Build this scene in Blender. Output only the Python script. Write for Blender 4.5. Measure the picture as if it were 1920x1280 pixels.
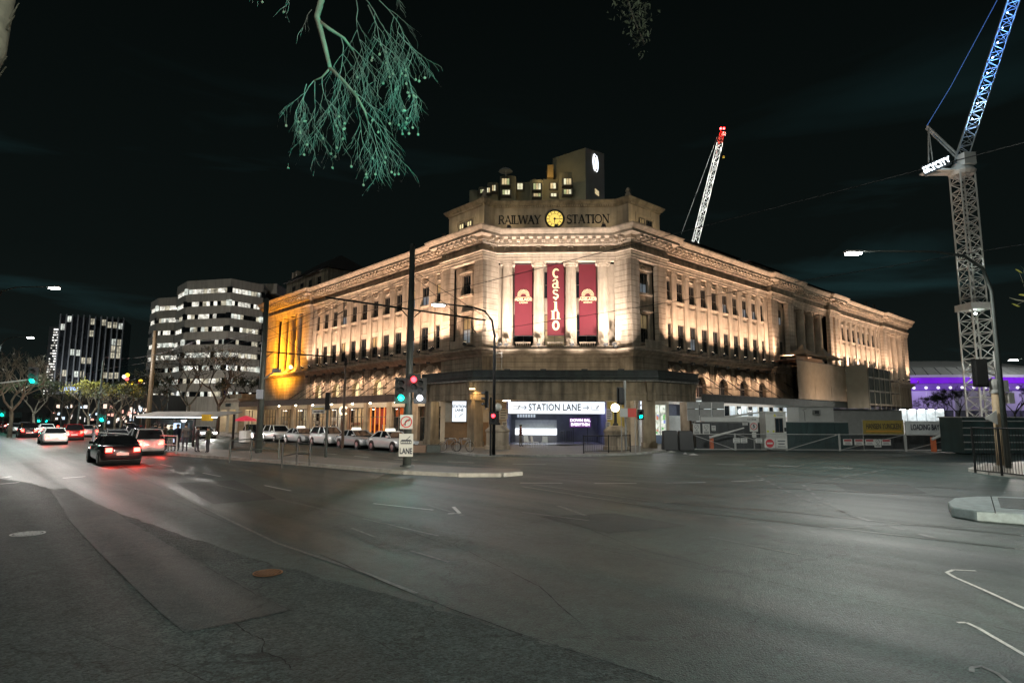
import bpy, bmesh, math, random
from mathutils import Vector, Matrix, Euler
random.seed(7)
SC = bpy.context.scene
for o in list(bpy.data.objects): bpy.data.objects.remove(o, do_unlink=True)
COL = SC.collection
rad = math.radians
# ---------------------------------------------------------------- camera
FPX, TILT, ROLL, EYE = 1145.0, rad(7.2), rad(0.25), 2.4
ct, st, cr, sr = math.cos(TILT), math.sin(TILT), math.cos(ROLL), math.sin(ROLL)
cam_data = bpy.data.cameras.new('camera'); cam = bpy.data.objects.new('camera', cam_data); COL.objects.link(cam)
cam_data.sensor_width = 36; cam_data.lens = FPX / 1920 * 36; cam_data.clip_start = .1; cam_data.clip_end = 3000
rt = Vector((cr, -st * sr, ct * sr)); up = Vector((-sr, -st * cr, ct * cr)); fw = Vector((0, ct, st))
cam.matrix_world = Matrix(((rt.x, up.x, -fw.x, 0), (rt.y, up.y, -fw.y, 0), (rt.z, up.z, -fw.z, EYE), (0, 0, 0, 1)))
SC.camera = cam
# ---------------------------------------------------------------- night sky
W = bpy.data.worlds.new('World'); SC.world = W; W.use_nodes = True
nt = W.node_tree; nt.nodes.clear()
def N(t, tree=None): return (tree or nt).nodes.new(t)
out = N('ShaderNodeOutputWorld'); bg = N('ShaderNodeBackground'); bg2 = N('ShaderNodeBackground'); add = N('ShaderNodeAddShader')
sky = N('ShaderNodeTexSky'); sky.sky_type = 'NISHITA'; sky.sun_disc = False
sky.sun_elevation = rad(-4); sky.sun_rotation = rad(200)
nt.links.new(sky.outputs[0], bg2.inputs[0]); bg2.inputs[1].default_value = 0.012
tc = N('ShaderNodeTexCoord'); sep = N('ShaderNodeSeparateXYZ'); nt.links.new(tc.outputs['Generated'], sep.inputs[0])
ramp = N('ShaderNodeValToRGB'); nt.links.new(sep.outputs[2], ramp.inputs[0])
e = ramp.color_ramp.elements; e[0].position = 0.0; e[0].color = (.0072, .0105, .0098, 1); e[1].position = .75; e[1].color = (.0008, .0016, .0014, 1)
e2 = ramp.color_ramp.elements.new(.22); e2.color = (.0034, .0056, .0052, 1)
mp = N('ShaderNodeMapping'); mp.inputs['Scale'].default_value = (1.3, 1.3, 7.0); nt.links.new(tc.outputs['Generated'], mp.inputs[0])
no = N('ShaderNodeTexNoise'); no.inputs['Scale'].default_value = 2.1; no.inputs['Detail'].default_value = 7; no.inputs['Distortion'].default_value = .5
nt.links.new(mp.outputs[0], no.inputs['Vector'])
cr2 = N('ShaderNodeValToRGB'); nt.links.new(no.outputs[0], cr2.inputs[0])
c = cr2.color_ramp.elements; c[0].position = .53; c[0].color = (0, 0, 0, 1); c[1].position = .8; c[1].color = (.010, .034, .038, 1)
low = N('ShaderNodeMapRange'); low.inputs[1].default_value = .5; low.inputs[2].default_value = .05; nt.links.new(sep.outputs[2], low.inputs[0])
mul = N('ShaderNodeMix'); mul.data_type = 'RGBA'; mul.blend_type = 'MULTIPLY'; mul.inputs[0].default_value = 1
nt.links.new(cr2.outputs[0], mul.inputs[6]); nt.links.new(low.outputs[0], mul.inputs[7])
ad = N('ShaderNodeMix'); ad.data_type = 'RGBA'; ad.blend_type = 'ADD'; ad.inputs[0].default_value = 1
nt.links.new(ramp.outputs[0], ad.inputs[6]); nt.links.new(mul.outputs[2], ad.inputs[7])
nt.links.new(ad.outputs[2], bg.inputs[0]); bg.inputs[1].default_value = 1
nt.links.new(bg.outputs[0], add.inputs[0]); nt.links.new(bg2.outputs[0], add.inputs[1]); nt.links.new(add.outputs[0], out.inputs[0])
# weak sun added as fill for roofs and offices, standing for city glow
sun_d = bpy.data.lights.new('glow_fill', 'SUN'); sun_d.energy = .22; sun_d.angle = rad(25); sun_d.color = (.95, 1, .9)
sun_o = bpy.data.objects.new('glow_fill', sun_d); COL.objects.link(sun_o); sun_o.rotation_euler = Vector((.45, .8, -.75)).to_track_quat('-Z', 'Y').to_euler()
# ---------------------------------------------------------------- view
vs = SC.view_settings; vs.view_transform = 'Standard'; vs.look = 'None'; vs.exposure = 0.0; vs.gamma = 1; vs.use_curve_mapping = False
cy = SC.cycles; cy.use_denoising = True; cy.max_bounces = 4; cy.diffuse_bounces = 2; cy.glossy_bounces = 2; cy.use_adaptive_sampling = True; cy.adaptive_threshold = .03; cy.adaptive_min_samples = 12; cy.transmission_bounces = 3
cy.sample_clamp_indirect = 4; cy.caustics_reflective = False; cy.caustics_refractive = False; cy.use_light_tree = True
# ---------------------------------------------------------------- pixel/ground helpers (photo measured at 1920 x 1280)
def ray(x, y):
    a = (x - 960) / FPX; b = (640 - y) / FPX
    a, b = a * cr - b * sr, b * cr + a * sr
    return Vector((a, ct - st * b, st + ct * b))
def at(x, y, Y): r = ray(x, y); return Vector((0, 0, EYE)) + r * (Y / r.y)
def gnd(x, y, z=0.0): r = ray(x, y); return Vector((0, 0, EYE)) + r * ((z - EYE) / r.z)
# ---------------------------------------------------------------- materials
MATS = {}
def mat(name, col, rough=.65, metal=0.0, var=.25, scale=3.0, bump=0.0, bscale=None, spec=.5, tint=None, coat=0.0, streak=0.0):
    if name in MATS: return MATS[name]
    m = bpy.data.materials.new(name); m.use_nodes = True; t = m.node_tree; b = t.nodes['Principled BSDF']
    b.inputs['Roughness'].default_value = rough; b.inputs['Metallic'].default_value = metal
    b.inputs['Specular IOR Level'].default_value = spec; b.inputs['Coat Weight'].default_value = coat
    c1 = (*col, 1)
    if var > 0:
        g = t.nodes.new('ShaderNodeNewGeometry'); n = t.nodes.new('ShaderNodeTexNoise'); n.inputs['Scale'].default_value = scale
        n.inputs['Detail'].default_value = 6; n.inputs['Roughness'].default_value = .62
        t.links.new(g.outputs['Position'], n.inputs['Vector'])
        r = t.nodes.new('ShaderNodeValToRGB'); t.links.new(n.outputs[0], r.inputs[0])
        dk = tint if tint else tuple(v * (1 - var) for v in col); lt = tuple(min(1, v * (1 + var * .55)) for v in col)
        r.color_ramp.elements[0].position = .3; r.color_ramp.elements[0].color = (*dk, 1)
        r.color_ramp.elements[1].position = .7; r.color_ramp.elements[1].color = (*lt, 1)
        src = r.outputs[0]
        if streak > 0:
            mp_ = t.nodes.new('ShaderNodeMapping'); mp_.inputs['Scale'].default_value = (1.6, 1.6, .16); t.links.new(g.outputs['Position'], mp_.inputs[0])
            n3 = t.nodes.new('ShaderNodeTexNoise'); n3.inputs['Scale'].default_value = 1.3; n3.inputs['Detail'].default_value = 5; t.links.new(mp_.outputs[0], n3.inputs['Vector'])
            r3 = t.nodes.new('ShaderNodeValToRGB'); t.links.new(n3.outputs[0], r3.inputs[0])
            r3.color_ramp.elements[0].position = .38; r3.color_ramp.elements[0].color = (1 - streak, 1 - streak, 1 - streak, 1)
            r3.color_ramp.elements[1].position = .6; r3.color_ramp.elements[1].color = (1, 1, 1, 1)
            mx = t.nodes.new('ShaderNodeMix'); mx.data_type = 'RGBA'; mx.blend_type = 'MULTIPLY'; mx.inputs[0].default_value = 1
            t.links.new(src, mx.inputs[6]); t.links.new(r3.outputs[0], mx.inputs[7]); src = mx.outputs[2]
        t.links.new(src, b.inputs['Base Color'])
        if bump > 0:
            n2 = t.nodes.new('ShaderNodeTexNoise'); n2.inputs['Scale'].default_value = bscale or scale * 6; n2.inputs['Detail'].default_value = 4
            t.links.new(g.outputs['Position'], n2.inputs['Vector'])
            bp = t.nodes.new('ShaderNodeBump'); bp.inputs['Strength'].default_value = bump; bp.inputs['Distance'].default_value = .03
            t.links.new(n2.outputs[0], bp.inputs['Height']); t.links.new(bp.outputs[0], b.inputs['Normal'])
    else: b.inputs['Base Color'].default_value = c1
    MATS[name] = m; return m
def emit(name, col, s=1.0, sample=False, var=0.0, scale=1.0):
    if name in MATS: return MATS[name]
    m = bpy.data.materials.new(name); m.use_nodes = True; t = m.node_tree; b = t.nodes['Principled BSDF']
    b.inputs['Base Color'].default_value = (*[v * .3 for v in col], 1); b.inputs['Emission Color'].default_value = (*col, 1); b.inputs['Emission Strength'].default_value = s
    b.inputs['Roughness'].default_value = .3
    if var > 0:
        g = t.nodes.new('ShaderNodeNewGeometry'); n = t.nodes.new('ShaderNodeTexNoise'); n.inputs['Scale'].default_value = scale; n.inputs['Detail'].default_value = 3
        t.links.new(g.outputs['Position'], n.inputs['Vector'])
        mr = t.nodes.new('ShaderNodeMapRange'); mr.inputs[1].default_value = .3; mr.inputs[2].default_value = .7
        mr.inputs[3].default_value = s * (1 - var); mr.inputs[4].default_value = s * (1 + var); t.links.new(n.outputs[0], mr.inputs[0]); t.links.new(mr.outputs[0], b.inputs['Emission Strength'])
    m.cycles.emission_sampling = 'FRONT' if sample else 'NONE'
    MATS[name] = m; return m
def glassmat(name, col=(.02, .025, .03), rough=.08):
    if name in MATS: return MATS[name]
    m = mat(name, col, rough=rough, var=0, spec=.8); return m
# ---------------------------------------------------------------- mesh builder
def rootloc(o):
    while o is not None and o.parent is not None: o = o.parent
    return o.location.copy() if o is not None else Vector((0, 0, 0))
def link(o, parent=None):
    COL.objects.link(o)
    if parent is not None: o.parent = parent
    return o
class MB:
    def __init__(s, M=None): s.v = []; s.f = []; s.M = M; s.mi = []; s.cm = 0
    def add(s, vs, fs):
        n = len(s.v)
        for p in vs:
            p = Vector(p); s.v.append(s.M @ p if s.M is not None else p)
        for q in fs: s.f.append([i + n for i in q]); s.mi.append(s.cm)
        return s
    def hexa(s, p): return s.add(p, [(0, 3, 2, 1), (4, 5, 6, 7), (0, 1, 5, 4), (1, 2, 6, 5), (2, 3, 7, 6), (3, 0, 4, 7)])
    def box(s, x0, x1, y0, y1, z0, z1): return s.hexa([(x0, y0, z0), (x1, y0, z0), (x1, y1, z0), (x0, y1, z0), (x0, y0, z1), (x1, y0, z1), (x1, y1, z1), (x0, y1, z1)])
    def cbox(s, c, sx, sy, sz): return s.box(c[0] - sx / 2, c[0] + sx / 2, c[1] - sy / 2, c[1] + sy / 2, c[2] - sz / 2, c[2] + sz / 2)
    def fbox(s, F, s0, s1, o0, o1, z0, z1): return s.hexa([F(s0, o0, z0), F(s1, o0, z0), F(s1, o1, z0), F(s0, o1, z0), F(s0, o0, z1), F(s1, o0, z1), F(s1, o1, z1), F(s0, o1, z1)])
    def prism(s, poly, z0, z1):
        n = len(poly); s.add([(p[0], p[1], z0) for p in poly] + [(p[0], p[1], z1) for p in poly], [tuple(range(n - 1, -1, -1)), tuple(range(n, 2 * n))] + [(i, (i + 1) % n, n + (i + 1) % n, n + i) for i in range(n)]); return s
    def fprism(s, F, poly, o0, o1):
        n = len(poly); s.add([F(p[0], o0, p[1]) for p in poly] + [F(p[0], o1, p[1]) for p in poly], [tuple(range(n - 1, -1, -1)), tuple(range(n, 2 * n))] + [(i, (i + 1) % n, n + (i + 1) % n, n + i) for i in range(n)]); return s
    def path(s, pts, rs, n=8, cap=True):
        pts = [Vector(p) for p in pts]
        if not isinstance(rs, (list, tuple)): rs = [rs] * len(pts)
        vs = []; ref = None
        for i, p in enumerate(pts):
            d = (pts[min(i + 1, len(pts) - 1)] - pts[max(i - 1, 0)])
            d = d.normalized() if d.length > 1e-9 else Vector((0, 0, 1))
            if ref is None: ref = Vector((1, 0, 0)) if abs(d.x) < .9 else Vector((0, 1, 0))
            a = (ref - d * ref.dot(d)).normalized(); b = d.cross(a); ref = a
            for k in range(n):
                t = 2 * math.pi * k / n; vs.append(p + (a * math.cos(t) + b * math.sin(t)) * rs[i])
        fs = []
        for i in range(len(pts) - 1):
            for k in range(n): fs.append((i * n + k, i * n + (k + 1) % n, (i + 1) * n + (k + 1) % n, (i + 1) * n + k))
        if cap: fs.append(tuple(range(n - 1, -1, -1))); fs.append(tuple((len(pts) - 1) * n + k for k in range(n)))
        return s.add(vs, fs)
    def bar(s, p0, p1, w): return s.path([p0, p1], w / 2 * 1.2, 4)
    def lathe(s, c, prof, n=16, rr=None):
        vs = []
        for r, z in prof:
            for k in range(n):
                t = 2 * math.pi * k / n; q = r * (rr(k) if rr else 1); vs.append((c[0] + q * math.cos(t), c[1] + q * math.sin(t), c[2] + z))
        fs = [(i * n + k, i * n + (k + 1) % n, (i + 1) * n + (k + 1) % n, (i + 1) * n + k) for i in range(len(prof) - 1) for k in range(n)]
        fs.append(tuple(range(n - 1, -1, -1))); fs.append(tuple((len(prof) - 1) * n + k for k in range(n)))
        return s.add(vs, fs)
    def sphere(s, c, r, n=10, m=6, sz=1.0):
        return s.lathe((c[0], c[1], c[2]), [(max(1e-3, r * math.sin(math.pi * i / m)), -r * sz * math.cos(math.pi * i / m)) for i in range(m + 1)], n)
    def mesh(s, name, mats, off=Vector((0, 0, 0)), smooth=False, bevel=0):
        me = bpy.data.meshes.new(name); me.from_pydata([v - off for v in s.v], [], s.f)
        for m_ in (mats if isinstance(mats, (list, tuple)) else [mats]): me.materials.append(m_)
        if any(s.mi):
            for p, i in zip(me.polygons, s.mi): p.material_index = i
        bm = bmesh.new(); bm.from_mesh(me); bmesh.ops.recalc_face_normals(bm, faces=bm.faces)
        if bevel > 0: bmesh.ops.bevel(bm, geom=[e_ for e_ in bm.edges], offset=bevel, segments=1, affect='EDGES', profile=.5)
        bm.to_mesh(me); bm.free()
        if smooth:
            for p in me.polygons: p.use_smooth = True
        me.update(); return me
    def build(s, name, mats, parent=None, smooth=False, bevel=0, origin=None):
        off = rootloc(parent) if parent is not None else (Vector(origin) if origin is not None else Vector((0, 0, 0)))
        o = bpy.data.objects.new(name, s.mesh(name, mats, off, smooth, bevel))
        if parent is None and origin is not None: o.location = off
        return link(o, parent)
def inst(name, me, loc, rz=0, parent=None, scale=None):
    o = bpy.data.objects.new(name, me); o.location = Vector(loc) - (rootloc(parent) if parent is not None else Vector((0, 0, 0)))
    o.rotation_euler = (0, 0, rz)
    if scale: o.scale = scale
    return link(o, parent)
def tag(o, label=None, cat=None, group=None, kind=None):
    if label: o['label'] = label
    if cat: o['category'] = cat
    if group: o['group'] = group
    if kind: o['kind'] = kind
    return o
def thing(name, loc, label, cat, group=None):
    o = bpy.data.objects.new(name, None); o.location = loc; o.empty_display_size = .2; COL.objects.link(o); return tag(o, label, cat, group)
def struct(name, mb, m, smooth=False): return tag(mb.build(name, m, smooth=smooth), kind='structure')
def copytree(o, parent=None):
    c_ = o.copy(); COL.objects.link(c_); c_.parent = parent
    for ch in list(o.children): copytree(ch, c_)
    return c_
def lamp(kind, loc, power, col=(1, .85, .65), radius=.1, parent=None, aim=None, size=60, blend=1.0, name='lamp_light'):
    d = bpy.data.lights.new(name, kind); d.energy = power; d.color = col; d.shadow_soft_size = radius
    o = bpy.data.objects.new(name, d); o.location = Vector(loc) - (rootloc(parent) if parent is not None else Vector((0, 0, 0)))
    if kind == 'SPOT':
        d.spot_size = rad(size); d.spot_blend = blend; o.rotation_euler = (Vector(aim) - Vector(loc)).to_track_quat('-Z', 'Y').to_euler()
    return link(o, parent)
TXT = {}
def text(s, loc, h, m, rz=0, parent=None, name='lettering', ext=.01, align='CENTER', sx=1.0, bold=0.0, tiltx=90, space=1.0):
    cu = bpy.data.curves.new(name, 'FONT'); cu.body = s; cu.size = h / .73; cu.extrude = ext; cu.align_x = align; cu.align_y = 'CENTER'; cu.offset = bold; cu.space_character = space
    cu.resolution_u = 3; tmp = bpy.data.objects.new('tmp', cu); COL.objects.link(tmp); bpy.context.view_layer.update()
    me = bpy.data.meshes.new_from_object(tmp.evaluated_get(bpy.context.evaluated_depsgraph_get())); me.name = name; me.materials.clear(); me.materials.append(m)
    bpy.data.objects.remove(tmp, do_unlink=True); bpy.data.curves.remove(cu)
    o = bpy.data.objects.new(name, me)
    o.location = Vector(loc) - (rootloc(parent) if parent is not None else Vector((0, 0, 0))); o.rotation_euler = (rad(tiltx), 0, rz); o.scale = (sx, 1, 1)
    return link(o, parent)
# ---------------------------------------------------------------- street frame: u runs along the street (left, away), v along the side lane (right, away)
aL, aR = rad(42.1), rad(47.9)
dL = Vector((-math.sin(aL), math.cos(aL))); dR = Vector((math.sin(aR), math.cos(aR)))
CA = Vector((-2.687, 54.5)); CD = Vector((10.689, 53.822)); CO = Vector((3.662, 47.473)); RET = 1.65
CB = CA + dR * RET; CC = CD + dL * RET
class Frame:
    def __init__(s, o, d, n): s.o = o; s.d = d.normalized(); s.n = n.normalized(); s.rz = math.atan2(-s.n.x, s.n.y)
    def __call__(s, a, b, z): p = s.o + s.d * a + s.n * b; return Vector((p.x, p.y, z))
    def shift(s, a, b): p = s.o + s.d * a + s.n * b; return Frame(p, s.d, s.n)
FL = Frame(CA, dL, -dR); FR = Frame(CD, dR, -dL)
fd = (CC - CB).normalized(); FF = Frame(CB, fd, Vector((fd.y, -fd.x)))
FBL = Frame(CA, dR, -dL)      # short return beside the front, left
FBR = Frame(CD, dL, -dR)      # short return beside the front, right
FW = (CC - CB).length
def uv(u, v, z=0.0): p = CO + dL * u + dR * v; return Vector((p.x, p.y, z))
# ================================================================ materials used by the station
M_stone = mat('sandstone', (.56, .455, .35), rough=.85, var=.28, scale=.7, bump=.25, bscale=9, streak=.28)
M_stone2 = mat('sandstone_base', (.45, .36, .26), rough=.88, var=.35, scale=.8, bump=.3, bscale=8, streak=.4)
M_joint = mat('stone_joint', (.16, .115, .075), rough=.95, var=.2)
M_conc = mat('weathered_concrete', (.30, .24, .165), rough=.9, var=.35, scale=.9, bump=.25, bscale=10, streak=.5)
M_dkgreen = mat('dark_green_metal', (.025, .035, .03), rough=.55, var=.4, scale=1.5, streak=.5)
M_roof = mat('dark_roof', (.02, .02, .02), rough=.8, var=.3)
M_dark = mat('dark_void', (.012, .012, .013), rough=.9, var=0)
M_frame = mat('window_frame_paint', (.10, .085, .07), rough=.5, var=.15)
M_glass = glassmat('window_glass', (.018, .024, .03), .06)
M_glassw = emit('window_glow_warm', (1, .72, .36), .16, var=.5, scale=.9)
M_glassc = emit('window_glow_cool', (.75, .85, .95), .14, var=.5, scale=.9)
M_glassb = emit('window_glow_bright', (1, .82, .45), .9, var=.4, scale=1.2)
M_iron = mat('black_iron', (.018, .018, .018), rough=.5, metal=.3, var=.2)
M_lampbody = mat('floodlight_body', (.05, .05, .05), rough=.5, var=.1)
WARM = (1, .695, .50); WHITE = (1, .87, .74)
# ================================================================ railway station
station = thing('railway_station', (CO.x, CO.y, 0), 'floodlit sandstone railway station with columned corner, clock and long wings', 'building')
def molding(path, prof):
    mb = MB(); n = len(prof); pts = []
    for i, p in enumerate(path):
        a = path[max(i - 1, 0)]; b = path[min(i + 1, len(path) - 1)]
        t0 = (p - a).normalized() if i > 0 else None; t1 = (b - p).normalized() if i < len(path) - 1 else None
        n0 = Vector((t0.y, -t0.x)) if t0 else None; n1 = Vector((t1.y, -t1.x)) if t1 else None
        if n0 is None: m_ = n1
        elif n1 is None: m_ = n0
        else: m_ = (n0 + n1) / (1 + n0.dot(n1))
        pts.append((p, m_))
    vs = [(p.x + m_.x * o, p.y + m_.y * o, z) for p, m_ in pts for o, z in prof]
    fs = []
    for i in range(len(path) - 1):
        for k in range(n): fs.append((i * n + k, i * n + (k + 1) % n, (i + 1) * n + (k + 1) % n, (i + 1) * n + k))
    fs.append(tuple(range(n - 1, -1, -1))); fs.append(tuple((len(path) - 1) * n + k for k in range(n)))
    return mb.add(vs, fs)
def p2(F, s, o): v = F(s, o, 0); return Vector((v.x, v.y))
REC = -.5
PER = [p2(FL, 53.3, 0), p2(FL, 37, 0), p2(FL, 37, REC), p2(FL, 6.2, REC), p2(FL, 6.2, 0), CA.copy(), CB.copy(), CC.copy(), CD.copy(),
       p2(FR, 5.4, 0), p2(FR, 5.4, REC), p2(FR, 27.6, REC), p2(FR, 27.6, 0), p2(FR, 33.8, 0), p2(FR, 33.8, REC), p2(FR, 45.4, REC), p2(FR, 45.4, 0),
       p2(FR, 48.4, 0), p2(FR, 48.4, REC), p2(FR, 67.5, REC), p2(FR, 67.5, 0), p2(FR, 80.3, 0)]
# core volume behind every facade (closes the building)
core = MB(); inner = [p2(FL, 52.8, -2.2), p2(FL, 4, -2.2), p2(FF, -.4, -2.4), p2(FF, FW + .4, -2.4), p2(FR, 4, -2.2), p2(FR, 79.8, -2.2), p2(FR, 79.8, -18), p2(FR, 10, -18), p2(FL, 16, -18), p2(FL, 52.8, -18)]
core.prism(inner, 4.7, 19.3); core.build('building_core', M_dark, station)
lowcore = [p2(FL, 52.8, -4.5), p2(FL, 4.5, -4.5), p2(FF, -1.5, -9), p2(FF, FW + 1.5, -9), p2(FR, 4.5, -3.5), p2(FR, 79.8, -3.5), p2(FR, 79.8, -18), p2(FR, 10, -18), p2(FL, 16, -18), p2(FL, 52.8, -18)]
MB().prism(lowcore, .05, 4.6).build('ground_floor_core', M_dark, station)
MB().fbox(FL, 52.9, 53.2, -18, -.06, 0, 19.0).build('end_wall', M_stone2, station)
MB().fbox(FR, 79.9, 80.2, -18, -.06, 0, 19.0).build('end_wall', M_stone2, station)
roof = MB(); roof.prism([p2(FL, 53, -.3), p2(FL, 6, -.9), p2(FL, .6, -.5), p2(FF, .2, -.6), p2(FF, FW - .2, -.6), p2(FR, .6, -.5), p2(FR, 6, -.9), p2(FR, 80, -.3), p2(FR, 80, -18), p2(FR, 10, -18), p2(FL, 16, -18), p2(FL, 53, -18)], 19.55, 19.64)
roof_o = roof.build('roof', M_roof, station)
# classical profile courses running round the whole perimeter
molding(PER, [(-.5, 7.95), (.12, 7.95), (.18, 8.1), (.5, 8.28), (.55, 8.4), (.75, 8.46), (.75, 8.62), (.6, 8.72), (-.5, 8.78)]).build('string_course', M_stone, station)
molding(PER, [(-.6, 16.92), (.10, 16.92), (.10, 17.14), (.16, 17.16), (.16, 17.40), (.22, 17.42), (.22, 17.56), (.34, 17.62), (.34, 17.72), (-.6, 17.72)]).build('architrave', M_stone, station)
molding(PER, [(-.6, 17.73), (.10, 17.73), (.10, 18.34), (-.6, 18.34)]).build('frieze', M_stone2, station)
molding(PER, [(-.6, 18.35), (.18, 18.35), (.26, 18.42), (.30, 18.62), (.40, 18.64), (.40, 18.96), (1.05, 19.0), (1.05, 19.26), (1.12, 19.30), (1.2, 19.40), (1.36, 19.56), (1.40, 19.68), (-.6, 19.74)]).build('cornice', M_stone, station)
# modillions (each its own bracket) and dentils
mm = MB(); mm.box(-.17, .17, .38, .98, 18.72, 18.99); mm.box(-.14, .14, .38, .72, 18.64, 18.72); mod_me = mm.mesh('modillion', M_stone)
dent = MB(); nmod = 0; spare = MB()
SEGS = [(FL, 37.6, 52.8, 0), (FL, 6.8, 36.6, REC), (FL, .5, 5.8, 0), (FBL, .5, RET - .4, 0), (FF, .5, FW - .5, 0), (FBR, .5, RET - .4, 0), (FR, .5, 5.0, 0), (FR, 6, 27.2, REC), (FR, 28.1, 33.4, 0), (FR, 34.4, 45, REC), (FR, 45.9, 48, 0), (FR, 49, 67, REC), (FR, 68, 79.9, 0)]
for F, s0, s1, o in SEGS:
    n = max(2, int((s1 - s0) / .72) + 1)
    for k in range(n):
        s = s0 + (s1 - s0) * k / (n - 1)
        if nmod < 262: inst('modillion', mod_me, F(s, o, 0), F.rz, station); nmod += 1
        else: spare.fbox(F, s - .17, s + .17, o + .38, o + .98, 18.7, 18.99)
    n = int((s1 - s0 + .6) / .24)
    for k in range(n):
        s = s0 - .3 + .24 * (k + .5); dent.fbox(F, s - .075, s + .075, o + .2, o + .39, 18.43, 18.6)
tag(dent.build('dentils', M_stone, station), kind='stuff')
if spare.v: tag(spare.build('far_modillions', M_stone, station), kind='stuff')
# ---------------------------------------------------------------- windows
def window_meshes(w, h, key):
    fr = MB(); t = .07
    fr.box(-w / 2, -w / 2 + t, -.06, .06, 0, h); fr.box(w / 2 - t, w / 2, -.06, .06, 0, h); fr.box(-w / 2 + t, w / 2 - t, -.06, .06, h - t, h); fr.box(-w / 2 + t, w / 2 - t, -.06, .06, 0, t)
    fr.box(-w / 2 + t, w / 2 - t, -.05, .05, h * .5 - .035, h * .5 + .035); fr.box(-.025, .025, -.045, .045, t, h * .5 - .035); fr.box(-.025, .025, -.045, .045, h * .5 + .035, h - t)
    pn = MB(); pn.box(-w / 2 + t, w / 2 - t, -.02, -.008, 0, h * .5 - .05)
    return fr.mesh('window_frame', M_frame), {id(m_): pn.mesh('pane', m_) for m_ in (M_glass, M_glassw, M_glassc, M_glassb)}
WM = {}
def window(F, s, o, z, w, h, glow=None, parent=None, sill=True):
    k = (round(w, 2), round(h, 2))
    if k not in WM: WM[k] = window_meshes(w, h, k)
    fr, pn = WM[k]; fo = inst('window', fr, F(s, o, z), F.rz, parent or station)
    g = [glow or M_glass, glow or M_glass]
    if glow is None:
        x = random.random(); g = [M_glassc if x < .10 else M_glass, M_glassw if random.random() < .10 else M_glass]
    for i in (0, 1):
        c_ = bpy.data.objects.new('pane', pn[id(g[i])]); c_.location = (0, 0, (.05 if i == 0 else h * .5)); link(c_, fo)
    return fo
fest = MB()
for k in range(7):
    a = math.pi * (k / 6); b_ = math.pi * min(1, (k + 1) / 6)
    if k < 6: fest.path([(-.42 * math.cos(a), .02, -.24 * math.sin(a)), (-.42 * math.cos(b_), .02, -.24 * math.sin(b_))], [.05 + .05 * math.sin(a), .05 + .05 * math.sin(b_)], 6)
fest.box(-.5, .5, 0, .07, .02, .1); fest_me = fest.mesh('festoon', M_stone)
pan = MB(); pan.box(-.42, .42, 0, .05, .12, 1.18); pan.box(-.55, -.47, 0, .07, 0, 1.3); pan.box(.47, .55, 0, .07, 0, 1.3); pan.box(-.47, .47, 0, .07, 1.24, 1.3); pan.box(-.47, .47, 0, .07, 0, .06); pan_me = pan.mesh('spandrel_panel', M_stone)
fl = MB(); fl.box(-.16, .16, -.1, .12, .05, .26); fl.path([(-.2, 0, 0), (-.2, 0, .14)], .02, 5); fl.path([(.2, 0, 0), (.2, 0, .14)], .02, 5); fl.box(-.2, .2, -.05, .05, 0, .03); fl_me = fl.mesh('floodlight', M_lampbody)
arm = MB(); arm.box(-.03, .03, -1.25, .05, -.06, -.005); arm_me = arm.mesh('bracket_arm', M_lampbody)
flg = MB(); flg.box(-.13, .13, -.07, .09, .262, .268); flg_me = flg.mesh('lens', emit('flood_lens', (1, .8, .55), 14))
def flood(F, s, o, z, power, aim_o, aim_z, size=74, col=WARM, ds=0, down=False):
    f_ = inst('floodlight', fl_me, F(s, o, z if not down else z - .1), F.rz, station)
    if not down: l_ = bpy.data.objects.new('lens', flg_me); link(l_, f_)
    if not down: arm_ = bpy.data.objects.new('bracket_arm', arm_me); link(arm_, f_)
    lamp('SPOT', F(s, o, z + (.4 if not down else -.2)), power, col, .12, station, F(s + ds, aim_o, aim_z), size, 1.0, 'floodlight_beam')
# wedge stones of the arches
ARC_W, ARC_Z, ARC_TOP = .95, 5.75, 7.75
def wedge_mesh(k, n=9):
    a0 = math.pi * k / n + .02; a1 = math.pi * (k + 1) / n - .02
    def outp(a):
        c_, s_ = math.cos(a), math.sin(a); r = ARC_W + .75 + (.55 if k % 2 == 0 else .25) * s_
        return (min(2.1, max(-2.1, r * c_)), r * s_ if r * s_ < 1.95 else 1.95)
    poly = [(ARC_W * math.cos(a0), ARC_W * math.sin(a0)), outp(a0), outp(a1), (ARC_W * math.cos(a1), ARC_W * math.sin(a1))]
    m_ = MB(); n4 = 4; m_.add([(p[0], -.3, p[1]) for p in poly] + [(p[0], .05, p[1]) for p in poly], [(3, 2, 1, 0), (4, 5, 6, 7)] + [(i, (i + 1) % 4, 4 + (i + 1) % 4, 4 + i) for i in range(4)])
    return m_.mesh('wedge_stone', M_stone2)
WEDGES = [wedge_mesh(k) for k in range(9)]
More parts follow.
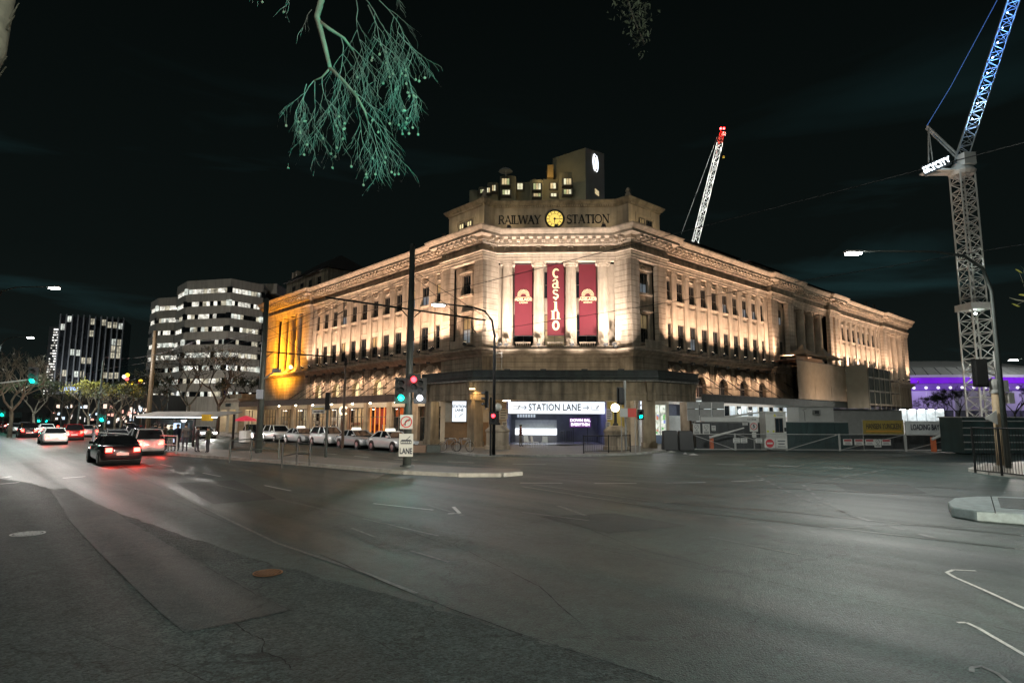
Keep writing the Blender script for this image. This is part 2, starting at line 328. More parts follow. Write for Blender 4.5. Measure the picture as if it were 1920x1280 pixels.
def arch_bay(F, s0, s1, o, lit):
    c_ = (s0 + s1) / 2; mb = MB(); n = 12
    mb.fbox(F, s0, c_ - ARC_W, o - .5, o - .05, 4.62, 7.95); mb.fbox(F, c_ + ARC_W, s1, o - .5, o - .05, 4.62, 7.95)
    poly = [(c_ + ARC_W * math.cos(math.pi * k / n), ARC_Z + ARC_W * math.sin(math.pi * k / n)) for k in range(n + 1)]
    for k in range(n):
        (x0, z0), (x1, z1) = poly[k], poly[k + 1]
        mb.hexa([F(x0, o - .5, z0), F(x1, o - .5, z1), F(x1, o - .05, z1), F(x0, o - .05, z0), F(x0, o - .5, 7.95), F(x1, o - .5, 7.95), F(x1, o - .05, 7.95), F(x0, o - .05, 7.95)])
    mb.build('arch_wall', M_joint, station)
    for k in range(9): inst('wedge_stone', WEDGES[k], F(c_, o - .02, ARC_Z), F.rz, station)
    z = 4.64
    while z < 7.9:
        h = min(.5, 7.93 - z)
        dz = z + h / 2 - ARC_Z; clear = 1.9 if dz > -.1 else ARC_W + .02
        for a, b in ((s0 + .01, c_ - clear), (c_ + clear, s1 - .01)):
            if b - a > .1: MB().fbox(F, a, b, o - .05, o + .02, z, z + h - .045).build('stone_course', M_stone2, station)
        z += h
    pl = [(x, zz) for x, zz in poly] + [(c_ - ARC_W, 4.62), (c_ + ARC_W, 4.62)]
    w_ = MB().fprism(F, pl, o - .47, o - .44).build('arched_window', M_glassb if lit else M_glass, station)
    g_ = MB(); g_.fbox(F, c_ - .03, c_ + .03, o - .43, o - .37, 4.62, ARC_Z + ARC_W); g_.fbox(F, c_ - ARC_W, c_ + ARC_W, o - .43, o - .37, ARC_Z - .04, ARC_Z + .04); g_.build('glazing_bar', M_frame, w_)
    if lit: lamp('POINT', F(c_, o - .25, 6.2), 14, (1, .8, .4), .05, station)
def bays(F, s0, s1, n, far=False, power=1500, arches=True, upper_glow=None):
    o = REC; bw = (s1 - s0) / n; ww = min(1.3, bw * .53)
    wall = MB()
    wall.fbox(F, s0, s1, o - .6, o - .14, 8.6, 9.30); wall.fbox(F, s0, s1, o - .6, o - .14, 11.72, 13.98); wall.fbox(F, s0, s1, o - .6, o - .14, 15.95, 16.95)
    for k in range(n):
        c_ = s0 + bw * (k + .5)
        for a, b in ((s0 + bw * k, c_ - ww / 2), (c_ + ww / 2, s0 + bw * (k + 1))):
            wall.fbox(F, a, b, o - .6, o - .141, 9.30, 11.72); wall.fbox(F, a, b, o - .6, o - .141, 13.98, 15.95)
    wall.build('wing_wall', M_stone, station)
    pw = bw * .40
    pil = MB(); pil.box(-pw / 2, pw / 2, -.22, .0, 8.8, 16.55); pil.box(-pw / 2 - .05, pw / 2 + .05, -.22, .04, 8.79, 9.12); pil.box(-pw / 2 - .04, pw / 2 + .04, -.22, .03, 16.56, 16.66); pil.box(-pw / 2 - .08, pw / 2 + .08, -.22, .07, 16.67, 16.90)
    pil_me = pil.mesh('pilaster', M_stone)
    for k in range(n + 1):
        s = s0 + bw * k
        if k in (0, n): s += (pw / 2 + .02) * (1 if k == 0 else -1)
        inst('pilaster', pil_me, F(s, o, 0), F.rz, station)
        if k % 1 == 0 and (not far or k % 2 == 0):
            flood(F, s, o + 1.45, 8.86, power * (2 if far else 1), o + .1, 17.6, 106, WARM)
    for k in range(n):
        c_ = s0 + bw * (k + .5)
        window(F, c_, o - .25, 9.33, ww, 2.36); window(F, c_, o - .25, 14.0, ww, 1.92)
        inst('festoon', fest_me, F(c_, o - .14, 16.5), F.rz, station)
        inst('spandrel_panel', pan_me, F(c_, o - .14, 12.15), F.rz, station, (min(1, ww * .9), 1, 1))
        sl = MB(); sl.fbox(F, c_ - ww / 2 - .1, c_ + ww / 2 + .1, o - .14, o + .02, 13.84, 13.98); sl.build('window_sill', M_stone, station)
    if arches:
        na = max(1, n // 2); aw = (s1 - s0) / na
        for k in range(na): arch_bay(F, s0 + aw * k, s0 + aw * (k + 1), o, lit=(F is FL))
        for k in range(na * 2 if not far else na):
            s = s0 + (s1 - s0) * (k + .5) / (na * 2 if not far else na)
            flood(F, s, o + 1.15, 7.75, power * .3, o - .3, 3.2, 120, WARM, down=True)
    else:
        MB().fbox(F, s0, s1, o - .5, o, 4.62, 7.95).build('base_wall', M_stone2, station)
bays(FL, 6.25, 36.95, 12, power=1850)
bays(FR, 5.45, 27.55, 10, power=1600)
bays(FR, 48.45, 67.45, 9, far=True, power=1700)
# ---------------------------------------------------------------- banded stone piers of the pavilions
def courses(F, s0, s1, o, z0, z1, h=.52, m=None, depth=.5):
    MB().fbox(F, s0 + .03, s1 - .03, o - depth, o - .05, z0, z1).build('pier_core', M_joint, station)
    n = max(1, round((z1 - z0) / h)); hh = (z1 - z0) / n
    for k in range(n): MB().fbox(F, s0, s1, o - depth + .02, o, z0 + hh * k + .02, z0 + hh * (k + 1) - .02).build('stone_course', m or M_stone, station)
def rosette(F, s, o, z, r=.28):
    mb = MB(); pts = [F(s + r * math.cos(t * math.pi / 8), o, z + r * math.sin(t * math.pi / 8)) for t in range(17)]
    mb.path(pts, .06, 6, cap=False); mb.build('wreath', M_stone2, station, smooth=True)
def pavilion(F, s1, lit):
    for a, b in ((0, 1.25), (s1 - 1.25, s1)): courses(F, a, b, 0, 8.8, 16.9)
    c_ = s1 / 2; w = MB(); w.fbox(F, 1.25, s1 - 1.25, -.95, -.65, 8.7, 9.4); w.fbox(F, 1.25, s1 - 1.25, -.95, -.65, 12.1, 14.05); w.fbox(F, 1.25, s1 - 1.25, -.95, -.65, 16.1, 16.92)
    for z0, z1 in ((9.4, 12.1), (14.05, 16.1)):
        w.fbox(F, 1.25, c_ - .68, -.95, -.651, z0, z1); w.fbox(F, c_ + .68, s1 - 1.25, -.95, -.651, z0, z1)
    w.build('pavilion_wall', M_stone, station)
    sur = MB()
    for z0, z1 in ((9.4, 12.1), (14.05, 16.0)):
        sur.fbox(F, c_ - .9, c_ - .68, -.65, -.5, z0, z1 + .15); sur.fbox(F, c_ + .68, c_ + .9, -.65, -.5, z0, z1 + .15); sur.fbox(F, c_ - .68, c_ + .68, -.65, -.5, z1, z1 + .15)
        sur.fbox(F, c_ - 1.0, c_ + 1.0, -.65, -.28, z1 + .16, z1 + .32); sur.fbox(F, c_ - 1.05, c_ + 1.05, -.65, -.3, z0 - .2, z0 - .01)
    sur.build('window_surround', M_stone, station)
    window(F, c_, -.78, 9.42, 1.34, 2.66, None); window(F, c_, -.78, 14.07, 1.34, 1.92, None)
    rosette(F, c_, -.6, 16.5, .2)
    b_ = MB(); b_.fbox(F, c_ - 1.2, c_ + 1.2, -.6, .42, 8.8, 9.0); b_.fbox(F, c_ - 1.2, c_ + 1.2, .3, .42, 9.0, 9.55); b_.build('balcony', M_stone, station)
    courses(F, 0, s1, .02, 4.62, 7.94, .48, M_stone2)
    for s in (.6, s1 - .6): rosette(F, s, .16, 18.04, .2)
    if lit:
        for s in (.62, s1 - .62): flood(F, s, 1.5, 8.86, 2300, 0, 17.4, 104)
        flood(F, c_, .15, 9.0, 420, -.6, 14, 90)
pavilion(FL, 6.2, True); pavilion(FR, 5.4, False)
# lit pavilion half way along the right wing, short pier and end blocks
def plain_pier(F, a, b, pw=1.2, lit=0):
    courses(F, a, a + pw, 0, 8.8, 16.9); courses(F, b - pw, b, 0, 8.8, 16.9)
    MB().fbox(F, a, b, .02 - .5, .02, 4.62, 7.94).build('base_wall', M_stone2, station)
    w = MB(); w.fbox(F, a + pw, b - pw, -.95, -.7, 8.7, 16.92); w.build('pavilion_wall', M_stone, station)
    if b - a > 4:
        c_ = (a + b) / 2; window(F, c_, -.63, 9.4, 1.3, 2.6); window(F, c_, -.63, 14.05, 1.3, 1.9)
    for s in (a + pw / 2, b - pw / 2):
        if lit: flood(F, s, 1.5, 8.86, lit * 1.4, 0, 17.4, 104)
plain_pier(FR, 27.6, 33.8, 1.7, 1500); plain_pier(FR, 45.4, 48.4, 1.1, 1000)
# ---------------------------------------------------------------- columns
def column_mesh(h, r, key, flutes=20):
    n = flutes * 4; mb = MB()
    rr = lambda k: (1, .975, .93, .975)[k % 4]
    mb.lathe((0, 0, 0), [(r * 1.30, .22), (r * 1.34, .30), (r * 1.28, .38), (r * 1.12, .40), (r * 1.18, .50), (r * 1.06, .56)], 24)
    mb.box(-r * 1.38, r * 1.38, -r * 1.38, r * 1.38, 0, .22)
    mb.lathe((0, 0, 0), [(r, .56), (r * .99, h * .33), (r * .93, h * .7), (r * .86, h - .62)], n, rr)
    return mb.mesh('column_' + key, M_stone)
def capital_mesh(r, key):
    mb = MB(); mb.lathe((0, 0, 0), [(r * .9, 0), (r * 1.0, .06), (r * .92, .1), (r * 1.05, .3)], 20)
    mb.box(-r * 1.25, r * 1.25, -r * 1.12, r * 1.12, .46, .62)
    mb.box(-r * 1.05, r * 1.05, -r * .95, r * .95, .28, .46)
    for sx in (-1, 1):
        for sy in (-1, 1):
            cx, cz = sx * r * 1.12, .26; pts = []
            for k in range(15):
                t = k * .62; q = r * .36 * (1 - k / 17); pts.append((cx + sx * q * math.cos(t + 1.2) , sy * r * 1.0, cz + q * math.sin(t + 1.2)))
            mb.path(pts, [.065 * (1 - k / 24) for k in range(15)], 5)
        mb.path([(sx * r * 1.12, -r * .98, .26), (sx * r * 1.12, r * .98, .26)], r * .26, 10)
    return mb.mesh('capital_' + key, M_stone)
CH = 17.1 - 8.75
COLM, CAPM = column_mesh(CH, .52, 'front'), capital_mesh(.50, 'front')
def column(F, s, o, z, h=CH, sc=None):
    c_ = inst('column', COLM, F(s, o, z), F.rz, station, sc); k = bpy.data.objects.new('capital', CAPM); k.location = (0, 0, CH - .62); link(k, c_); return c_
# corner front with four columns
cs = []
for px in (951.7, 1010.3, 1070.3, 1130.6):
    r_ = ray(px, 560); P0 = FF.o + FF.n * -.55
    # where the sight line meets the column line, kept as a length along the front
    den = r_.x * FF.d.y - r_.y * FF.d.x; k_ = (P0.x * FF.d.y - P0.y * FF.d.x) / den
    cs.append((Vector((r_.x * k_, r_.y * k_)) - P0).dot(FF.d))
for s in cs: column(FF, s, -.5, 8.75)
fw_ = MB(); edges = [-.2] + cs + [FW + .2]
MB().fbox(FF, -.1, FW + .1, -1.9, .02, 8.3, 8.74).build('portico_floor', M_stone2, station)
for i in range(5):
    a = edges[i] ; b = edges[i + 1]
    if i in (0, 4):
        fw_.fbox(FF, a, b, -1.9, -1.4, 8.74, 16.95)
    else:
        fw_.fbox(FF, a, a + .52, -1.9, -1.4, 8.74, 16.95); fw_.fbox(FF, b - .52, b, -1.9, -1.4, 8.74, 16.95)
        c_ = (a + b) / 2; w = b - a - 1.04
        fw_.fbox(FF, a + .52, b - .52, -1.9, -1.45, 8.74, 9.1); fw_.fbox(FF, a + .52, b - .52, -1.9, -1.45, 12.2, 13.7); fw_.fbox(FF, a + .52, b - .52, -1.9, -1.45, 16.3, 16.95)
        window(FF, c_, -1.62, 9.12, w, 3.06, M_glassw if i == 2 else M_glass); window(FF, c_, -1.62, 13.72, w, 2.56, M_glass)
        bal = MB(); bal.fbox(FF, a + .75, b - .75, -.55, -.35, 8.75, 8.9); bal.fbox(FF, a + .75, b - .75, -.55, -.35, 9.3, 9.42)
        for t in range(7): bal.lathe(FF(a + .85 + (b - a - 1.7) * t / 6, -.45, 8.9), [(.05, 0), (.09, .12), (.05, .3), (.07, .4)], 8)
        bal.build('balustrade', M_stone, station)
fw_.build('portico_wall', M_stone, station)
for F, l_ in ((FBL, RET), (FBR, RET)):
    courses(F, .02, l_ + .25, 0, 8.8, 16.9, depth=.45); MB().fbox(F, .03, l_ + .3, -.5, .015, 4.62, 7.94).build('return_base', M_stone2, station)
    flood(F, l_ * .55, 1.4, 8.86, 850, 0, 17, 92, WHITE)
z = 4.66
while z < 7.9: MB().fbox(FF, -.3, FW + .3, -.5, .03, z, z + .44).build('stone_course', M_stone2, station); z += .48
MB().fbox(FF, -.3, FW + .3, -.9, -.03, 4.64, 8.3).build('front_base', M_joint, station)
for s in cs: rosette(FF, s, .16, 18.04, .27)
for F, s in ((FBL, .8), (FBR, .8)): rosette(F, s, .16, 18.04, .27)
for s in cs:
    flood(FF, s, 1.35, 8.86, 650, -.5, 17, 92, (1, .88, .80))
for i in range(1, 4): None
for i in (0, 4): flood(FF, edges[1] - 1.0 if i == 0 else edges[4] + 1.0, .35, 8.72, 700, -.8, 15, 70, WHITE)
# far left end block: columns set between banded piers
courses(FL, 37.0, 39.4, 0, 8.8, 16.9); courses(FL, 48.9, 53.3, 0, 8.8, 16.9); courses(FL, 37.0, 53.3, .02, 4.62, 7.94, .48, M_stone2)
MB().fbox(FL, 39.4, 48.9, -1.9, -1.5, 8.7, 16.95).build('portico_wall', M_stone, station)
for s in (41.3, 44.1, 46.9): column(FL, s, -.55, 8.75)
for s in (42.7, 45.5): window(FL, s, -1.44, 9.6, 1.2, 2.4); window(FL, s, -1.44, 13.6, 1.2, 2.0)
# dark central portico of the right wing
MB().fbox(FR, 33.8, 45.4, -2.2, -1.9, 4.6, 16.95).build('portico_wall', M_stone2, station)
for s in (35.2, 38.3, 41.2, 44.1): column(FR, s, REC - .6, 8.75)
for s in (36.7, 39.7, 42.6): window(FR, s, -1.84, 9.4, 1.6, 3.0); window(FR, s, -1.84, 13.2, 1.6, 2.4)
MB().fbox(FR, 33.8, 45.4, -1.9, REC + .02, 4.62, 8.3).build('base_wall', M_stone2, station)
# far right end block
courses(FR, 67.5, 69.6, 0, 8.8, 16.9); courses(FR, 78.2, 80.3, 0, 8.8, 16.9)
MB().fbox(FR, 69.6, 78.2, -1.7, -1.4, 8.7, 16.95).build('portico_wall', M_stone, station); MB().fbox(FR, 67.5, 80.3, -.5, .02, 4.62, 7.94).build('base_wall', M_stone2, station)
for s in (71.0, 73.9, 76.8): column(FR, s, -.5, 8.75)
for s in (68.5, 71.0, 74.0, 79.0): flood(FR, s, 1.5, 8.86, 2000, -.2, 17, 104)
# ---------------------------------------------------------------- attic over the corner
SB = -.55
AT = [p2(FL, 6.1, -12), p2(FL, 6.1, SB), p2(FL, -SB, SB), p2(FF, -.25, SB), p2(FF, FW + .25, SB), p2(FR, -SB, SB), p2(FR, 5.5, SB), p2(FR, 5.5, -12)]
atb = MB(); atb.prism(AT, 19.66, 22.3); attic = atb.build('attic', M_stone, station)
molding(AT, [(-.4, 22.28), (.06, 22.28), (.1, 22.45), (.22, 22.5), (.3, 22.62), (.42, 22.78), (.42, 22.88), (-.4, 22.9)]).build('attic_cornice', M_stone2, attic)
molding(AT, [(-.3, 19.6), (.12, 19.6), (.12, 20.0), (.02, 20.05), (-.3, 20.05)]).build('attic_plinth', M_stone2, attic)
MB().prism(AT, 22.86, 22.95).build('attic_roof', M_roof, attic)
dd = MB()
for F, s0, s1, o in ((FL, .8, 6, SB), (FF, 0, FW, SB), (FR, .8, 5.4, SB)):
    for k in range(int((s1 - s0) / .22)): dd.fbox(F, s0 + .22 * k, s0 + .22 * k + .12, o + .08, o + .21, 22.34, 22.46)
tag(dd.build('dentils', M_stone, attic), kind='stuff')
for F, c_ in ((FL, 3.3), (FR, 3.1)):
    fr_ = MB(); fr_.fbox(F, c_ - 1.5, c_ + 1.5, SB, SB + .08, 21.5, 21.7); fr_.fbox(F, c_ - 1.5, c_ - 1.3, SB, SB + .08, 19.9, 21.5); fr_.fbox(F, c_ + 1.3, c_ + 1.5, SB, SB + .08, 19.9, 21.5); fr_.build('window_surround', M_stone, station)
    for k in (-.62, .62): window(F, c_ + k, SB + .075, 20.15, .8, 1.1, M_glassb if F is FL else None)
fin = MB(); fin.lathe((0, 0, 0), [(.22, 0), (.3, .15), (.16, .3), (.26, .5), (.12, .75), (.02, .85)], 10); fin_me = fin.mesh('finial', M_stone)
for F in (FL, FR): inst('finial', fin_me, F(-SB, SB, 22.95), 0, station)
# floodlights added on the cornice ledge for a weak wash on the attic
for F, s in ((FF, 1.2), (FF, FW / 2), (FF, FW - 1.2), (FL, 1.2), (FL, 4.6), (FR, 1.2), (FR, 4.4)): flood(F, s, 1.15, 19.78, 60, SB, 21.4, 130, (1, .80, .45))
# ---------------------------------------------------------------- serif capitals and fat-face lowercase built from strokes
def arc(cx, cy, rx, ry, a0, a1, n=14): return [(cx + rx * math.cos(rad(a0 + (a1 - a0) * k / n)), cy + ry * math.sin(rad(a0 + (a1 - a0) * k / n))) for k in range(n + 1)]
K, T_ = .15, .06
GL = {
 'I': (.34, [([(.17, 0), (.17, 1)], K), ([(.02, .025), (.32, .025)], .05), ([(.02, .975), (.32, .975)], .05)]),
 'L': (.66, [([(.17, 0), (.17, 1)], K), ([(.02, .03), (.62, .03)], .06), ([(.60, 0), (.60, .25)], .05), ([(.02, .975), (.32, .975)], .05)]),
 'T': (.74, [([(.37, 0), (.37, 1)], K), ([(.04, .97), (.70, .97)], .06), ([(.06, 1), (.06, .76)], .05), ([(.68, 1), (.68, .76)], .05), ([(.22, .025), (.52, .025)], .05)]),
 'A': (.84, [([(.10, 0), (.42, 1)], T_), ([(.40, 1), (.72, 0)], K), ([(.22, .33), (.62, .33)], .05), ([(.0, .025), (.22, .025)], .05), ([(.58, .025), (.84, .025)], .05)]),
 'W': (1.16, [([(.10, 1), (.34, 0)], K), ([(.34, 0), (.58, 1)], T_), ([(.58, 1), (.82, 0)], K), ([(.82, 0), (1.06, 1)], T_), ([(.0, .975), (.24, .975)], .05), ([(.92, .975), (1.16, .975)], .05)]),
 'Y': (.84, [([(.10, 1), (.42, .45)], K), ([(.42, .45), (.74, 1)], T_), ([(.42, 0), (.42, .47)], K), ([(.27, .025), (.57, .025)], .05), ([(.0, .975), (.24, .975)], .05), ([(.6, .975), (.84, .975)], .05)]),
 'N': (.86, [([(.14, 0), (.14, 1)], T_), ([(.14, 1), (.72, 0)], K), ([(.72, 0), (.72, 1)], T_), ([(.02, .025), (.28, .025)], .05), ([(.0, .975), (.24, .975)], .05), ([(.6, .975), (.84, .975)], .05)]),
 'R': (.80, [([(.17, 0), (.17, 1)], K), (arc(.34, .74, .28, .235, 90, -90), .10), ([(.17, .975), (.36, .975)], .05), ([(.17, .505), (.36, .505)], .05), ([(.38, .5), (.70, 0)], K), ([(.02, .025), (.32, .025)], .05), ([(.6, .025), (.8, .025)], .05)]),
 'S': (.62, [(arc(.31, .74, .22, .22, 20, 265), .09), (arc(.31, .26, .24, .22, 90, -160), .12)]),
 'O': (.88, [(arc(.44, .5, .37, .46, 0, 360, 28), .10)]),
 'c': (.62, [(arc(.36, .40, .24, .34, 55, 305, 18), .16), ([(.50, .62), (.52, .70)], .16)]),
 'a': (.68, [(arc(.26, .22, .16, .18, 0, 360, 16), .10), ([(.46, .0), (.46, .58)], .2), (arc(.30, .58, .18, .16, 0, 160), .08), ([(.16, .58), (.16, .64)], .15), ([(.46, .03), (.66, .03)], .06)]),
 's': (.56, [(arc(.27, .56, .18, .17, 25, 265), .12), (arc(.27, .20, .19, .17, 90, -160), .15)]),
 'i': (.42, [([(.21, 0), (.21, .72)], .2), ([(.03, .03), (.39, .03)], .06), ([(.03, .70), (.21, .70)], .06), ([(.14, .93), (.28, .93)], .15)]),
 'n': (.86, [([(.2, 0), (.2, .72)], .2), ([(.62, 0), (.62, .56)], .2), (arc(.42, .52, .21, .2, 0, 150), .09), ([(.03, .03), (.38, .03)], .06), ([(.46, .03), (.82, .03)], .06), ([(.03, .70), (.2, .70)], .06)]),
 'o': (.70, [(arc(.35, .36, .22, .33, 0, 360, 24), .17)]),
}
def glyph(ch, m):
    w, ss = GL[ch]; mb = MB()
    for pts, wd in ss:
        n = len(pts); L = []
        for i, p in enumerate(pts):
            a = pts[max(0, i - 1)]; b = pts[min(n - 1, i + 1)]; d = Vector((b[0] - a[0], b[1] - a[1]));
            if n > 10 and abs(p[0] - b[0]) < 1e-9 and i == n - 1 and (pts[0][0] - pts[-1][0]) ** 2 + (pts[0][1] - pts[-1][1]) ** 2 < 1e-6: d = Vector((pts[1][0] - pts[-2][0], pts[1][1] - pts[-2][1]))
            d.normalize(); nn = Vector((-d.y, d.x)) * wd / 2
            L.append(((p[0] + nn.x, p[1] + nn.y), (p[0] - nn.x, p[1] - nn.y)))
        for i in range(n - 1):
            q = [L[i][0], L[i + 1][0], L[i + 1][1], L[i][1]]
            mb.add([(x, -.04, z) for x, z in q] + [(x, .04, z) for x, z in q], [(0, 1, 2, 3), (7, 6, 5, 4), (0, 4, 5, 1), (1, 5, 6, 2), (2, 6, 7, 3), (3, 7, 4, 0)])
    return w, mb.mesh('letter_' + ch, m)
GM = {}
def serif_text(word, F, sc_, o, z, h, width, m, parent):
    tot = sum(GL[c_][0] for c_ in word) * h; gap = (width - tot) / max(1, len(word) - 1); s = sc_ - width / 2
    for c_ in word:
        k = (c_, m.name)
        if k not in GM: GM[k] = glyph(c_, m)
        w, me = GM[k]; q = inst('letter', me, F(s, o, z), F.rz + math.pi, parent, (h, 1, h)); s += w * h + gap
M_letter = mat('letter_black', (.012, .012, .012), rough=.5, var=0)
def s_of(px, o, py=410):
    r_ = ray(px, py); P0 = FF.o + FF.n * o; k_ = (P0.x * FF.d.y - P0.y * FF.d.x) / (r_.x * FF.d.y - r_.y * FF.d.x)
    return (Vector((r_.x * k_, r_.y * k_)) - P0).dot(FF.d)
a, b = s_of(934, SB), s_of(1015, SB); serif_text('RAILWAY', FF, (a + b) / 2, SB + .04, 20.68, .84, b - a, M_letter, station)
a, b = s_of(1062, SB), s_of(1143, SB); serif_text('STATION', FF, (a + b) / 2, SB + .04, 20.68, .84, b - a, M_letter, station)
# clock
cl_s, cl_z = s_of(1040, SB), 21.12
ck = MB(); ring = [FF(cl_s + .84 * math.cos(t * math.pi / 20), SB + .1, cl_z + .84 * math.sin(t * math.pi / 20)) for t in range(41)]
disc = [(cl_s + .8 * math.cos(t * math.pi / 20), cl_z + .8 * math.sin(t * math.pi / 20)) for t in range(40)]
clock = MB().fprism(FF, disc, SB + .02, SB + .12).build('clock', emit('clock_face', (1, .74, .16), .95), station)
ck.path(ring, .09, 6, cap=False); ck.build('clock_rim', M_letter, clock, smooth=True)
ring2 = [FF(cl_s + .5 * math.cos(t * math.pi / 20), SB + .125, cl_z + .5 * math.sin(t * math.pi / 20)) for t in range(41)]
MB().path(ring2, .014, 4, cap=False).build('numeral_ring', M_letter, clock)
for k in range(12):
    a = k * math.pi / 6; p0 = FF(cl_s + .55 * math.cos(a), SB + .125, cl_z + .55 * math.sin(a)); p1 = FF(cl_s + .74 * math.cos(a), SB + .125, cl_z + .74 * math.sin(a))
    MB().path([p0, p1], .03, 4).build('hour_mark', M_letter, clock)
for ang, ln, w in ((0, .68, .03), (-92, .42, .045)):
    a = rad(ang); mb = MB(); mb.path([FF(cl_s - .12 * math.cos(a), SB + .14, cl_z - .12 * math.sin(a)), FF(cl_s + ln * math.cos(a), SB + .14, cl_z + ln * math.sin(a))], [w * 1.2, w * .6], 5); mb.build('clock_hand', M_letter, clock)
MB().fprism(FF, [(cl_s + .1 * math.cos(t), cl_z + .1 * math.sin(t)) for t in [k * .628 for k in range(10)]], SB + .12, SB + .17).build('clock_hub', M_letter, clock)
# ---------------------------------------------------------------- blocks standing on the roof
def roof_block(F, s0, s1, o0, o1, z1, hip, wins=(), wz=21.2, lit=()):
    b_ = MB().fbox(F, s0, s1, o1, o0, 19.64, z1).build('roof_block', M_stone2, station)
    mb = MB(); c0, c1 = (s0 + s1) / 2 - max(0, (s1 - s0) - (o0 - o1)) / 2, (s0 + s1) / 2 + max(0, (s1 - s0) - (o0 - o1)) / 2; om = (o0 + o1) / 2; e_ = .5
    mb.add([F(s0 - e_, o0 + e_, z1), F(s1 + e_, o0 + e_, z1), F(s1 + e_, o1 - e_, z1), F(s0 - e_, o1 - e_, z1), F(c0, om, z1 + hip), F(c1, om, z1 + hip)], [(0, 1, 5, 4), (1, 2, 5), (2, 3, 4, 5), (3, 0, 4), (3, 2, 1, 0)])
    mb.build('hipped_roof', M_roof, b_)
    for i, s in enumerate(wins): window(F, s, o0 + .03, wz, 1.0, 1.3, M_glassb if i in lit else M_glass)
    return b_
roof_block(FL, 37.5, 52, -2.5, -10, 23.4, 3.2, (40, 43, 46, 49))
for s in (53.0, 51.6): MB().fbox(FL, s - .35, s + .35, -4.4, -3.8, 19.6, 25.6).build('chimney', M_stone, station)
roof_block(FR, 21, 31, -6, -14, 23.6, 2.4)
roof_block(FR, 32, 40, -4.5, -12, 23.0, 1.6)
roof_block(FR, 40.5, 58, -4, -12, 22.4, .6, (42.5, 44, 47, 48.5, 51.5, 53), 20.3, (1,))
roof_block(FR, 66, 79, -3, -11, 21.4, 1.2, (70, 74))
# ================================================================ ground
def asphalt(name, base, rough, bumpd, bscale, var=.35, speck=.45):
    m = bpy.data.materials.new(name); m.use_nodes = True; t = m.node_tree; b = t.nodes['Principled BSDF']
    g = t.nodes.new('ShaderNodeNewGeometry')
    def noise(sc, det=6, r=.6):
        n = t.nodes.new('ShaderNodeTexNoise'); n.inputs['Scale'].default_value = sc; n.inputs['Detail'].default_value = det; n.inputs['Roughness'].default_value = r; t.links.new(g.outputs['Position'], n.inputs['Vector']); return n
    mp_ = t.nodes.new('ShaderNodeMapping'); mp_.inputs['Rotation'].default_value = (0, 0, -math.atan2(dL.y, dL.x)); t.links.new(g.outputs['Position'], mp_.inputs[0])
    mp2 = t.nodes.new('ShaderNodeMapping'); mp2.inputs['Scale'].default_value = (.03, .9, 1); t.links.new(mp_.outputs[0], mp2.inputs[0])
    lane = t.nodes.new('ShaderNodeTexNoise'); lane.inputs['Scale'].default_value = 1; lane.inputs['Detail'].default_value = 4; t.links.new(mp2.outputs[0], lane.inputs['Vector'])
    big = noise(.35); fine = noise(90, 3); vor = t.nodes.new('ShaderNodeTexVoronoi'); vor.inputs['Scale'].default_value = bscale; t.links.new(g.outputs['Position'], vor.inputs['Vector'])
    def mr(sock, a, b_, lo, hi):
        q = t.nodes.new('ShaderNodeMapRange'); q.inputs[1].default_value = a; q.inputs[2].default_value = b_; q.inputs[3].default_value = lo; q.inputs[4].default_value = hi; t.links.new(sock, q.inputs[0]); return q.outputs[0]
    def mth(op, a, b_):
        q = t.nodes.new('ShaderNodeMath'); q.operation = op; t.links.new(a, q.inputs[0]); t.links.new(b_, q.inputs[1]); return q.outputs[0]
    k = mth('MULTIPLY', mr(big.outputs[0], .3, .7, 1 - var, 1 + var), mr(lane.outputs[0], .3, .7, .72, 1.25))
    k = mth('MULTIPLY', k, mr(fine.outputs[0], .3, .7, .7, 1.35))
    vsep = t.nodes.new('ShaderNodeSeparateColor'); t.links.new(vor.outputs['Color'], vsep.inputs[0])
    k = mth('MULTIPLY', k, mr(vsep.outputs[0], 0, 1, 1 - speck, 1 + speck)); mid = noise(4.5, 8, .7)
    k = mth('MULTIPLY', k, mr(mid.outputs[0], .35, .65, .72, 1.22))
    v2 = t.nodes.new('ShaderNodeTexVoronoi'); v2.feature = 'DISTANCE_TO_EDGE'; v2.inputs['Scale'].default_value = .22
    wob = noise(1.1, 5); ws = t.nodes.new('ShaderNodeVectorMath'); ws.operation = 'MULTIPLY_ADD'; ws.inputs[1].default_value = (1.4, 1.4, 0); t.links.new(wob.outputs['Color'], ws.inputs[0]); t.links.new(g.outputs['Position'], ws.inputs[2]); t.links.new(ws.outputs[0], v2.inputs['Vector'])
    k = mth('MULTIPLY', k, mr(v2.outputs['Distance'], .0015, .005, .45, 1))
    mx = t.nodes.new('ShaderNodeMix'); mx.data_type = 'RGBA'; mx.blend_type = 'MULTIPLY'; mx.inputs[0].default_value = 1; mx.inputs[6].default_value = (*base, 1); t.links.new(k, mx.inputs[7]); t.links.new(mx.outputs[2], b.inputs['Base Color'])
    t.links.new(mr(lane.outputs[0], .3, .7, rough - .1, rough + .1), b.inputs['Roughness']); b.inputs['Specular IOR Level'].default_value = .35
    bp = t.nodes.new('ShaderNodeBump'); bp.inputs['Strength'].default_value = bumpd; bp.inputs['Distance'].default_value = .012
    h = mth('ADD', mr(vor.outputs['Distance'], 0, 1, 1, 0), fine.outputs[0]); t.links.new(h, bp.inputs['Height']); t.links.new(bp.outputs[0], b.inputs['Normal'])
    MATS[name] = m; return m
M_road = asphalt('road_asphalt', (.034, .053, .048), .52, .5, 48)
M_shoulder = asphalt('coarse_asphalt', (.036, .050, .046), .70, 1.0, 34, .4, .6)
M_patch = asphalt('patch_asphalt', (.030, .039, .037), .64, .5, 52)
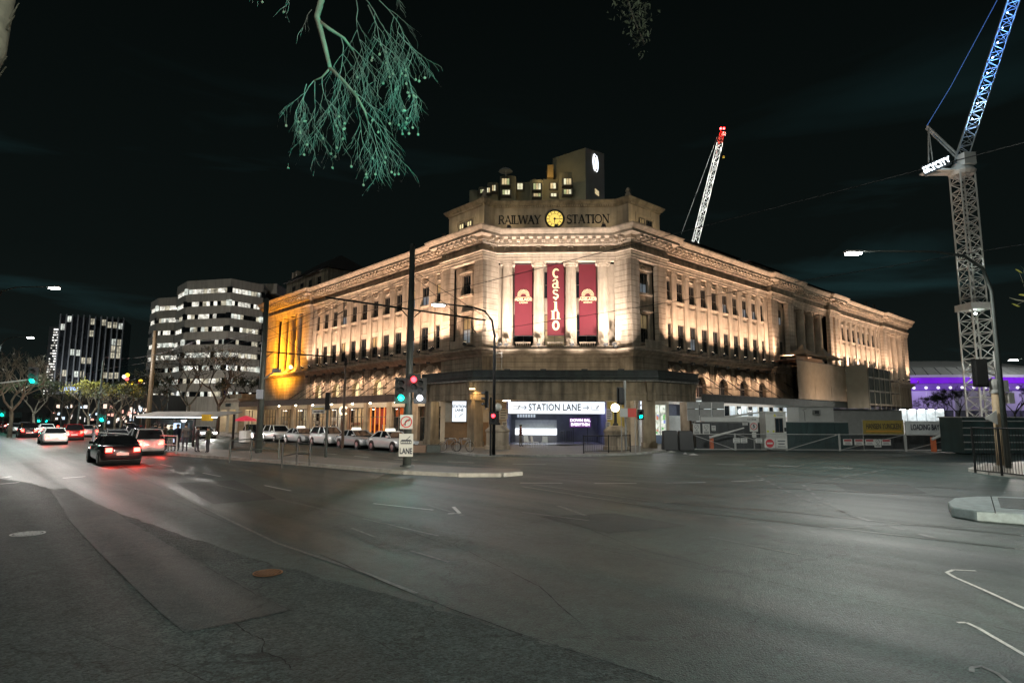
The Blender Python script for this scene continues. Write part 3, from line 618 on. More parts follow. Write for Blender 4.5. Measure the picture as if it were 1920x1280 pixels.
M_pave = mat('paving', (.16, .145, .125), rough=.6, var=.3, scale=1.2, bump=.1, bscale=20)
M_kerb = mat('kerb_concrete', (.34, .33, .30), rough=.8, var=.35, scale=2.5, bump=.2)
M_paint = mat('road_paint', (.55, .56, .54), rough=.6, var=.45, scale=14)
M_paintw = mat('worn_paint', (.15, .16, .155), rough=.6, var=.6, scale=9)
M_steel = mat('rail_steel', (.05, .05, .05), rough=.35, metal=.8, var=.2)
g_ = MB(); g_.add([(-900, -60, -.03), (900, -60, -.03), (900, 1600, -.03), (-900, 1600, -.03)], [(0, 1, 2, 3)]); struct('ground', g_, mat('distant_ground', (.03, .032, .028), rough=.95, var=.4, scale=.05))
def sheet(name, pts, z, m, kind='structure'):
    mb = MB(); mb.add([(p[0], p[1], z) for p in pts], [tuple(range(len(pts)))]); return tag(mb.build(name, m), kind=kind)
sheet('road', [(-260, -12), (130, -12), (130, 60), (40, 75), uv(-3, 100), uv(220, -5), uv(260, -60)], 0.0, M_road)
# coarse shoulder in the near corner (camera side)
sh = [gnd(x, y) for x, y in ((0, 897), (60, 905), (160, 938), (330, 1000), (520, 1060), (760, 1122), (960, 1186), (1130, 1238), (1290, 1292), (1500, 1380))]
def ragged(P, amp, n=14, seed=1, closed=False):
    rg = random.Random(seed); out_ = []
    for i in range(len(P) - (0 if closed else 1)):
        a, b = P[i], P[(i + 1) % len(P)]
        for k in range(n): q = a.lerp(b, k / n); out_.append(q + Vector((rg.uniform(-1, 1), rg.uniform(-1, 1), 0)) * amp)
    if not closed: out_.append(P[-1])
    return out_
sheet('shoulder', [(p.x, p.y) for p in ragged(sh, .05)] + [(3.2, 1.5), (0, -6), (-30, -6), (-40, 20)], .004, M_shoulder)
pt = [gnd(x, y) for x, y in ((345, 1187), (545, 1145), (470, 1105), (400, 1068), (330, 1030), (215, 960), (125, 915), (95, 918), (130, 975), (190, 1040), (270, 1120))]
sheet('road_patch', ragged(pt, .018, 16, 2, True), .008, M_patch)
M_patch2 = asphalt('old_patch_asphalt', (.062, .074, .069), .6, .6, 40)
for i, (q, m_) in enumerate((([(1010, 968), (1150, 962), (1290, 985), (1140, 1000)], M_patch), ([(620, 985), (760, 975), (900, 1020), (740, 1040)], M_patch2), ([(1560, 905), (1700, 908), (1740, 925), (1590, 922)], M_patch), ([(330, 905), (440, 900), (520, 935), (400, 945)], M_patch))):
    sheet('road_patch', ragged([gnd(x, y) for x, y in q], .02, 14, 10 + i, True), .0055 if i < 7 else .0085, m_)
M_crack = mat('crack', (.008, .008, .008), rough=.95, var=0)
def line(name, px, w, z, m, dash=None, jitter=0):
    mb = MB(); P = [gnd(x, y) for x, y in px]
    segs = []
    if dash:
        on, off = dash; tot = 0; L = [(P[i + 1] - P[i]).length for i in range(len(P) - 1)]; T = sum(L); d = 0
        def pos(d_):
            for i, l_ in enumerate(L):
                if d_ <= l_ or i == len(L) - 1: return P[i].lerp(P[i + 1], d_ / l_)
                d_ -= l_
        while d < T: segs.append((pos(d), pos(min(T, d + on)))); d += on + off
    else: segs = [(P[i], P[i + 1]) for i in range(len(P) - 1)]
    obs = []
    for a, b in segs:
        t_ = (b - a); t_.z = 0
        if t_.length < 1e-4: continue
        t_.normalize(); nn = Vector((-t_.y, t_.x, 0)) * w / 2
        q = [a + nn, b + nn, b - nn, a - nn]; mb.add([(p.x, p.y, z) for p in q], [(0, 1, 2, 3)])
    return tag(mb.build(name, m), kind='structure')
random.seed(3)
def crack(px, w):
    P = [gnd(x, y) for x, y in px]; mb = MB(); pts = []
    for i in range(len(P) - 1):
        for k in range(6): pts.append(P[i].lerp(P[i + 1], k / 6) + Vector((random.uniform(-1, 1), random.uniform(-1, 1), 0)) * w * 1.4)
    pts.append(P[-1])
    for i in range(len(pts) - 1):
        t_ = (pts[i + 1] - pts[i]).normalized(); nn = Vector((-t_.y, t_.x, 0)); w0 = w * random.uniform(.2, 1); w1 = w * random.uniform(.2, 1)
        q = [pts[i] + nn * w0, pts[i + 1] + nn * w1, pts[i + 1] - nn * w1, pts[i] - nn * w0]; mb.add([(p.x, p.y, .0125) for p in q], [(0, 1, 2, 3)])
    return tag(mb.build('road_crack', M_crack), kind='structure')
crack([(440, 1168), (470, 1192), (495, 1200), (490, 1222), (525, 1235), (545, 1255)], .011)
crack([(345, 1188), (420, 1171), (545, 1145)], .005); crack([(125, 972), (190, 1042), (270, 1122), (346, 1188)], .006)
crack([(385, 1062), (440, 1092), (480, 1115), (545, 1146)], .006); crack([(600, 1040), (760, 1110), (960, 1184), (1290, 1292)], .012)
crack([(1000, 952), (1200, 1030), (1500, 1105), (1800, 1160), (1920, 1190)], .008)
crack([(960, 1000), (1150, 1035), (1350, 1075)], .006)
crack([(560, 940), (700, 975), (880, 1035), (1010, 1100), (1090, 1170)], .010); crack([(1100, 925), (1300, 948), (1480, 965)], .010); crack([(120, 1180), (220, 1215), (330, 1250), (410, 1290)], .006); crack([(620, 1170), (700, 1200), (790, 1250)], .005); crack([(200, 905), (330, 940), (450, 990)], .010)
# painted lines
line('arrow_mark', [(800, 946), (868, 966)], .10, .0065, M_paintw); line('arrow_mark', [(850, 950), (862, 962), (840, 963)], .10, .0065, M_paint); line('arrow_mark', [(1046, 948), (1098, 966)], .12, .0065, M_paintw); line('lane_line', [(660, 990), (790, 1040), (960, 1085)], .06, .0065, M_paintw, (1.2, 1.6)); line('lane_line', [(1080, 930), (1360, 955), (1560, 985)], .09, .0065, M_paintw, (1.6, 2.4))
line('lane_dashes', [(975, 905), (1190, 906), (1330, 904), (1432, 900)], .12, .006, M_paint, (1.6, 1.2))
line('lane_line', [(700, 884), (850, 894), (1000, 894), (1190, 890)], .10, .006, M_paintw)
line('far_lane_dashes', [(1250, 868), (1400, 871), (1600, 878)], .13, .006, M_paint, (1.5, 1.1))
line('turn_guide_dashes', [(1418, 891), (1460, 913), (1520, 940), (1580, 960), (1640, 979), (1755, 1009)], .14, .006, M_paintw, (.7, .45))
line('turn_guide_dashes', [(1660, 880), (1560, 898), (1505, 908), (1540, 940), (1600, 968)], .12, .006, M_paintw, (.8, .5))
line('stop_line', [(1830, 1070), (1788, 1068), (1775, 1073), (1790, 1082), (1850, 1108), (1930, 1145)], .055, .006, M_paint)
line('bay_line', [(1795, 1167), (1812, 1167), (1832, 1176), (1930, 1233)], .05, .006, M_paint)
line('bay_line', [(1822, 1260), (1822, 1251), (1840, 1249), (1870, 1262), (1900, 1286)], .045, .006, M_paintw)
line('edge_line', [(215, 868), (330, 925), (430, 975), (520, 1018), (690, 1076), (780, 1112)], .07, .006, M_paintw)
line('lane_line', [(130, 845), (420, 912), (620, 958), (820, 1004), (940, 1030)], .06, .006, M_paintw, (3, 2))
line('lane_line', [(300, 870), (620, 935), (870, 962)], .08, .006, M_paint, (2.2, 4.5))
line('lane_marks', [(0, 896), (20, 893)], .12, .006, M_paint); line('lane_marks', [(0, 907), (36, 904)], .12, .006, M_paint); line('lane_marks', [(118, 896), (160, 893)], .12, .006, M_paint)
line('lane_line', [(1540, 992), (1690, 983), (1920, 990)], .07, .006, M_paintw)
line('lane_line', [(980, 960), (1300, 1000), (1600, 1060)], .06, .006, M_paintw, (2, 3))
line('far_lane_dashes', [(560, 845), (700, 858), (900, 868), (1100, 872)], .13, .006, M_paint, (1.8, 2.2))
# tram rails: grooved steel set in the asphalt
for px in ([(1010, 892), (1195, 902), (1500, 917), (1920, 938)], [(1000, 908), (1210, 938), (1500, 962), (1920, 1004)], [(980, 912), (1250, 954), (1560, 989), (1920, 1030)], [(1020, 886), (1300, 896), (1920, 920)]):
    line('tram_rail', px, .075, .007, M_steel); 
# footpath in front of the station, with kerb
fp = [uv(120, -8.6), uv(12, -8.6), uv(2, -8.5), Vector((-2.2, 39.9, 0)), Vector((1.5, 39.4, 0)), Vector((5.5, 40.6, 0)), Vector((8.8, 42.8, 0)), Vector((11.2, 46.0, 0)), Vector((12.5, 48.6, 0)), uv(-4.0, 12), uv(-3.6, 26), uv(3, 26), uv(3, 4), uv(120, 4)]
struct('footpath', MB().prism([(p.x, p.y) for p in fp], -.02, .13), M_pave)
def kerb(pts, w=.28, h=.135, name='kerb', m=None):
    # separate kerbstones end to end
    root = thing_struct(name)
    for i in range(len(pts) - 1):
        a, b = pts[i], pts[i + 1]; L = (b - a).length; n = max(1, int(L / 1.8)); t_ = (b - a).normalized(); nn = Vector((-t_.y, t_.x, 0))
        for k in range(n):
            p0 = a + t_ * (L * k / n + .01); p1 = a + t_ * (L * (k + 1) / n - .01)
            if (p0 - Vector((0, 0, 0))).length > 75: continue
            q = [p0 - nn * w / 2, p1 - nn * w / 2, p1 + nn * w / 2, p0 + nn * w / 2]
            mb = MB(); mb.hexa([(p.x, p.y, -.01) for p in q] + [(p.x, p.y, h) for p in q]); mb.build('kerbstone', m or M_kerb, root)
    return root
def thing_struct(name):
    o = bpy.data.objects.new(name, None); COL.objects.link(o); o['kind'] = 'structure'; return o
kerb([uv(60, -8.75), uv(12, -8.75), uv(2, -8.65), Vector((-2.2, 39.75, 0)), Vector((1.5, 39.25, 0)), Vector((5.6, 40.45, 0)), Vector((8.95, 42.7, 0)), Vector((11.35, 46.0, 0))], h=.14)
# tram median with pale concrete edge
near = [(976, 890), (940, 893), (860, 893), (760, 888), (640, 878), (500, 866), (380, 857), (250, 847)]; far = [(250, 839), (380, 844), (500, 851), (640, 864), (760, 874), (860, 881), (940, 884), (976, 886)]
md = [gnd(x, y) for x, y in near + far]; struct('tram_median', MB().prism([(p.x, p.y) for p in md], -.02, .15), M_pave)
kerb([gnd(x, y) + Vector((0, -.12, 0)) for x, y in near], h=.16, name='median_kerb'); 
# white painted concrete nose at the right edge
wn = MB(); cpts = [gnd(x, y) for x, y in ((1778, 957), (1790, 949), (1830, 946), (1880, 946), (1960, 950), (2100, 958), (2100, 1002), (1960, 987), (1900, 982), (1830, 976), (1784, 968))]
nose = tag(MB().prism([(p.x, p.y) for p in cpts], -.01, .24).build('traffic_island', mat('white_kerb_paint', (.42, .50, .50), rough=.7, var=.35, scale=4, bump=.2), bevel=.03), 'white painted concrete island nose at the right of the road', 'traffic island')
p0, p1 = gnd(1860, 946), gnd(1868, 981)
MB().path([(p0.x, p0.y + .01, .243), (p1.x, p1.y - .01, .243)], .012, 4).build('joint', M_crack, nose)
top = MB().prism([(p.x, p.y) for p in [gnd(x, y) for x, y in ((1872, 949), (1960, 953), (2090, 960), (2090, 985), (1960, 976), (1878, 970))]], .242, .252).build('infill', M_road, nose)
# right corner island with kerb
ci = [gnd(x, y) for x, y in ((1822, 884), (1860, 890), (1930, 897), (2100, 908), (2100, 868), (1930, 868), (1850, 874))]
struct('corner_footpath', MB().prism([(p.x, p.y) for p in ci], -.01, .14), M_pave)
kerb([gnd(x, y) for x, y in ((1850, 873), (1822, 884), (1860, 890), (1930, 897), (2000, 902))], h=.15, name='corner_kerb')
# manhole covers
def manhole(px, py, r, label, rim, lidm, z=.009):
    c_ = gnd(px, py); c_.z = z; t = thing('manhole_cover', c_, label, 'manhole cover')
    MB().lathe((c_.x, c_.y, z), [(r, 0), (r, .008), (r * .90, .008), (r * .90, .002)], 32).build('rim', rim, t)
    MB().lathe((c_.x, c_.y, z), [(r * .88, 0), (r * .88, .004)], 32).build('lid', lidm, t)
    rb = MB()
    for k in range(-3, 4):
        h = math.sqrt(max(.01, (r * .74) ** 2 - (k * r * .22) ** 2)); rb.box(c_.x + k * r * .22 - r * .05, c_.x + k * r * .22 + r * .05, c_.y - h, c_.y + h, z + .004, z + .010)
    tag(rb.build('tread_ribs', rim, t), kind='stuff')
manhole(502, 1075, .22, 'small round manhole cover with copper coloured rim in the near asphalt', mat('copper_rim', (.42, .20, .09), rough=.45, metal=.5, var=.3, scale=20), mat('cover_iron', (.035, .028, .022), rough=.6, metal=.4, var=.3, scale=20), .013)
manhole(52, 1001, .30, 'pale rimmed round manhole cover at the left edge of the road', mat('pale_rim', (.5, .5, .47), rough=.6, var=.4, scale=20), mat('cover_grey', (.04, .042, .04), rough=.6, var=.3, scale=20))
# ================================================================ banners between the columns
M_ban = mat('banner_red', (.12, .008, .017), rough=.7, var=.12, scale=.8)
M_gold = mat('banner_cream', (.80, .62, .38), rough=.6, var=0)
def banner(i, x0, x1, label, kind):
    a, b = s_of(x0, -.8, 560), s_of(x1, -.8, 560); z0, z1 = 10.05, 16.86; o0 = -.8
    base = FF((a + b) / 2, o0, z0); t = thing('banner', base, label, 'banner', 'casino banners between the columns')
    nx, nz = 10, 22; vs = []; fs = []; rg = random.Random(i)
    ph = rg.random() * 6
    for j in range(nz + 1):
        for k in range(nx + 1):
            u = k / nx; v = j / nz; vs.append(FF(a + (b - a) * u, o0 + .025 * math.sin(5 * u + ph + 2 * v) * (1 - v * .5) + .015 * math.sin(9 * v + ph), z0 + (z1 - z0) * v))
    n = len(vs); vs += [p + Vector((FF.n.x, FF.n.y, 0)) * -.012 for p in vs]
    for j in range(nz):
        for k in range(nx):
            q = j * (nx + 1) + k; fs.append((q, q + 1, q + nx + 2, q + nx + 1)); fs.append((n + q, n + q + nx + 1, n + q + nx + 2, n + q + 1))
    MB().add(vs, fs).build('cloth', M_ban, t, smooth=True)
    for z in (z0, z1): MB().path([FF(a - .06, o0, z), FF(b + .06, o0, z)], .04, 6).build('rod', M_steel, t)
    c_ = (a + b) / 2; of = o0 + .07; w = b - a
    if kind == 'word':
        for k, ch in enumerate('casino'):
            key = (ch, M_gold.name)
            if key not in GM: GM[key] = glyph(ch, M_gold)
            gw, me = GM[key]; h = 1.12; z = 15.5 - k * .98 - (.12 if ch == 'i' else 0)
            q = inst('letter', me, FF(c_ - gw * h / 2, of, z), FF.rz + math.pi, t, (h, .3, h))
    else:
        zc = 13.75; em = MB()
        for k in range(15):
            a_ = math.pi * (k + .5) / 15; r0, r1 = .26, .56 + .12 * math.sin(a_)
            p = lambda r, d: (c_ + r * math.cos(a_ + d), zc + r * math.sin(a_ + d) * 1.0)
            em.fprism(FF, [p(r0, -.035), p(r1, -.05), p(r1, .05), p(r0, .035)], of, of + .012)
        em.fprism(FF, [(c_ - .72, zc - .1), (c_ + .72, zc - .1), (c_ + .72, zc - .06), (c_ - .72, zc - .06)], of, of + .012)
        tag(em.build('sunburst_emblem', M_gold, t), kind='stuff')
        text('ADELAIDE', FF(c_, of + .01, zc - .30), .27, M_gold, FF.rz + math.pi, t, sx=.95, bold=.012); text('CASINO', FF(c_, of + .01, zc - .60), .14, M_gold, FF.rz + math.pi, t, bold=.006, space=1.2)
banner(1, 965, 998, 'red banner with sunburst emblem, left of the casino banner', 'emblem')
banner(2, 1026, 1058, 'red banner with vertical cream casino lettering in the middle', 'word')
banner(3, 1086, 1118, 'red banner with sunburst emblem, right of the casino banner', 'emblem')
# ================================================================ entrance arcade
AL = Vector((-3.03, 50.0)); AR = AL + fd * 14.66
FAF = Frame(AL, fd, FF.n); FAL = Frame(AL, dL, -dR); FAR = Frame(AR, dR, -dL)
arc_t = thing('entrance_arcade', (4.3, 50, 0), 'low concrete entrance arcade with dark green parapet round the corner', 'arcade')
AP = [p2(FAL, 7.2, 0), AL.copy(), AR.copy(), p2(FAR, 5.9, 0)]
molding(AP, [(-.45, 3.9), (0, 3.9), (0, 4.36), (.05, 4.38), (.05, 4.46), (0, 4.48), (0, 5.38), (-.45, 5.38)]).build('beam', M_conc, arc_t)
molding(AP, [(-.5, 5.40), (.14, 5.40), (.14, 5.50), (.32, 5.54), (.32, 5.66), (.42, 5.70), (.42, 5.84), (.30, 5.86), (.30, 6.20), (.36, 6.22), (.36, 6.32), (-.5, 6.32)]).build('parapet', M_dkgreen, arc_t)
molding(AP, [(.10, 5.40), (.30, 5.44), (.30, 5.51), (.10, 5.47)]).build('drip_edge', mat('flaking_white', (.42, .40, .36), rough=.8, var=.7, scale=5), arc_t)
rfp = [p2(FAL, 7.1, -.4), AL + fd * .3 - FF.n * .4, AR - fd * .3 - FF.n * .4, p2(FAR, 5.8, -.4), p2(FR, 5.6, .05), p2(FR, 0, .06), CC - FF.n * -.06, CB - FF.n * -.06, p2(FL, 0, .06), p2(FL, 7.4, .05)]
MB().prism(rfp, 5.42, 5.6).build('roof_slab', M_dkgreen, arc_t); MB().prism(rfp, 4.20, 4.30).build('ceiling', mat('arcade_ceiling', (.42, .38, .32), rough=.8, var=.15), arc_t)
def pillar(F, s, w=.95):
    mb = MB(); mb.fbox(F, s - w / 2, s + w / 2, -w + .02, -.02, .13, 3.9); mb.fbox(F, s - w / 2 - .08, s + w / 2 + .08, -w - .06, .06, .13, .55); mb.build('pillar', M_conc, arc_t)
    b_ = MB(); b_.fprism(F, [(s - .16, 3.9), (s + .16, 3.9), (s + .16, 5.36), (s - .16, 5.36)], .02, .14)
    b_.hexa([F(s - .16, .02, 4.55), F(s + .16, .02, 4.55), F(s + .16, .16, 4.55), F(s - .16, .16, 4.55), F(s - .24, .02, 5.36), F(s + .24, .02, 5.36), F(s + .24, .42, 5.36), F(s - .24, .42, 5.36)]); b_.build('bracket', M_conc, arc_t)
pillar(FAL, 6.7); pillar(FAL, .5); pillar(FAF, 14.1); pillar(FAR, 5.3)
# lines cast into the beam (panel joints)
for s in (2.6, 5.2, 9.4, 12.0): MB().fbox(FAF, s - .12, s + .12, .0, .06, 4.5, 5.36).build('beam_rib', M_conc, arc_t)
# ---- ground floor of the station corner
M_cream = mat('cream_render', (.50, .43, .33), rough=.7, var=.2, scale=1.5)
M_tilew = mat('pale_panel', (.55, .55, .55), rough=.5, var=.12)
M_bluewall = mat('grey_blue_panel', (.16, .17, .24), rough=.5, var=.2)
e0, e1 = s_of(950, 0, 770), s_of(1137, 0, 770)
gw = MB(); gw.fbox(FF, -1.2, e0, -.5, 0, .13, 4.2); gw.fbox(FF, e1, FW + 1.2, -.5, 0, .13, 4.2); gw.fbox(FF, e0, e1, -.5, -.02, 3.95, 4.2)
gw.build('entrance_wall', M_cream, station)
MB().fbox(FL, .1, 6.2, -.45, 0, .13, 4.62).build('corner_wall', M_cream, station); MB().fbox(FR, .1, 5.4, -.45, 0, .13, 4.62).build('corner_wall', M_cream, station)
hall = thing('entrance_hall', FF((e0 + e1) / 2, -4, .13), 'bright open entrance hall under the station lane sign', 'entrance')
mb = MB(); mb.fbox(FF, e0 - .15, e0, -8.6, -.5, .13, 3.95); mb.build('side_wall', M_bluewall, hall); mb = MB(); mb.fbox(FF, e1, e1 + .15, -8.6, -.5, .13, 3.95); mb.build('side_wall', M_bluewall, hall)
MB().fbox(FF, e0 - .15, e1 + .15, -8.8, -8.6, .13, 3.95).build('back_wall', mat('dim_back', (.12, .13, .15), rough=.6, var=.3, scale=1), hall)
MB().fbox(FF, e0, e1, -8.6, -.5, 3.82, 3.95).build('ceiling', mat('hall_ceiling', (.4, .4, .42), rough=.7, var=.1), hall)
MB().fbox(FF, e0, e1, -8.6, -.2, .10, .135).build('floor', mat('hall_floor', (.25, .25, .26), rough=.25, var=.2), hall)
sx0, sx1 = s_of(966, -5, 805), s_of(1044, -5, 805)
mb = MB(); mb.fbox(FF, sx0, sx1, -5.9, -5.2, .13, .85); mb.build('counter', mat('counter_grey', (.2, .2, .2), rough=.4, var=.1), hall)
MB().fbox(FF, sx0, sx1, -5.6, -5.0, .86, 1.45).build('display_case', emit('display_white', (.9, .95, 1), 2.6, True), hall)
MB().fbox(FF, sx0, sx1, -5.7, -5.2, 1.5, 2.3).build('shutter', mat('shutter_grey', (.34, .36, .34), rough=.5, var=.2), hall)
for k in range(7):
    s = e0 + .6 + k * .28; MB().fbox(FF, s, s + .2, -8.55, -8.5, 2.55, 3.1).build('back_window', emit('back_window_glow', (.8, .9, 1), .5), hall)
for k in range(8):
    s = s_of(1052, -5, 805) + k * .17; MB().path([FF(s, -5.2, .14), FF(s, -5.2, 1.25)], .03, 6).build('rail_post', M_steel, hall)
scr = thing('led_screen', FF(s_of(1088, -2.5, 792), -2.5, 1.7), 'purple and white sale screen in the entrance hall', 'screen')
q0, q1 = s_of(1068, -2.5, 792), s_of(1108, -2.5, 792)
MB().fbox(FF, q0, q1, -2.6, -2.5, 1.62, 2.5).build('panel', emit('screen_purple', (.22, .03, .34), .35), scr)
MB().fbox(FF, q0 + .3, q0 + .36, -2.58, -2.54, .14, 1.62).build('leg', M_iron, scr); MB().fbox(FF, q1 - .36, q1 - .3, -2.58, -2.54, .14, 1.62).build('leg', M_iron, scr)
M_scrt = emit('screen_text', (.95, .85, 1), 1.6)
text('DOWN SAL', FF((q0 + q1) / 2, -2.49, 2.27), .26, M_scrt, FF.rz + math.pi, scr, sx=1.0, bold=.02); text('EVERYTHIN', FF((q0 + q1) / 2, -2.49, 1.88), .26, M_scrt, FF.rz + math.pi, scr, sx=.95, bold=.02)
lamp('POINT', FF((e0 + e1) / 2 - 1.5, -3, 3.4), 110, (.8, .88, 1), .3, hall); lamp('POINT', FF(e1 - 1, -4, 3.3), 70, (.45, .45, 1), .3, hall)
lamp('POINT', FF(e0 + .3, -.4, 3.0), 26, (.15, .15, 1), .06, hall); lamp('POINT', FF(e1 - .3, -.4, 3.0), 26, (.2, .2, 1), .06, hall)
# illuminated signs
M_signw = emit('sign_white', (.86, .93, 1), 1.25, True); M_signframe = mat('sign_frame', (.05, .06, .09), rough=.4, var=.1); M_sblack = mat('sign_letter', (.03, .035, .05), rough=.6, var=0)
M_sgrey = mat('sign_scribble', (.45, .48, .52), rough=.6, var=0)
def arrow(F, c_, o, z, d, m, parent, L=.55, h=.2):
    mb = MB(); mb.fbox(F, c_ - L / 2, c_ + L / 2, o, o + .01, z - .03, z + .03)
    tip = c_ + d * L / 2
    for sg in (1, -1): mb.fprism(F, [(tip, z - .03 * sg), (tip, z + .05 * sg), (tip - d * h, z + (h + .02) * sg), (tip - d * h, z + (h - .06) * sg)], o + .001, o + .011)
    return tag(mb.build('arrow', m, parent), kind='stuff')
a, b = s_of(953, .35, 765), s_of(1134, .35, 765); sg = thing('shop_sign', FF((a + b) / 2, .3, 2.85), 'long backlit white STATION LANE sign above the entrance hall', 'sign')
MB().fbox(FF, a - .06, b + .06, .1, .28, 2.80, 3.98).build('frame', M_signframe, sg); MB().fbox(FF, a, b, .28, .31, 2.86, 3.92).build('face', M_signw, sg)
c_ = (a + b) / 2; text('STATION LANE', FF(c_ - .15, .32, 3.40), .62, M_sblack, FF.rz + math.pi, sg, sx=.77, bold=.014, space=1.05)
arrow(FF, c_ - 2.95, .315, 3.40, 1, M_sblack, sg); arrow(FF, c_ + 2.62, .315, 3.40, 1, M_sblack, sg)
for s in (a + .8, b - .8):
    mb = MB(); mb.fbox(FF, s - .38, s + .38, .312, .318, 3.2, 3.25); mb.fbox(FF, s - .38, s + .30, .312, .318, 3.5, 3.54); mb.fbox(FF, s - .38, s - .34, .3125, .3185, 3.25, 3.5); mb.fprism(FF, [(s + .0, 3.3), (s + .12, 3.3), (s + .32, 3.6), (s + .24, 3.62)], .319, .324); tag(mb.build('small_logo', M_sgrey, sg), kind='stuff')
for s in (a + .8, a + 3, b - 3, b - .8): MB().path([FF(s, .2, 3.98), FF(s, .2, 4.2)], .03, 6).build('hanger', M_iron, sg)
def poster(F, s0, s1, o, z0, z1, label):
    t = thing('poster_sign', F((s0 + s1) / 2, o, z0), label, 'sign'); MB().fbox(F, s0 - .05, s1 + .05, o - .1, o, z0 - .05, z1 + .05).build('frame', M_signframe, t); MB().fbox(F, s0, s1, o, o + .02, z0, z1).build('face', M_signw, t)
    c_ = (s0 + s1) / 2; w = s1 - s0; rz_ = F.rz + math.pi
    text('STATION', F(c_, o + .03, z1 - (z1 - z0) * .26), .19 * w / 1.2 * 1.2, M_sblack, rz_, t, sx=.92, bold=.008); text('LANE', F(c_, o + .03, z1 - (z1 - z0) * .44), .19 * w / 1.2 * 1.2, M_sblack, rz_, t, bold=.008)
    mb = MB(); zz = z0 + (z1 - z0) * .28; mb.fbox(F, c_ - w * .28, c_ - w * .25, o + .021, o + .026, zz - .15, zz + .15); mb.fbox(F, c_ - w * .25, c_ + w * .12, o + .021, o + .026, zz - .15, zz - .12); mb.fprism(F, [(c_ - .05, zz - .05), (c_ + .05, zz - .05), (c_ + w * .3, zz + .18), (c_ + w * .22, zz + .2)], o + .021, o + .026); tag(mb.build('small_logo', M_sgrey, t), kind='stuff')
FPo = Frame(Vector((-5.2, 53.0)), Vector((1, -.05)), Vector((-.05, -1)))
poster(FPo, .08, 1.28, .0, 2.14, 3.87, 'upright backlit STATION LANE poster under the arcade, near the bicycles')
FPo2 = Frame(Vector((11.15, 53.6)), Vector((1, -.05)), Vector((-.05, -1)))
poster(FPo2, .08, .72, .0, 2.6, 3.97, 'narrow backlit STATION LANE poster behind the person, right of the entrance')
# posts carrying the posters
kiosk = thing('ticket_kiosk', FPo2(.3, -.5, .13), 'slim white kiosk under the narrow poster', 'kiosk')
MB().fbox(FPo2, -.05, .85, -.7, -.11, .13, 4.1).build('cabinet', M_tilew, kiosk); MB().fbox(FPo2, .25, .75, -.108, -.09, 1.5, 1.75).build('notice', mat('red_notice', (.6, .1, .1), rough=.5, var=0), kiosk); MB().fbox(FPo2, .1, .4, -.108, -.07, .9, .96).build('slot', mat('bright_slot', (.8, .8, .8), var=0), kiosk)
pp = thing('timber_partition', FPo(.6, -.5, .13), 'timber and cream partition below the left poster', 'partition')
MB().fbox(FPo, -.6, 3.2, -.6, -.35, .13, 2.1).build('panel', mat('timber', (.26, .15, .07), rough=.5, var=.3, scale=2), pp); MB().fbox(FPo, -.6, 3.2, -.62, -.33, 2.1, 4.1).build('upper_panel', M_cream, pp)
# wall panel right of the hall, the globe's yellow light put into its colour
MB().fbox(FF, e1 + .1, FW + .6, 0, .05, .2, 3.95).build('wall_panel', mat('yellow_lit_render', (.55, .42, .10), rough=.6, var=.15), station)
def notice(F, s, o, z, w, h, label, lines=4, par=None):
    t = thing('notice_board', F(s, o, z), label, 'notice'); MB().fbox(F, s - w / 2, s + w / 2, o, o + .03, z, z + h).build('board', mat('notice_white', (.7, .7, .66), rough=.5, var=.05), t)
    mb = MB()
    for k in range(lines):
        zz = z + h * (.15 + .7 * k / max(1, lines - 1)); mb.fbox(F, s - w * .36, s + w * .36 * (.6 + .4 * ((k * 7) % 3) / 2), o + .03, o + .034, zz - h * .04, zz + h * .03)
    tag(mb.build('print', M_sblack, t), kind='stuff')
notice(FF, s_of(944, .06, 770), .02, 2.35, .75, .95, 'white printed notice left of the entrance hall'); notice(FF, s_of(1142, .06, 770), .06, 2.35, .55, .95, 'white printed notice on the yellow lit wall right of the entrance', 5)
notice(FF, s_of(946, .06, 790), .02, 1.35, .45, .8, 'small white timetable left of the entrance hall', 6); notice(FF, s_of(1140, .06, 790), .06, 1.35, .4, .8, 'small white timetable on the yellow lit wall', 6)
# globe lamps on stone plinths
def globe(px, lit, label, lab2):
    p = at(px, 790, 46.6); p.z = .13
    pl = thing('stone_plinth', p, lab2, 'plinth')
    MB().lathe(p, [(.95, 0), (.95, .25), (.86, .3), (.86, 1.25), (.92, 1.3), (.92, 1.42), (.55, 1.75), (.3, 1.8)], 20).build('plinth', M_stone2, pl)
    q = p + Vector((0, 0, 1.8)); t = thing('globe_lamp', q, label, 'lamp')
    MB().lathe(q, [(.22, 0), (.22, .1), (.12, .2), (.10, .9), (.14, 1.0), (.1, 1.05)], 10).build('post', M_iron, t)
    MB().sphere(q + Vector((0, 0, 1.33)), .32, 16, 10).build('globe', emit('globe_lit', (1, .86, .5), 9, False) if lit else mat('globe_glass', (.7, .68, .6), rough=.2, var=.1), t, smooth=True)
    if lit: lamp('POINT', q + Vector((0, .0, 1.33)), 260, (1, .8, .35), .33, t)
globe(1154, True, 'lit yellow globe lamp on the plinth right of the entrance', 'round stone plinth under the lit globe lamp')
globe(933, False, 'unlit white globe lamp on the plinth left of the entrance', 'round stone plinth under the unlit globe lamp')
for s in (3.0, 7.3, 11.6):
    p = FAF(s, -1.2, 5.75); MB().cbox(p, .3, .25, .2).build('fill_flood', M_lampbody, arc_t); lamp('SPOT', p + Vector((0, .2, .25)), 150, (1, .82, .6), .1, arc_t, FF(s - 1.8, 0, 7.4), 110)  # unseen floods added behind the parapet to brighten the front base
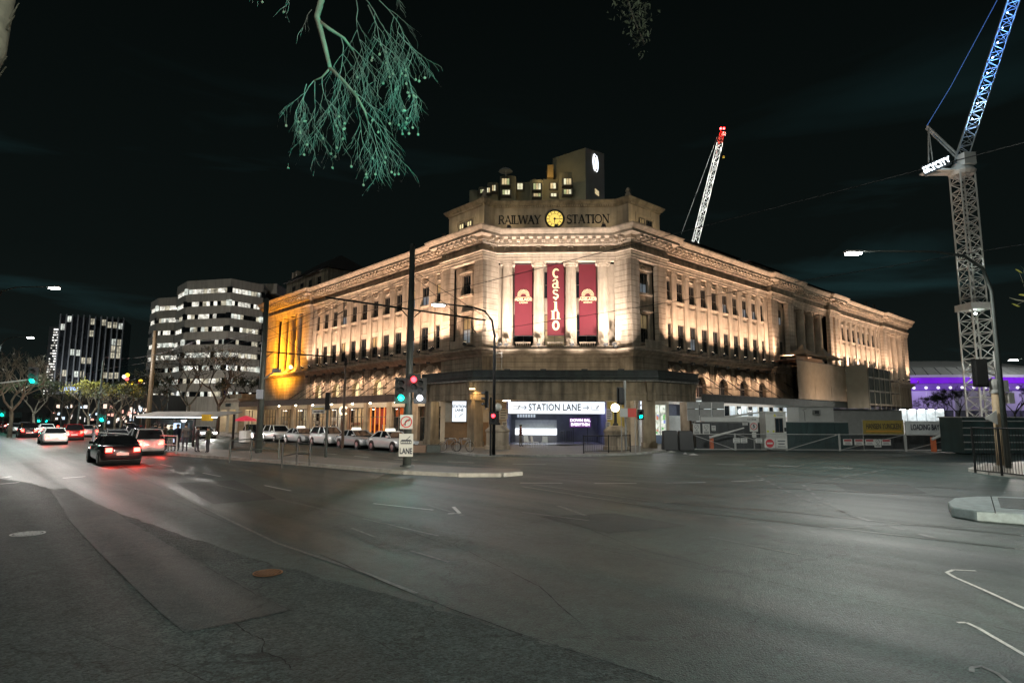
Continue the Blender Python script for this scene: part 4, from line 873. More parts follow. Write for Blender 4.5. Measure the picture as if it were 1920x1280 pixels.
for s in (2.6, 5.6, 9.0, 12.0):
    p = FAF(s, -.9, 6.35); MB().cbox(p, .5, .3, .3).build('column_flood', M_lampbody, arc_t); lamp('SPOT', p + Vector((0, .15, .35)), 7600, (1, .86, .75), .15, arc_t, FF(s - 1.85, -.5, 13.4), 66)
# arcade lights
for p, e_, c_ in ((FAF(2.6, -.25, 3.82), 130, (1, .62, .25)), (FAF(7.5, -2.5, 4.12), 60, (.9, .9, 1)), (FAL(4.0, -1.5, 4.1), 150, (1, .82, .55)), (FAR(2.5, -1.6, 4.1), 160, (.95, .95, 1)), (FAF(12.6, -2.5, 4.1), 70, (1, .9, .7))):
    MB().box(p.x - .3, p.x + .3, p.y - .08, p.y + .08, p.z, p.z + .06).build('ceiling_light', emit('ceiling_tube', (1, .9, .75), 12), arc_t); lamp('POINT', p - Vector((0, 0, .12)), e_, c_, .2, arc_t)
# wall mounted lamp on the beam front (orange wash)
p = FAF(s_of(932, 0, 738) * .95 - .3, .3, 4.75); wl = thing('wall_lamp', p, 'small wall lamp washing the arcade beam orange', 'lamp')
MB().box(p.x - .22, p.x + .22, p.y - .1, p.y + .12, p.z, p.z + .07).build('shade', emit('wall_lamp_glow', (1, .75, .4), 8), wl); lamp('SPOT', p - Vector((0, .1, .02)), 260, (1, .6, .22), .08, wl, p + Vector((.8, .6, -2)), 120)
# shop at the right wing of the arcade
w0, w1 = .9, 4.7
shop = thing('corner_shop', FAR(2.8, -3, .13), 'brightly lit shop behind the right wing of the arcade', 'shop')
MB().fbox(FR, 1.0, 4.8, .02, .06, 1.0, 3.7).build('shop_window', emit('shop_glow', (.9, .95, .8), .75, var=.8, scale=2.6), shop)
for k in range(5): MB().fbox(FR, 1.0 + .93 * k, 1.06 + .93 * k, .06, .12, .9, 3.8).build('mullion', M_tilew, shop)
MB().fbox(FR, .9, 4.9, .02, .1, .2, 1.0).build('stall_riser', mat('riser_blue', (.15, .2, .3), var=.1), shop)
rg = random.Random(5)
for k in range(16):
    s = 1.2 + rg.random() * 3.3; z = 1.1 + rg.random() * 1.7; h = .15 + rg.random() * .25
    MB().fbox(FR, s, s + .18, .07, .16, z, z + h).build('display_item', emit('item_%d' % (k % 4), [(1, .35, .2), (.3, .8, .3), (1, .85, .4), (.4, .5, 1)][k % 4], .5), shop)
notice(FAR, 5.3, .04, 2.0, .5, 1.2, 'white printed notice on the right end pillar of the arcade')
# ================================================================ left awning and shops
M_awn = mat('awning_brown', (.16, .085, .055), rough=.6, var=.25, scale=1.5, streak=.3)
def awning(F, s0, s1, label, m, rods, soffit, name='street_awning'):
    t = thing(name, F((s0 + s1) / 2, 1.7, 0), label, 'awning')
    MB().fbox(F, s0, s1, .03, 3.3, 4.12, 4.24).build('soffit', soffit, t); MB().fbox(F, s0, s1, 3.3, 3.45, 3.95, 4.62).build('fascia', m, t); MB().fbox(F, s0, s1, .04, 3.29, 4.25, 4.32).build('roof_sheet', m, t)
    MB().fbox(F, s0 - .02, s1 + .02, 3.24, 3.5, 4.63, 4.7).build('capping', m, t)
    for s in rods: MB().path([F(s, -.45, 7.2), F(s, 3.2, 4.66)], .035, 6).build('tie_rod', M_iron, t)
    return t
M_soff = mat('soffit_cream', (.6, .55, .46), rough=.6, var=.1)
awn = awning(FL, 7.7, 21.0, 'brown street awning with tie rods nearest the traffic lights', M_awn, (9, 11.4, 14, 16.5, 19), M_soff)
awn2 = awning(FL, 21.1, 52.8, 'long dark brown street awning under the orange lit end of the station', mat('awning_dark', (.09, .055, .04), rough=.6, var=.25), (22, 24.6, 27.2, 29.7, 32.3, 35), M_soff)
def awn_light(F, s, o, t, e_, c_, rr=.11):
    p = F(s, o, 3.98); MB().sphere(p, rr, 10, 6).build('awning_lamp', emit('awning_lamp_glow', (1, .88, .66), 30), t, smooth=True); lamp('POINT', p - Vector((0, 0, .2)), e_, c_, .12, t)
for s, e_ in ((10.5, 150), (15.5, 150), (19.4, 90)): awn_light(FL, s, 2.4, awn, e_, (1, .82, .58))
for s, e_ in ((24.5, 110), (29.5, 130), (34.5, 130), (40, 110), (46, 110)): awn_light(FL, s, 2.4, awn2, e_, (1, .78, .5))
ground_l = MB(); xs = [6.2, 11.3, 16.4, 21.5, 26.6, 31.7, 37.0, 42.2, 47.5, 53.2]
for k, s in enumerate(xs): MB().fbox(FL, s - .55, s + .55, -.95, -.42, .13, 4.62).build('ground_pier', M_stone2, station)
MB().fbox(FL, 6.2, 53.2, -.94, -.45, 3.6, 4.62).build('shop_fascia', mat('fascia_cream', (.55, .5, .42), rough=.6, var=.15), station)
kinds = [('dark', None), ('dark', None), ('orange', (1, .35, .08)), ('red', (.75, .14, .10)), ('cream', (1, .78, .45)), ('white', (1, .95, .85)), ('cream', (1, .7, .38)), ('white', (1, .85, .6)), ('cream', (1, .75, .4))]
names = ['glass shopfront with dark double doors next to the arcade', 'glass shopfront with dark doors, second from the arcade', 'shopfront with glowing orange doorway', 'red fronted shop behind the taxis', 'warm cream lit shopfront behind the taxis', 'bright white shopfront near the tram pole', 'warm shopfront under the orange lit wall', 'shop window with pale lit glass under the orange lit wall', 'last warm shopfront of the station wing']
for k in range(9):
    a, b = xs[k] + .55, xs[k + 1] - .55; t = thing('shopfront', FL((a + b) / 2, -.8, .13), names[k], 'shopfront', 'shopfronts along the station')
    kd, col = kinds[k]; w = b - a
    MB().fbox(FL, a, b, -4.2, -4.1, .13, 3.6).build('back_wall', mat('shop_back_%s' % kd, {'dark': (.04, .045, .05), 'orange': (.4, .14, .04), 'red': (.35, .05, .04), 'cream': (.5, .4, .28), 'white': (.6, .57, .5)}[kd], rough=.7, var=.4, scale=1.5), t)
    MB().fbox(FL, a, b, -4.1, -.85, .12, .135).build('floor', mat('shop_floor', (.2, .18, .16), rough=.35, var=.2), t)
    n = 4; 
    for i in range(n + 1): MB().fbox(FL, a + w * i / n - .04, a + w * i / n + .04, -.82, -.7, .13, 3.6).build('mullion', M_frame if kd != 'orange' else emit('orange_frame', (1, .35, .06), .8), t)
    MB().fbox(FL, a, b, -.80, -.72, 2.5, 2.58).build('transom', M_frame, t)
    gm = glassmat('shop_glass', (.015, .02, .022), .05)
    if kd == 'dark':
        for i in range(n): MB().fbox(FL, a + w * i / n + .05, a + w * (i + 1) / n - .05, -.77, -.75, .15, 2.49).build('pane', gm, t)
    else:
        rgk = random.Random(k)
        for i in range(7):
            s = a + .3 + rgk.random() * (w - .9); h = .3 + rgk.random() * .8; z = .14 + rgk.choice([0, .8, 1.4])
            MB().fbox(FL, s, s + .5, -2.2 - rgk.random(), -2.0, z, z + h).build('display_item', mat('item_%s%d' % (kd, i % 3), [tuple(c * .5 for c in col), (.5, .45, .4), (.08, .08, .1)][i % 3], var=.2, scale=8), t)
        lamp('POINT', FL((a + b) / 2, -2.6, 3.3), {'orange': 150, 'red': 120, 'cream': 130, 'white': 190}[kd], col, .3, t)
        MB().fbox(FL, (a + b) / 2 - .6, (a + b) / 2 + .6, -2.7, -2.5, 3.4, 3.46).build('ceiling_light', emit('shop_tube', (1, .9, .75), 6), t)
        for i in (0, 3): MB().fbox(FL, a + w * i / n + .05, a + w * (i + 1) / n - .05, -.77, -.75, .15, .8).build('stall_riser', M_frame, t)
# round hanging sign
p = FL(20.2, 3.0, 3.2); hs = thing('hanging_sign', p, 'round glowing white sign hanging under the awning', 'sign')
rg_ = [p + Vector((.42 * math.cos(t * math.pi / 10 + .6), 0, .42 * math.sin(t * math.pi / 10 + .6))) for t in range(17)]
MB().path(rg_, .11, 8).build('ring', emit('ring_glow', (1, .85, .6), 1.6), hs, smooth=True); MB().path([p + Vector((0, 0, .5)), p + Vector((0, 0, .95))], .03, 6).build('hanger', M_iron, hs)
# sign with yellow strip hung under the awning
p = FL(25.2, 3.55, 3.0); bs = thing('hanging_sign', p, 'white and yellow sign board under the awning behind the slim pole', 'sign')
MB().fbox(FL, 23.6, 26.8, 3.5, 3.6, 2.9, 3.85).build('board', mat('signboard_white', (.75, .72, .65), var=.1), bs); MB().fbox(FL, 23.8, 26.6, 3.6, 3.62, 3.35, 3.55).build('yellow_strip', mat('sign_yellow', (.7, .5, .05), var=0), bs)
mb = MB()
for k in range(7): mb.fbox(FL, 23.9 + .38 * k, 24.15 + .38 * k, 3.6, 3.615, 3.0, 3.22)
tag(mb.build('print', M_sblack, bs), kind='stuff')
# low cream pavilion past the station end
lp = thing('low_pavilion', FL(58, 1, 0), 'low cream stone building with flat cornice beyond the station', 'building')
FP = FL.shift(0, 3.2)
MB().fbox(FP, 54.2, 64, -9, -.3, 3.6, 5.0).build('upper_wall', M_cream, lp); MB().fbox(FP, 53.8, 64.4, -9.3, 0.1, 5.0, 5.3).build('cornice', M_stone, lp); MB().fbox(FP, 54.6, 63.6, -8.6, -.7, 5.3, 6.0).build('parapet', M_stone2, lp)
for s in (54.9, 59.0, 63.3): MB().fbox(FP, s - .6, s + .6, -1.2, -.3, .1, 3.6).build('pier', M_cream, lp)
MB().fbox(FP, 54.2, 64, -4.6, -4.4, .1, 3.6).build('back_wall', M_cream, lp); lamp('POINT', FP(57, -2.4, 3.2), 170, (1, .78, .45), .2, lp); lamp('POINT', FP(61.5, -2.4, 3.2), 150, (1, .85, .6), .2, lp)
MB().fbox(FP, 58, 60.5, -.3, -.25, 4.1, 4.6).build('sign_panel', mat('dark_sign', (.05, .06, .06), var=.1), lp)
for s in (55.6, 56.9, 60.0, 61.4): MB().fbox(FP, s, s + .08, -4.4, -4.3, .1, 3.6).build('window_bar', M_frame, lp)
# ================================================================ right awning, white clerestory
awr = awning(FR, 5.6, 45.0, 'long black awning with white tube lights along the right wing', M_dkgreen, (8, 11.5, 15, 18.5, 22, 25.5, 30), M_tilew)
for k in range(11):
    s = 6.6 + 2.2 * k; MB().fbox(FR, s, s + 1.8, 3.0, 3.1, 4.02, 4.09).build('tube_light', emit('tube_cool', (.9, 1, .95), 9), awr)
for k in range(4): lamp('POINT', FR(8 + 5.6 * k, 2.2, 3.85), 85, (.88, 1, .95), .25, awr)
MB().fbox(FR, 5.4, 45.2, -.9, -.2, .1, 2.75).build('lower_wall', M_tilew, station); MB().fbox(FR, 5.4, 45.2, -.9, -.21, 3.85, 4.62).build('upper_wall', M_tilew, station); MB().fbox(FR, 5.4, 80, -1.6, -.95, .1, 4.6).build('inner_wall', M_bluewall, station)
for k in range(9):
    s = 8.2 + 2.55 * k; f_ = MB(); f_.fbox(FR, s - .08, s + 2.47, -.2, -.12, 2.72, 2.80); f_.fbox(FR, s - .08, s + .0, -.2, -.12, 2.8, 3.85); f_.fbox(FR, s + 2.3, s + 2.47, -.2, -.12, 2.8, 3.85); f_.fbox(FR, s + 1.05, s + 1.12, -.2, -.13, 2.8, 3.85)
    fo = f_.build('clerestory_window', mat('white_frame', (.75, .76, .74), rough=.4, var=.05), station)
    MB().fbox(FR, s, s + 1.05, -.19, -.17, 2.8, 3.85).build('pane', M_glass, fo); MB().fbox(FR, s + 1.12, s + 2.3, -.19, -.17, 2.8, 3.85).build('pane', emit('clerestory_glow', (.8, .92, 1), .55, var=.5, scale=1.5), fo)
for z in (1.95, 2.2, 2.45): MB().fbox(FR, 5.6, 44, -.2, -.12, z, z + .12).build('wall_rail', M_tilew, station)
# ================================================================ poles, signals, lamps
M_pole = mat('pole_grey_green', (.06, .07, .065), rough=.5, metal=.3, var=.2, scale=2)
M_polew = mat('pole_galvanised', (.40, .40, .38), rough=.5, metal=.4, var=.2, scale=3)
M_sigb = mat('signal_black', (.012, .012, .012), rough=.45, var=0)
RED, GREEN, WHITEL = emit('signal_red', (1, .02, .03), 14), emit('signal_green', (.0, 1, .62), 14), emit('signal_white', (.85, .9, 1), 10)
def signal_head(parent, c, face, lit, n=3, label=None, sc=1.0, arrow_=False):
    """c: centre of the head, face: direction it looks, lit: (index from top, colour)"""
    f = Vector((face[0], face[1], 0)).normalized(); r = Vector((-f.y, f.x, 0)); h = n * .34 * sc
    def F(a, o, z): return c + r * a + f * o + Vector((0, 0, z))
    b = MB(); b.fbox(F, -.19 * sc, .19 * sc, -.18 * sc, 0, -h / 2, h / 2); b.fbox(F, -.30 * sc, .30 * sc, -.03, -.02, -h / 2 - .1, h / 2 + .1); hd = b.build('signal_head', M_sigb, parent)
    if label: hd['label'] = label
    for k in range(n):
        z = h / 2 - .34 * sc * (k + .5); pts = [(.13 * sc * math.cos(t * math.pi / 10), z + .13 * sc * math.sin(t * math.pi / 10)) for t in range(20)]
        on = lit is not None and lit[0] == k
        MB().fprism(F, pts, .0, .03).build('lens', lit[1] if on else mat('lens_off', (.02, .02, .02), rough=.2, var=0), hd)
        v = MB(); m_ = 12
        for t in range(m_):
            a0 = math.pi * (t / m_); a1 = math.pi * ((t + 1) / m_)
            v.add([F(.15 * sc * math.cos(a0), .0, z + .15 * sc * math.sin(a0)), F(.15 * sc * math.cos(a1), 0, z + .15 * sc * math.sin(a1)), F(.15 * sc * math.cos(a1), .24 * sc, z + .15 * sc * math.sin(a1)), F(.15 * sc * math.cos(a0), .24 * sc, z + .15 * sc * math.sin(a0))], [(0, 1, 2, 3)])
        v.build('visor', M_sigb, hd)
    return hd
tocam = Vector((0.12, -1, 0))
# ---- tram pole with traffic signals in the centre
P1 = Vector((-4.93, 29.32, .15)); tp = thing('tram_pole', P1, 'tall dark tram pole with traffic signals and tram lane sign', 'pole')
MB().path([P1, P1 + Vector((0, 0, 4.4)), P1 + Vector((0, 0, 10.75))], [.20, .17, .13], 14).build('mast', M_pole, tp, smooth=True)
dr3 = Vector((dR.x, dR.y, 0)); dl3 = Vector((dL.x, dL.y, 0))
def tram_arm(tp, P, z, l0, l1):
    a = P + Vector((0, 0, z - P.z)); MB().path([a - dr3 * l0, a, a + dr3 * l1], .045, 8).build('cross_arm', M_iron, tp)
    for sg, l in ((-1, l0), (1, l1)):
        if l > 1: MB().path([P + Vector((0, 0, z + 1.6)), a + dr3 * sg * l * .62], .012, 5).build('stay_wire', M_iron, tp); MB().path([a + dr3 * sg * .2 - Vector((0, 0, .35)), a + dr3 * sg * .6], .03, 6).build('brace', M_iron, tp)
        if l > 1:
            e = a + dr3 * sg * l * .8; MB().path([e, e - Vector((0, 0, .5)), e - Vector((0, 0, .75)) + dr3 * sg * .35], .025, 6).build('registration_arm', M_iron, tp)
tram_arm(tp, P1, 7.65, 4.4, 4.7)
MB().lathe(P1 + Vector((0, 0, -.02)), [(.34, 0), (.34, .06), (.24, .1)], 14).build('base_plate', M_pole, tp)
signal_head(tp, P1 + Vector((-.30, -.35, 3.55)), tocam, (2, GREEN), label='signal head with green light at the bottom')
signal_head(tp, P1 + Vector((.28, -.35, 3.90)), tocam, (0, RED), 2, label='signal head with red arrow light')
signal_head(tp, P1 + Vector((.58, -.28, 3.55)), tocam, (2, WHITEL), label='signal head with white tram light')
lamp('SPOT', P1 + Vector((-.30, -.75, 3.2)), 60, (.12, 1, .80), .12, tp, P1 + Vector((1.5, -12, 1)), 60)
lamp('POINT', P1 + Vector((.28, -.6, 4.1)), 16, (1, .05, .05), .1, tp); lamp('POINT', P1 + Vector((.62, -.6, 3.25)), 30, (.85, .9, 1), .1, tp); lamp('POINT', P1 + Vector((-.3, -.6, 3.2)), 22, (.1, 1, .7), .1, tp)
def FS(a, o, z): return P1 + Vector((a, -.22 - o, z - P1.z))
M_plate = mat('sign_plate', (.48, .48, .45), rough=.45, var=.06)
MB().fbox(FS, -.36, .30, 0, .015, .62, 1.68).build('lane_sign', M_plate, tp)
text('LANE', FS(-.03, .02, .86), .27, M_sblack, 0, tp, sx=.66, bold=.012)
mb = MB(); mb.fbox(FS, -.29, .23, .016, .02, 1.20, 1.36); mb.fbox(FS, -.25, .19, .0205, .024, 1.36, 1.40); mb.fbox(FS, -.02, .02, .0205, .024, 1.40, 1.43); mb.fprism(FS, [(-.02, 1.41), (.02, 1.41), (.18, 1.56), (.15, 1.57)], .0245, .027); tag(mb.build('tram_symbol', M_sblack, tp), kind='stuff')
mb = MB()
for k in range(5): mb.fbox(FS, -.26 + .1 * k, -.19 + .1 * k, .021, .0235, 1.25, 1.32)
tag(mb.build('tram_windows', M_plate, tp), kind='stuff')
MB().fbox(FS, -.34, .26, 0, .015, 1.90, 2.56).build('no_turn_sign', M_plate, tp)
mb = MB(); mb.path([FS(-.04 + .25 * math.cos(t * math.pi / 14), .03, 2.23 + .25 * math.sin(t * math.pi / 14)) for t in range(29)], .022, 6, cap=False); mb.path([FS(-.22, .03, 2.06), FS(.14, .03, 2.40)], .018, 6)
tag(mb.build('prohibition_ring', mat('sign_red', (.55, .02, .02), rough=.5, var=0), tp), kind='stuff')
mb = MB(); mb.path([FS(-.09, .022, 2.06), FS(-.09, .022, 2.24), FS(-.02, .022, 2.31), FS(.06, .022, 2.31)], .022, 6); mb.fprism(FS, [(.05, 2.25), (.05, 2.37), (.15, 2.31)], .016, .024); tag(mb.build('turn_arrow', M_sblack, tp), kind='stuff')
# ---- left tram pole, slim pole, finial post, distant pole
P2 = Vector((-16.32, 39.94, .15)); tp2 = thing('tram_pole', P2, 'tall grey tram pole left of the orange lit wall', 'pole')
MB().path([P2, P2 + Vector((0, 0, 10.1))], [.22, .15], 14).build('mast', M_pole, tp2, smooth=True); tram_arm(tp2, P2, 6.7, .4, 4.8)
MB().path([P2 + Vector((0, 0, 4.7)), P2 + Vector((1.0, -.3, 5.3))], .06, 8).build('bracket', M_polew, tp2); MB().box(P2.x + .8, P2.x + 1.3, P2.y - .5, P2.y - .2, 5.3, 5.55).build('camera_box', M_polew, tp2); MB().box(P2.x - .2, P2.x + .2, P2.y - .35, P2.y - .2, 3.6, 4.2).build('blue_tag', mat('tag_grey', (.3, .33, .4), var=0), tp2)
P3 = Vector((-10.7, 35.7, .15)); sp = thing('signal_post', P3, 'slim dark post with a short signal housing beside the taxis', 'pole')
MB().path([P3, P3 + Vector((0, 0, 3.0))], .075, 10).build('mast', M_pole, sp); MB().box(P3.x - .12, P3.x + .12, P3.y - .12, P3.y + .12, 2.85, 3.85).build('signal_housing', M_sigb, sp)
P4 = at(645, 760, 47); P4.z = .13; fp_ = thing('finial_post', P4, 'ornate brown iron post with pointed finial in front of the arches', 'pole')
MB().path([P4, P4 + Vector((0, 0, 6.3))], [.12, .08], 10).build('mast', mat('brown_iron', (.06, .035, .02), rough=.5, var=.2), fp_); MB().lathe(P4 + Vector((0, 0, 6.3)), [(.08, 0), (.16, .1), (.06, .2), (.14, .35), (.02, .65)], 10).build('finial', M_iron, fp_)
for z, w in ((4.6, .55), (5.3, .35)): MB().path([P4 + Vector((-w, 0, z)), P4 + Vector((w, 0, z))], .03, 6).build('cross_bar', M_iron, fp_)
P5 = at(277, 800, 52); P5.z = .15; tp3 = thing('tram_pole', P5, 'tall brown tram pole at the tram shelter', 'pole'); MB().path([P5, P5 + Vector((0, 0, 9.6))], [.2, .14], 12).build('mast', mat('pole_brown', (.12, .085, .05), rough=.5, var=.2), tp3, smooth=True); tram_arm(tp3, P5, 7.0, .4, 4.0)
for px, Y, h, lab in ((183, 78, 9.5, 'dark tram pole far up the street, between two pale trees'), (145, 92, 9.5, 'dark tram pole far up the street, left of the leafy tree'), (112, 118, 9.5, 'dark tram pole farthest up the street')):
    b = at(px, 800, Y); b.z = 0; t = thing('tram_pole', b, lab, 'pole', 'far tram poles'); MB().path([b, b + Vector((0, 0, h))], [.18, .12], 10).build('mast', M_pole, t); tram_arm(t, b, 6.8, .3, 4.5)
# ---- street lamps
def street_lamp(base, head, label, power, col=(1, .93, .84), curve=True, m=None, r=.10, headm=None, aim=None, up=False):
    t = thing('street_lamp', base, label, 'street lamp'); d = head - base; hz = Vector((d.x, d.y, 0)); H_ = d.z
    pts = [base, base + Vector((0, 0, H_ * .55)), base + Vector((0, 0, H_ * .82)), base + Vector((0, 0, H_ * .93)) + hz * .05, base + Vector((0, 0, H_ * .99)) + hz * .18, base + Vector((0, 0, H_ * 1.01)) + hz * .4, head + Vector((0, 0, .12)) - hz.normalized() * .3]
    MB().path(pts, [r, r * .85, r * .7, r * .62, r * .55, r * .45, r * .4], 10).build('mast', m or M_pole, t, smooth=True)
    f = hz.normalized() if hz.length > .1 else Vector((0, -1, 0)); rr_ = Vector((-f.y, f.x, 0))
    def F(a, o, z): return head + rr_ * a + f * o + Vector((0, 0, z))
    MB().fbox(F, -.17, .17, -.42, .42, .02, .14).build('lamp_head', M_polew, t, bevel=.03); MB().fbox(F, -.14, .14, -.36, .36, -.05, .018).build('lens', headm or emit('street_lens', (1, .95, .88), 60), t)
    if up: lamp('POINT', head - Vector((0, 0, .25)), power, col, .18, t)
    else: lamp('SPOT', head - Vector((0, 0, .15)), power, col, .18, t, head + Vector((0, 0, -5)) + (aim or Vector((0, 0, 0))), 172, .35)
    return t
street_lamp(Vector((24.0, 30, .1)), at(1600, 475, 30), 'bright street lamp on a long curved arm over the junction', 6000, (.95, .98, .92), r=.13)
street_lamp(Vector((at(-45, 700, 45).x, 45.5, .1)), at(102, 540, 45), 'bright street lamp high over the road at the left', 11000, (1, .93, .86))
street_lamp(Vector((at(-20, 700, 75).x, 76, .1)), at(57, 633, 75), 'second bright street lamp up the street at the left', 13000, (.9, 1, .95))
street_lamp(Vector((at(318, 700, 118).x, 118, .1)), at(362, 690, 118), 'street lamp in front of the banded office building', 11000, (1, .94, .86), up=True)
street_lamp(Vector((-1.12, 38.9, .13)), at(822, 572, 37), 'black curved street lamp in front of the lit facade', 1300, (.9, .96, 1), m=M_iron, r=.11)
street_lamp(Vector((at(1965, 700, 60).x, 60, .1)), at(1900, 675, 60), 'street lamp with warm white head at the right edge', 15000, (1, .93, .85))
street_lamp(Vector((9.5, -7.5, .1)), Vector((4.5, -4.5, 11.3)), 'unseen street lamp added behind the viewpoint to light the near road', 7000, (.93, 1, .92), up=True)  # unseen lamp added to light the near road and the branches
# orange lamp on the awning
p = at(545, 688, 84.2); ol = thing('bracket_lamp', p, 'sodium orange lamp on a bracket by the end of the station', 'lamp')
MB().path([FL(37.6, .05, p.z - .9), FL(38.4, 1.2, p.z - .2), p + Vector((.1, 0, .05))], .05, 8).build('bracket', M_polew, ol); MB().sphere(p, .24, 12, 8).build('lens', emit('sodium', (1, .5, .06), 45), ol, smooth=True); lamp('SPOT', FL(45, 3.4, p.z + .6), 10500, (1, .40, .02), .3, ol, FL(45, 0, p.z + 1.5), 150, .5)
# small ladder beside the black street lamp
lt = thing('ladder', FF(-1.2, .3, 6.4), 'short white access ladder above the arcade roof', 'ladder'); la = at(930, 697, 53.6); la.z = 6.0
for dx in (0, .5): MB().path([la + Vector((dx, 0, 0)), la + Vector((dx, 0, 2.3))], .025, 6).build('rail', M_polew, lt)
for k in range(7): MB().path([la + Vector((0, 0, .2 + .32 * k)), la + Vector((.5, 0, .2 + .32 * k))], .02, 6).build('rung', M_polew, lt)
# ---- signals by the entrance
bp = Vector((-1.3, 38.4, .13)); t = thing('traffic_signal', bp, 'black traffic signal with red pedestrian light left of the entrance', 'traffic signal')
MB().path([bp, bp + Vector((0, 0, 3.6))], .07, 10).build('mast', M_iron, t); signal_head(t, bp + Vector((-.35, 0, 3.45)), Vector((-1, .1, 0)), None); signal_head(t, bp + Vector((.15, -.15, 2.3)), tocam, (0, RED), 2, sc=.85)
bp = Vector((8.0, 43.3, .13)); t = thing('traffic_signal', bp, 'traffic signal facing away, in front of the yellow lit wall', 'traffic signal')
MB().path([bp, bp + Vector((0, 0, 4.6))], .07, 10).build('mast', M_polew, t); MB().path([bp + Vector((0, 0, 4.4)), bp + Vector((0, 0, 5.0))], .10, 8).build('cap', M_polew, t); signal_head(t, bp + Vector((-.32, 0, 3.9)), Vector((-.3, 1, 0)), None)
bp = Vector((9.0, 43.6, .13)); t = thing('pedestrian_signal', bp, 'thin pole with green pedestrian light near the entrance', 'traffic signal')
MB().path([bp, bp + Vector((0, 0, 3.4))], .055, 8).build('mast', M_polew, t); signal_head(t, bp + Vector((.12, -.12, 2.6)), tocam, (1, GREEN), 2, sc=.8)
bp = Vector((7.6, 42.7, .13)); t = thing('barrier_sign', bp, 'red and white sign board on two thin posts by the kerb', 'sign')
for dx in (0, .95): MB().path([bp + Vector((dx, 0, 0)), bp + Vector((dx, 0, 3.3))], .03, 8).build('post', M_polew, t)
MB().box(bp.x - .1, bp.x + .45, bp.y - .05, bp.y - .02, 2.55, 3.15).build('white_half', M_plate, t); MB().box(bp.x + .45, bp.x + 1.05, bp.y - .05, bp.y - .02, 2.55, 3.15).build('red_half', mat('sign_red2', (.6, .08, .06), rough=.5, var=0), t)
bp = Vector((5.6, 4.2, .05)); t = thing('traffic_signal', bp, 'unseen traffic signal added beside the viewpoint to light the plane tree green', 'traffic signal')
MB().path([bp, bp + Vector((0, 0, 4.4))], .08, 10).build('mast', M_pole, t); signal_head(t, bp + Vector((-.3, .2, 3.9)), Vector((-.8, .5, 0)), (2, GREEN)); lamp('SPOT', bp + Vector((-.75, .45, 3.56)), 5600, (.05, 1, .76), .1, t, at(725, 215, 9.6), 27)  # unseen signal added for the green light on the tree
# ---- far signals up the street
def far_signal(px, py, Y, lit, label, arm=None, idx=2):
    c = at(px, py, Y); b = Vector((c.x, c.y + .3, .05)); t = thing('traffic_signal', b, label, 'traffic signal')
    if arm:
        e = at(arm[0], arm[1], Y); b2 = Vector((e.x, e.y, .05)); MB().path([b2, Vector((e.x, e.y, e.z - .6)), e + Vector((.5, 0, 0)), c + Vector((0, .25, .1))], [.14, .12, .08, .05], 8).build('mast_arm', M_polew, t)
    else: MB().path([b, Vector((b.x, b.y, c.z + .4))], .07, 8).build('mast', M_iron, t)
    h = signal_head(t, c + Vector((0, 0, .34)), Vector((-c.x * .0 + .3, -1, 0)), (idx, lit), sc=1.25); lamp('POINT', c + Vector((.1, -.5, 0)), 60, (.05, 1, .7) if lit is GREEN else (1, .05, .05), .1, t)
far_signal(61, 712, 52, GREEN, 'overhead green traffic light on a mast arm at the left', (-60, 724))
far_signal(191, 785, 68, GREEN, 'green traffic light beside the pale trees', None); far_signal(88, 789, 110, GREEN, 'far green traffic light beside the traffic queue'); far_signal(73, 788, 112, GREEN, 'farthest green traffic light in the street'); far_signal(4, 776, 90, GREEN, 'green traffic light at the far left edge')
b = at(1878, 870, 32); b.z = .14; rp = thing('traffic_signal', b, 'beige signal column with boxes and black signal facing away at the right', 'traffic signal')
MB().path([b, b + Vector((0, 0, 3.75))], [.21, .17], 14).build('column', mat('beige_pole', (.36, .27, .17), rough=.6, var=.2), rp, smooth=True); MB().lathe(b + Vector((0, 0, 3.7)), [(.24, 0), (.24, .12), (.2, .16), (.25, .4), (.25, .62), (.12, .75)], 14).build('cap', M_polew, rp)
signal_head(rp, b + Vector((-.62, .1, 4.75)), Vector((.2, 1, 0)), None, sc=1.25); MB().path([b + Vector((.15, 0, 3.4)), b + Vector((.15, 0, 5.9))], .05, 8).build('top_tube', M_polew, rp); MB().box(b.x + .3, b.x + .6, b.y - .2, b.y + .1, 3.9, 4.5).build('control_box', M_polew, rp); MB().box(b.x + .55, b.x + .85, b.y - .2, b.y + .1, 3.3, 3.85).build('control_box', M_polew, rp); MB().path([b + Vector((-.6, .1, 4.9)), b + Vector((.1, 0, 4.6))], .04, 6).build('bracket', M_polew, rp); MB().path([b + Vector((-.6, .1, 5.4)), b + Vector((.1, 0, 4.9)), b + Vector((.15, 0, 5.4))], .025, 6).build('cable', M_polew, rp)
mb = MB(); mb.prism([(b.x - .75, b.y - .2), (b.x - .2, b.y - .24), (b.x - .2, b.y - .2), (b.x - .75, b.y - .17)], 2.45, 2.5); mb.add([(b.x - .8, b.y - .2, 2.55), (b.x - .18, b.y - .24, 2.2), (b.x - .18, b.y - .24, 2.95), (b.x - .8, b.y - .17, 2.55), (b.x - .18, b.y - .2, 2.2), (b.x - .18, b.y - .2, 2.95)], [(0, 1, 2), (3, 5, 4), (0, 3, 4, 1), (1, 4, 5, 2), (2, 5, 3, 0)]); mb.build('direction_plate', M_plate, rp)
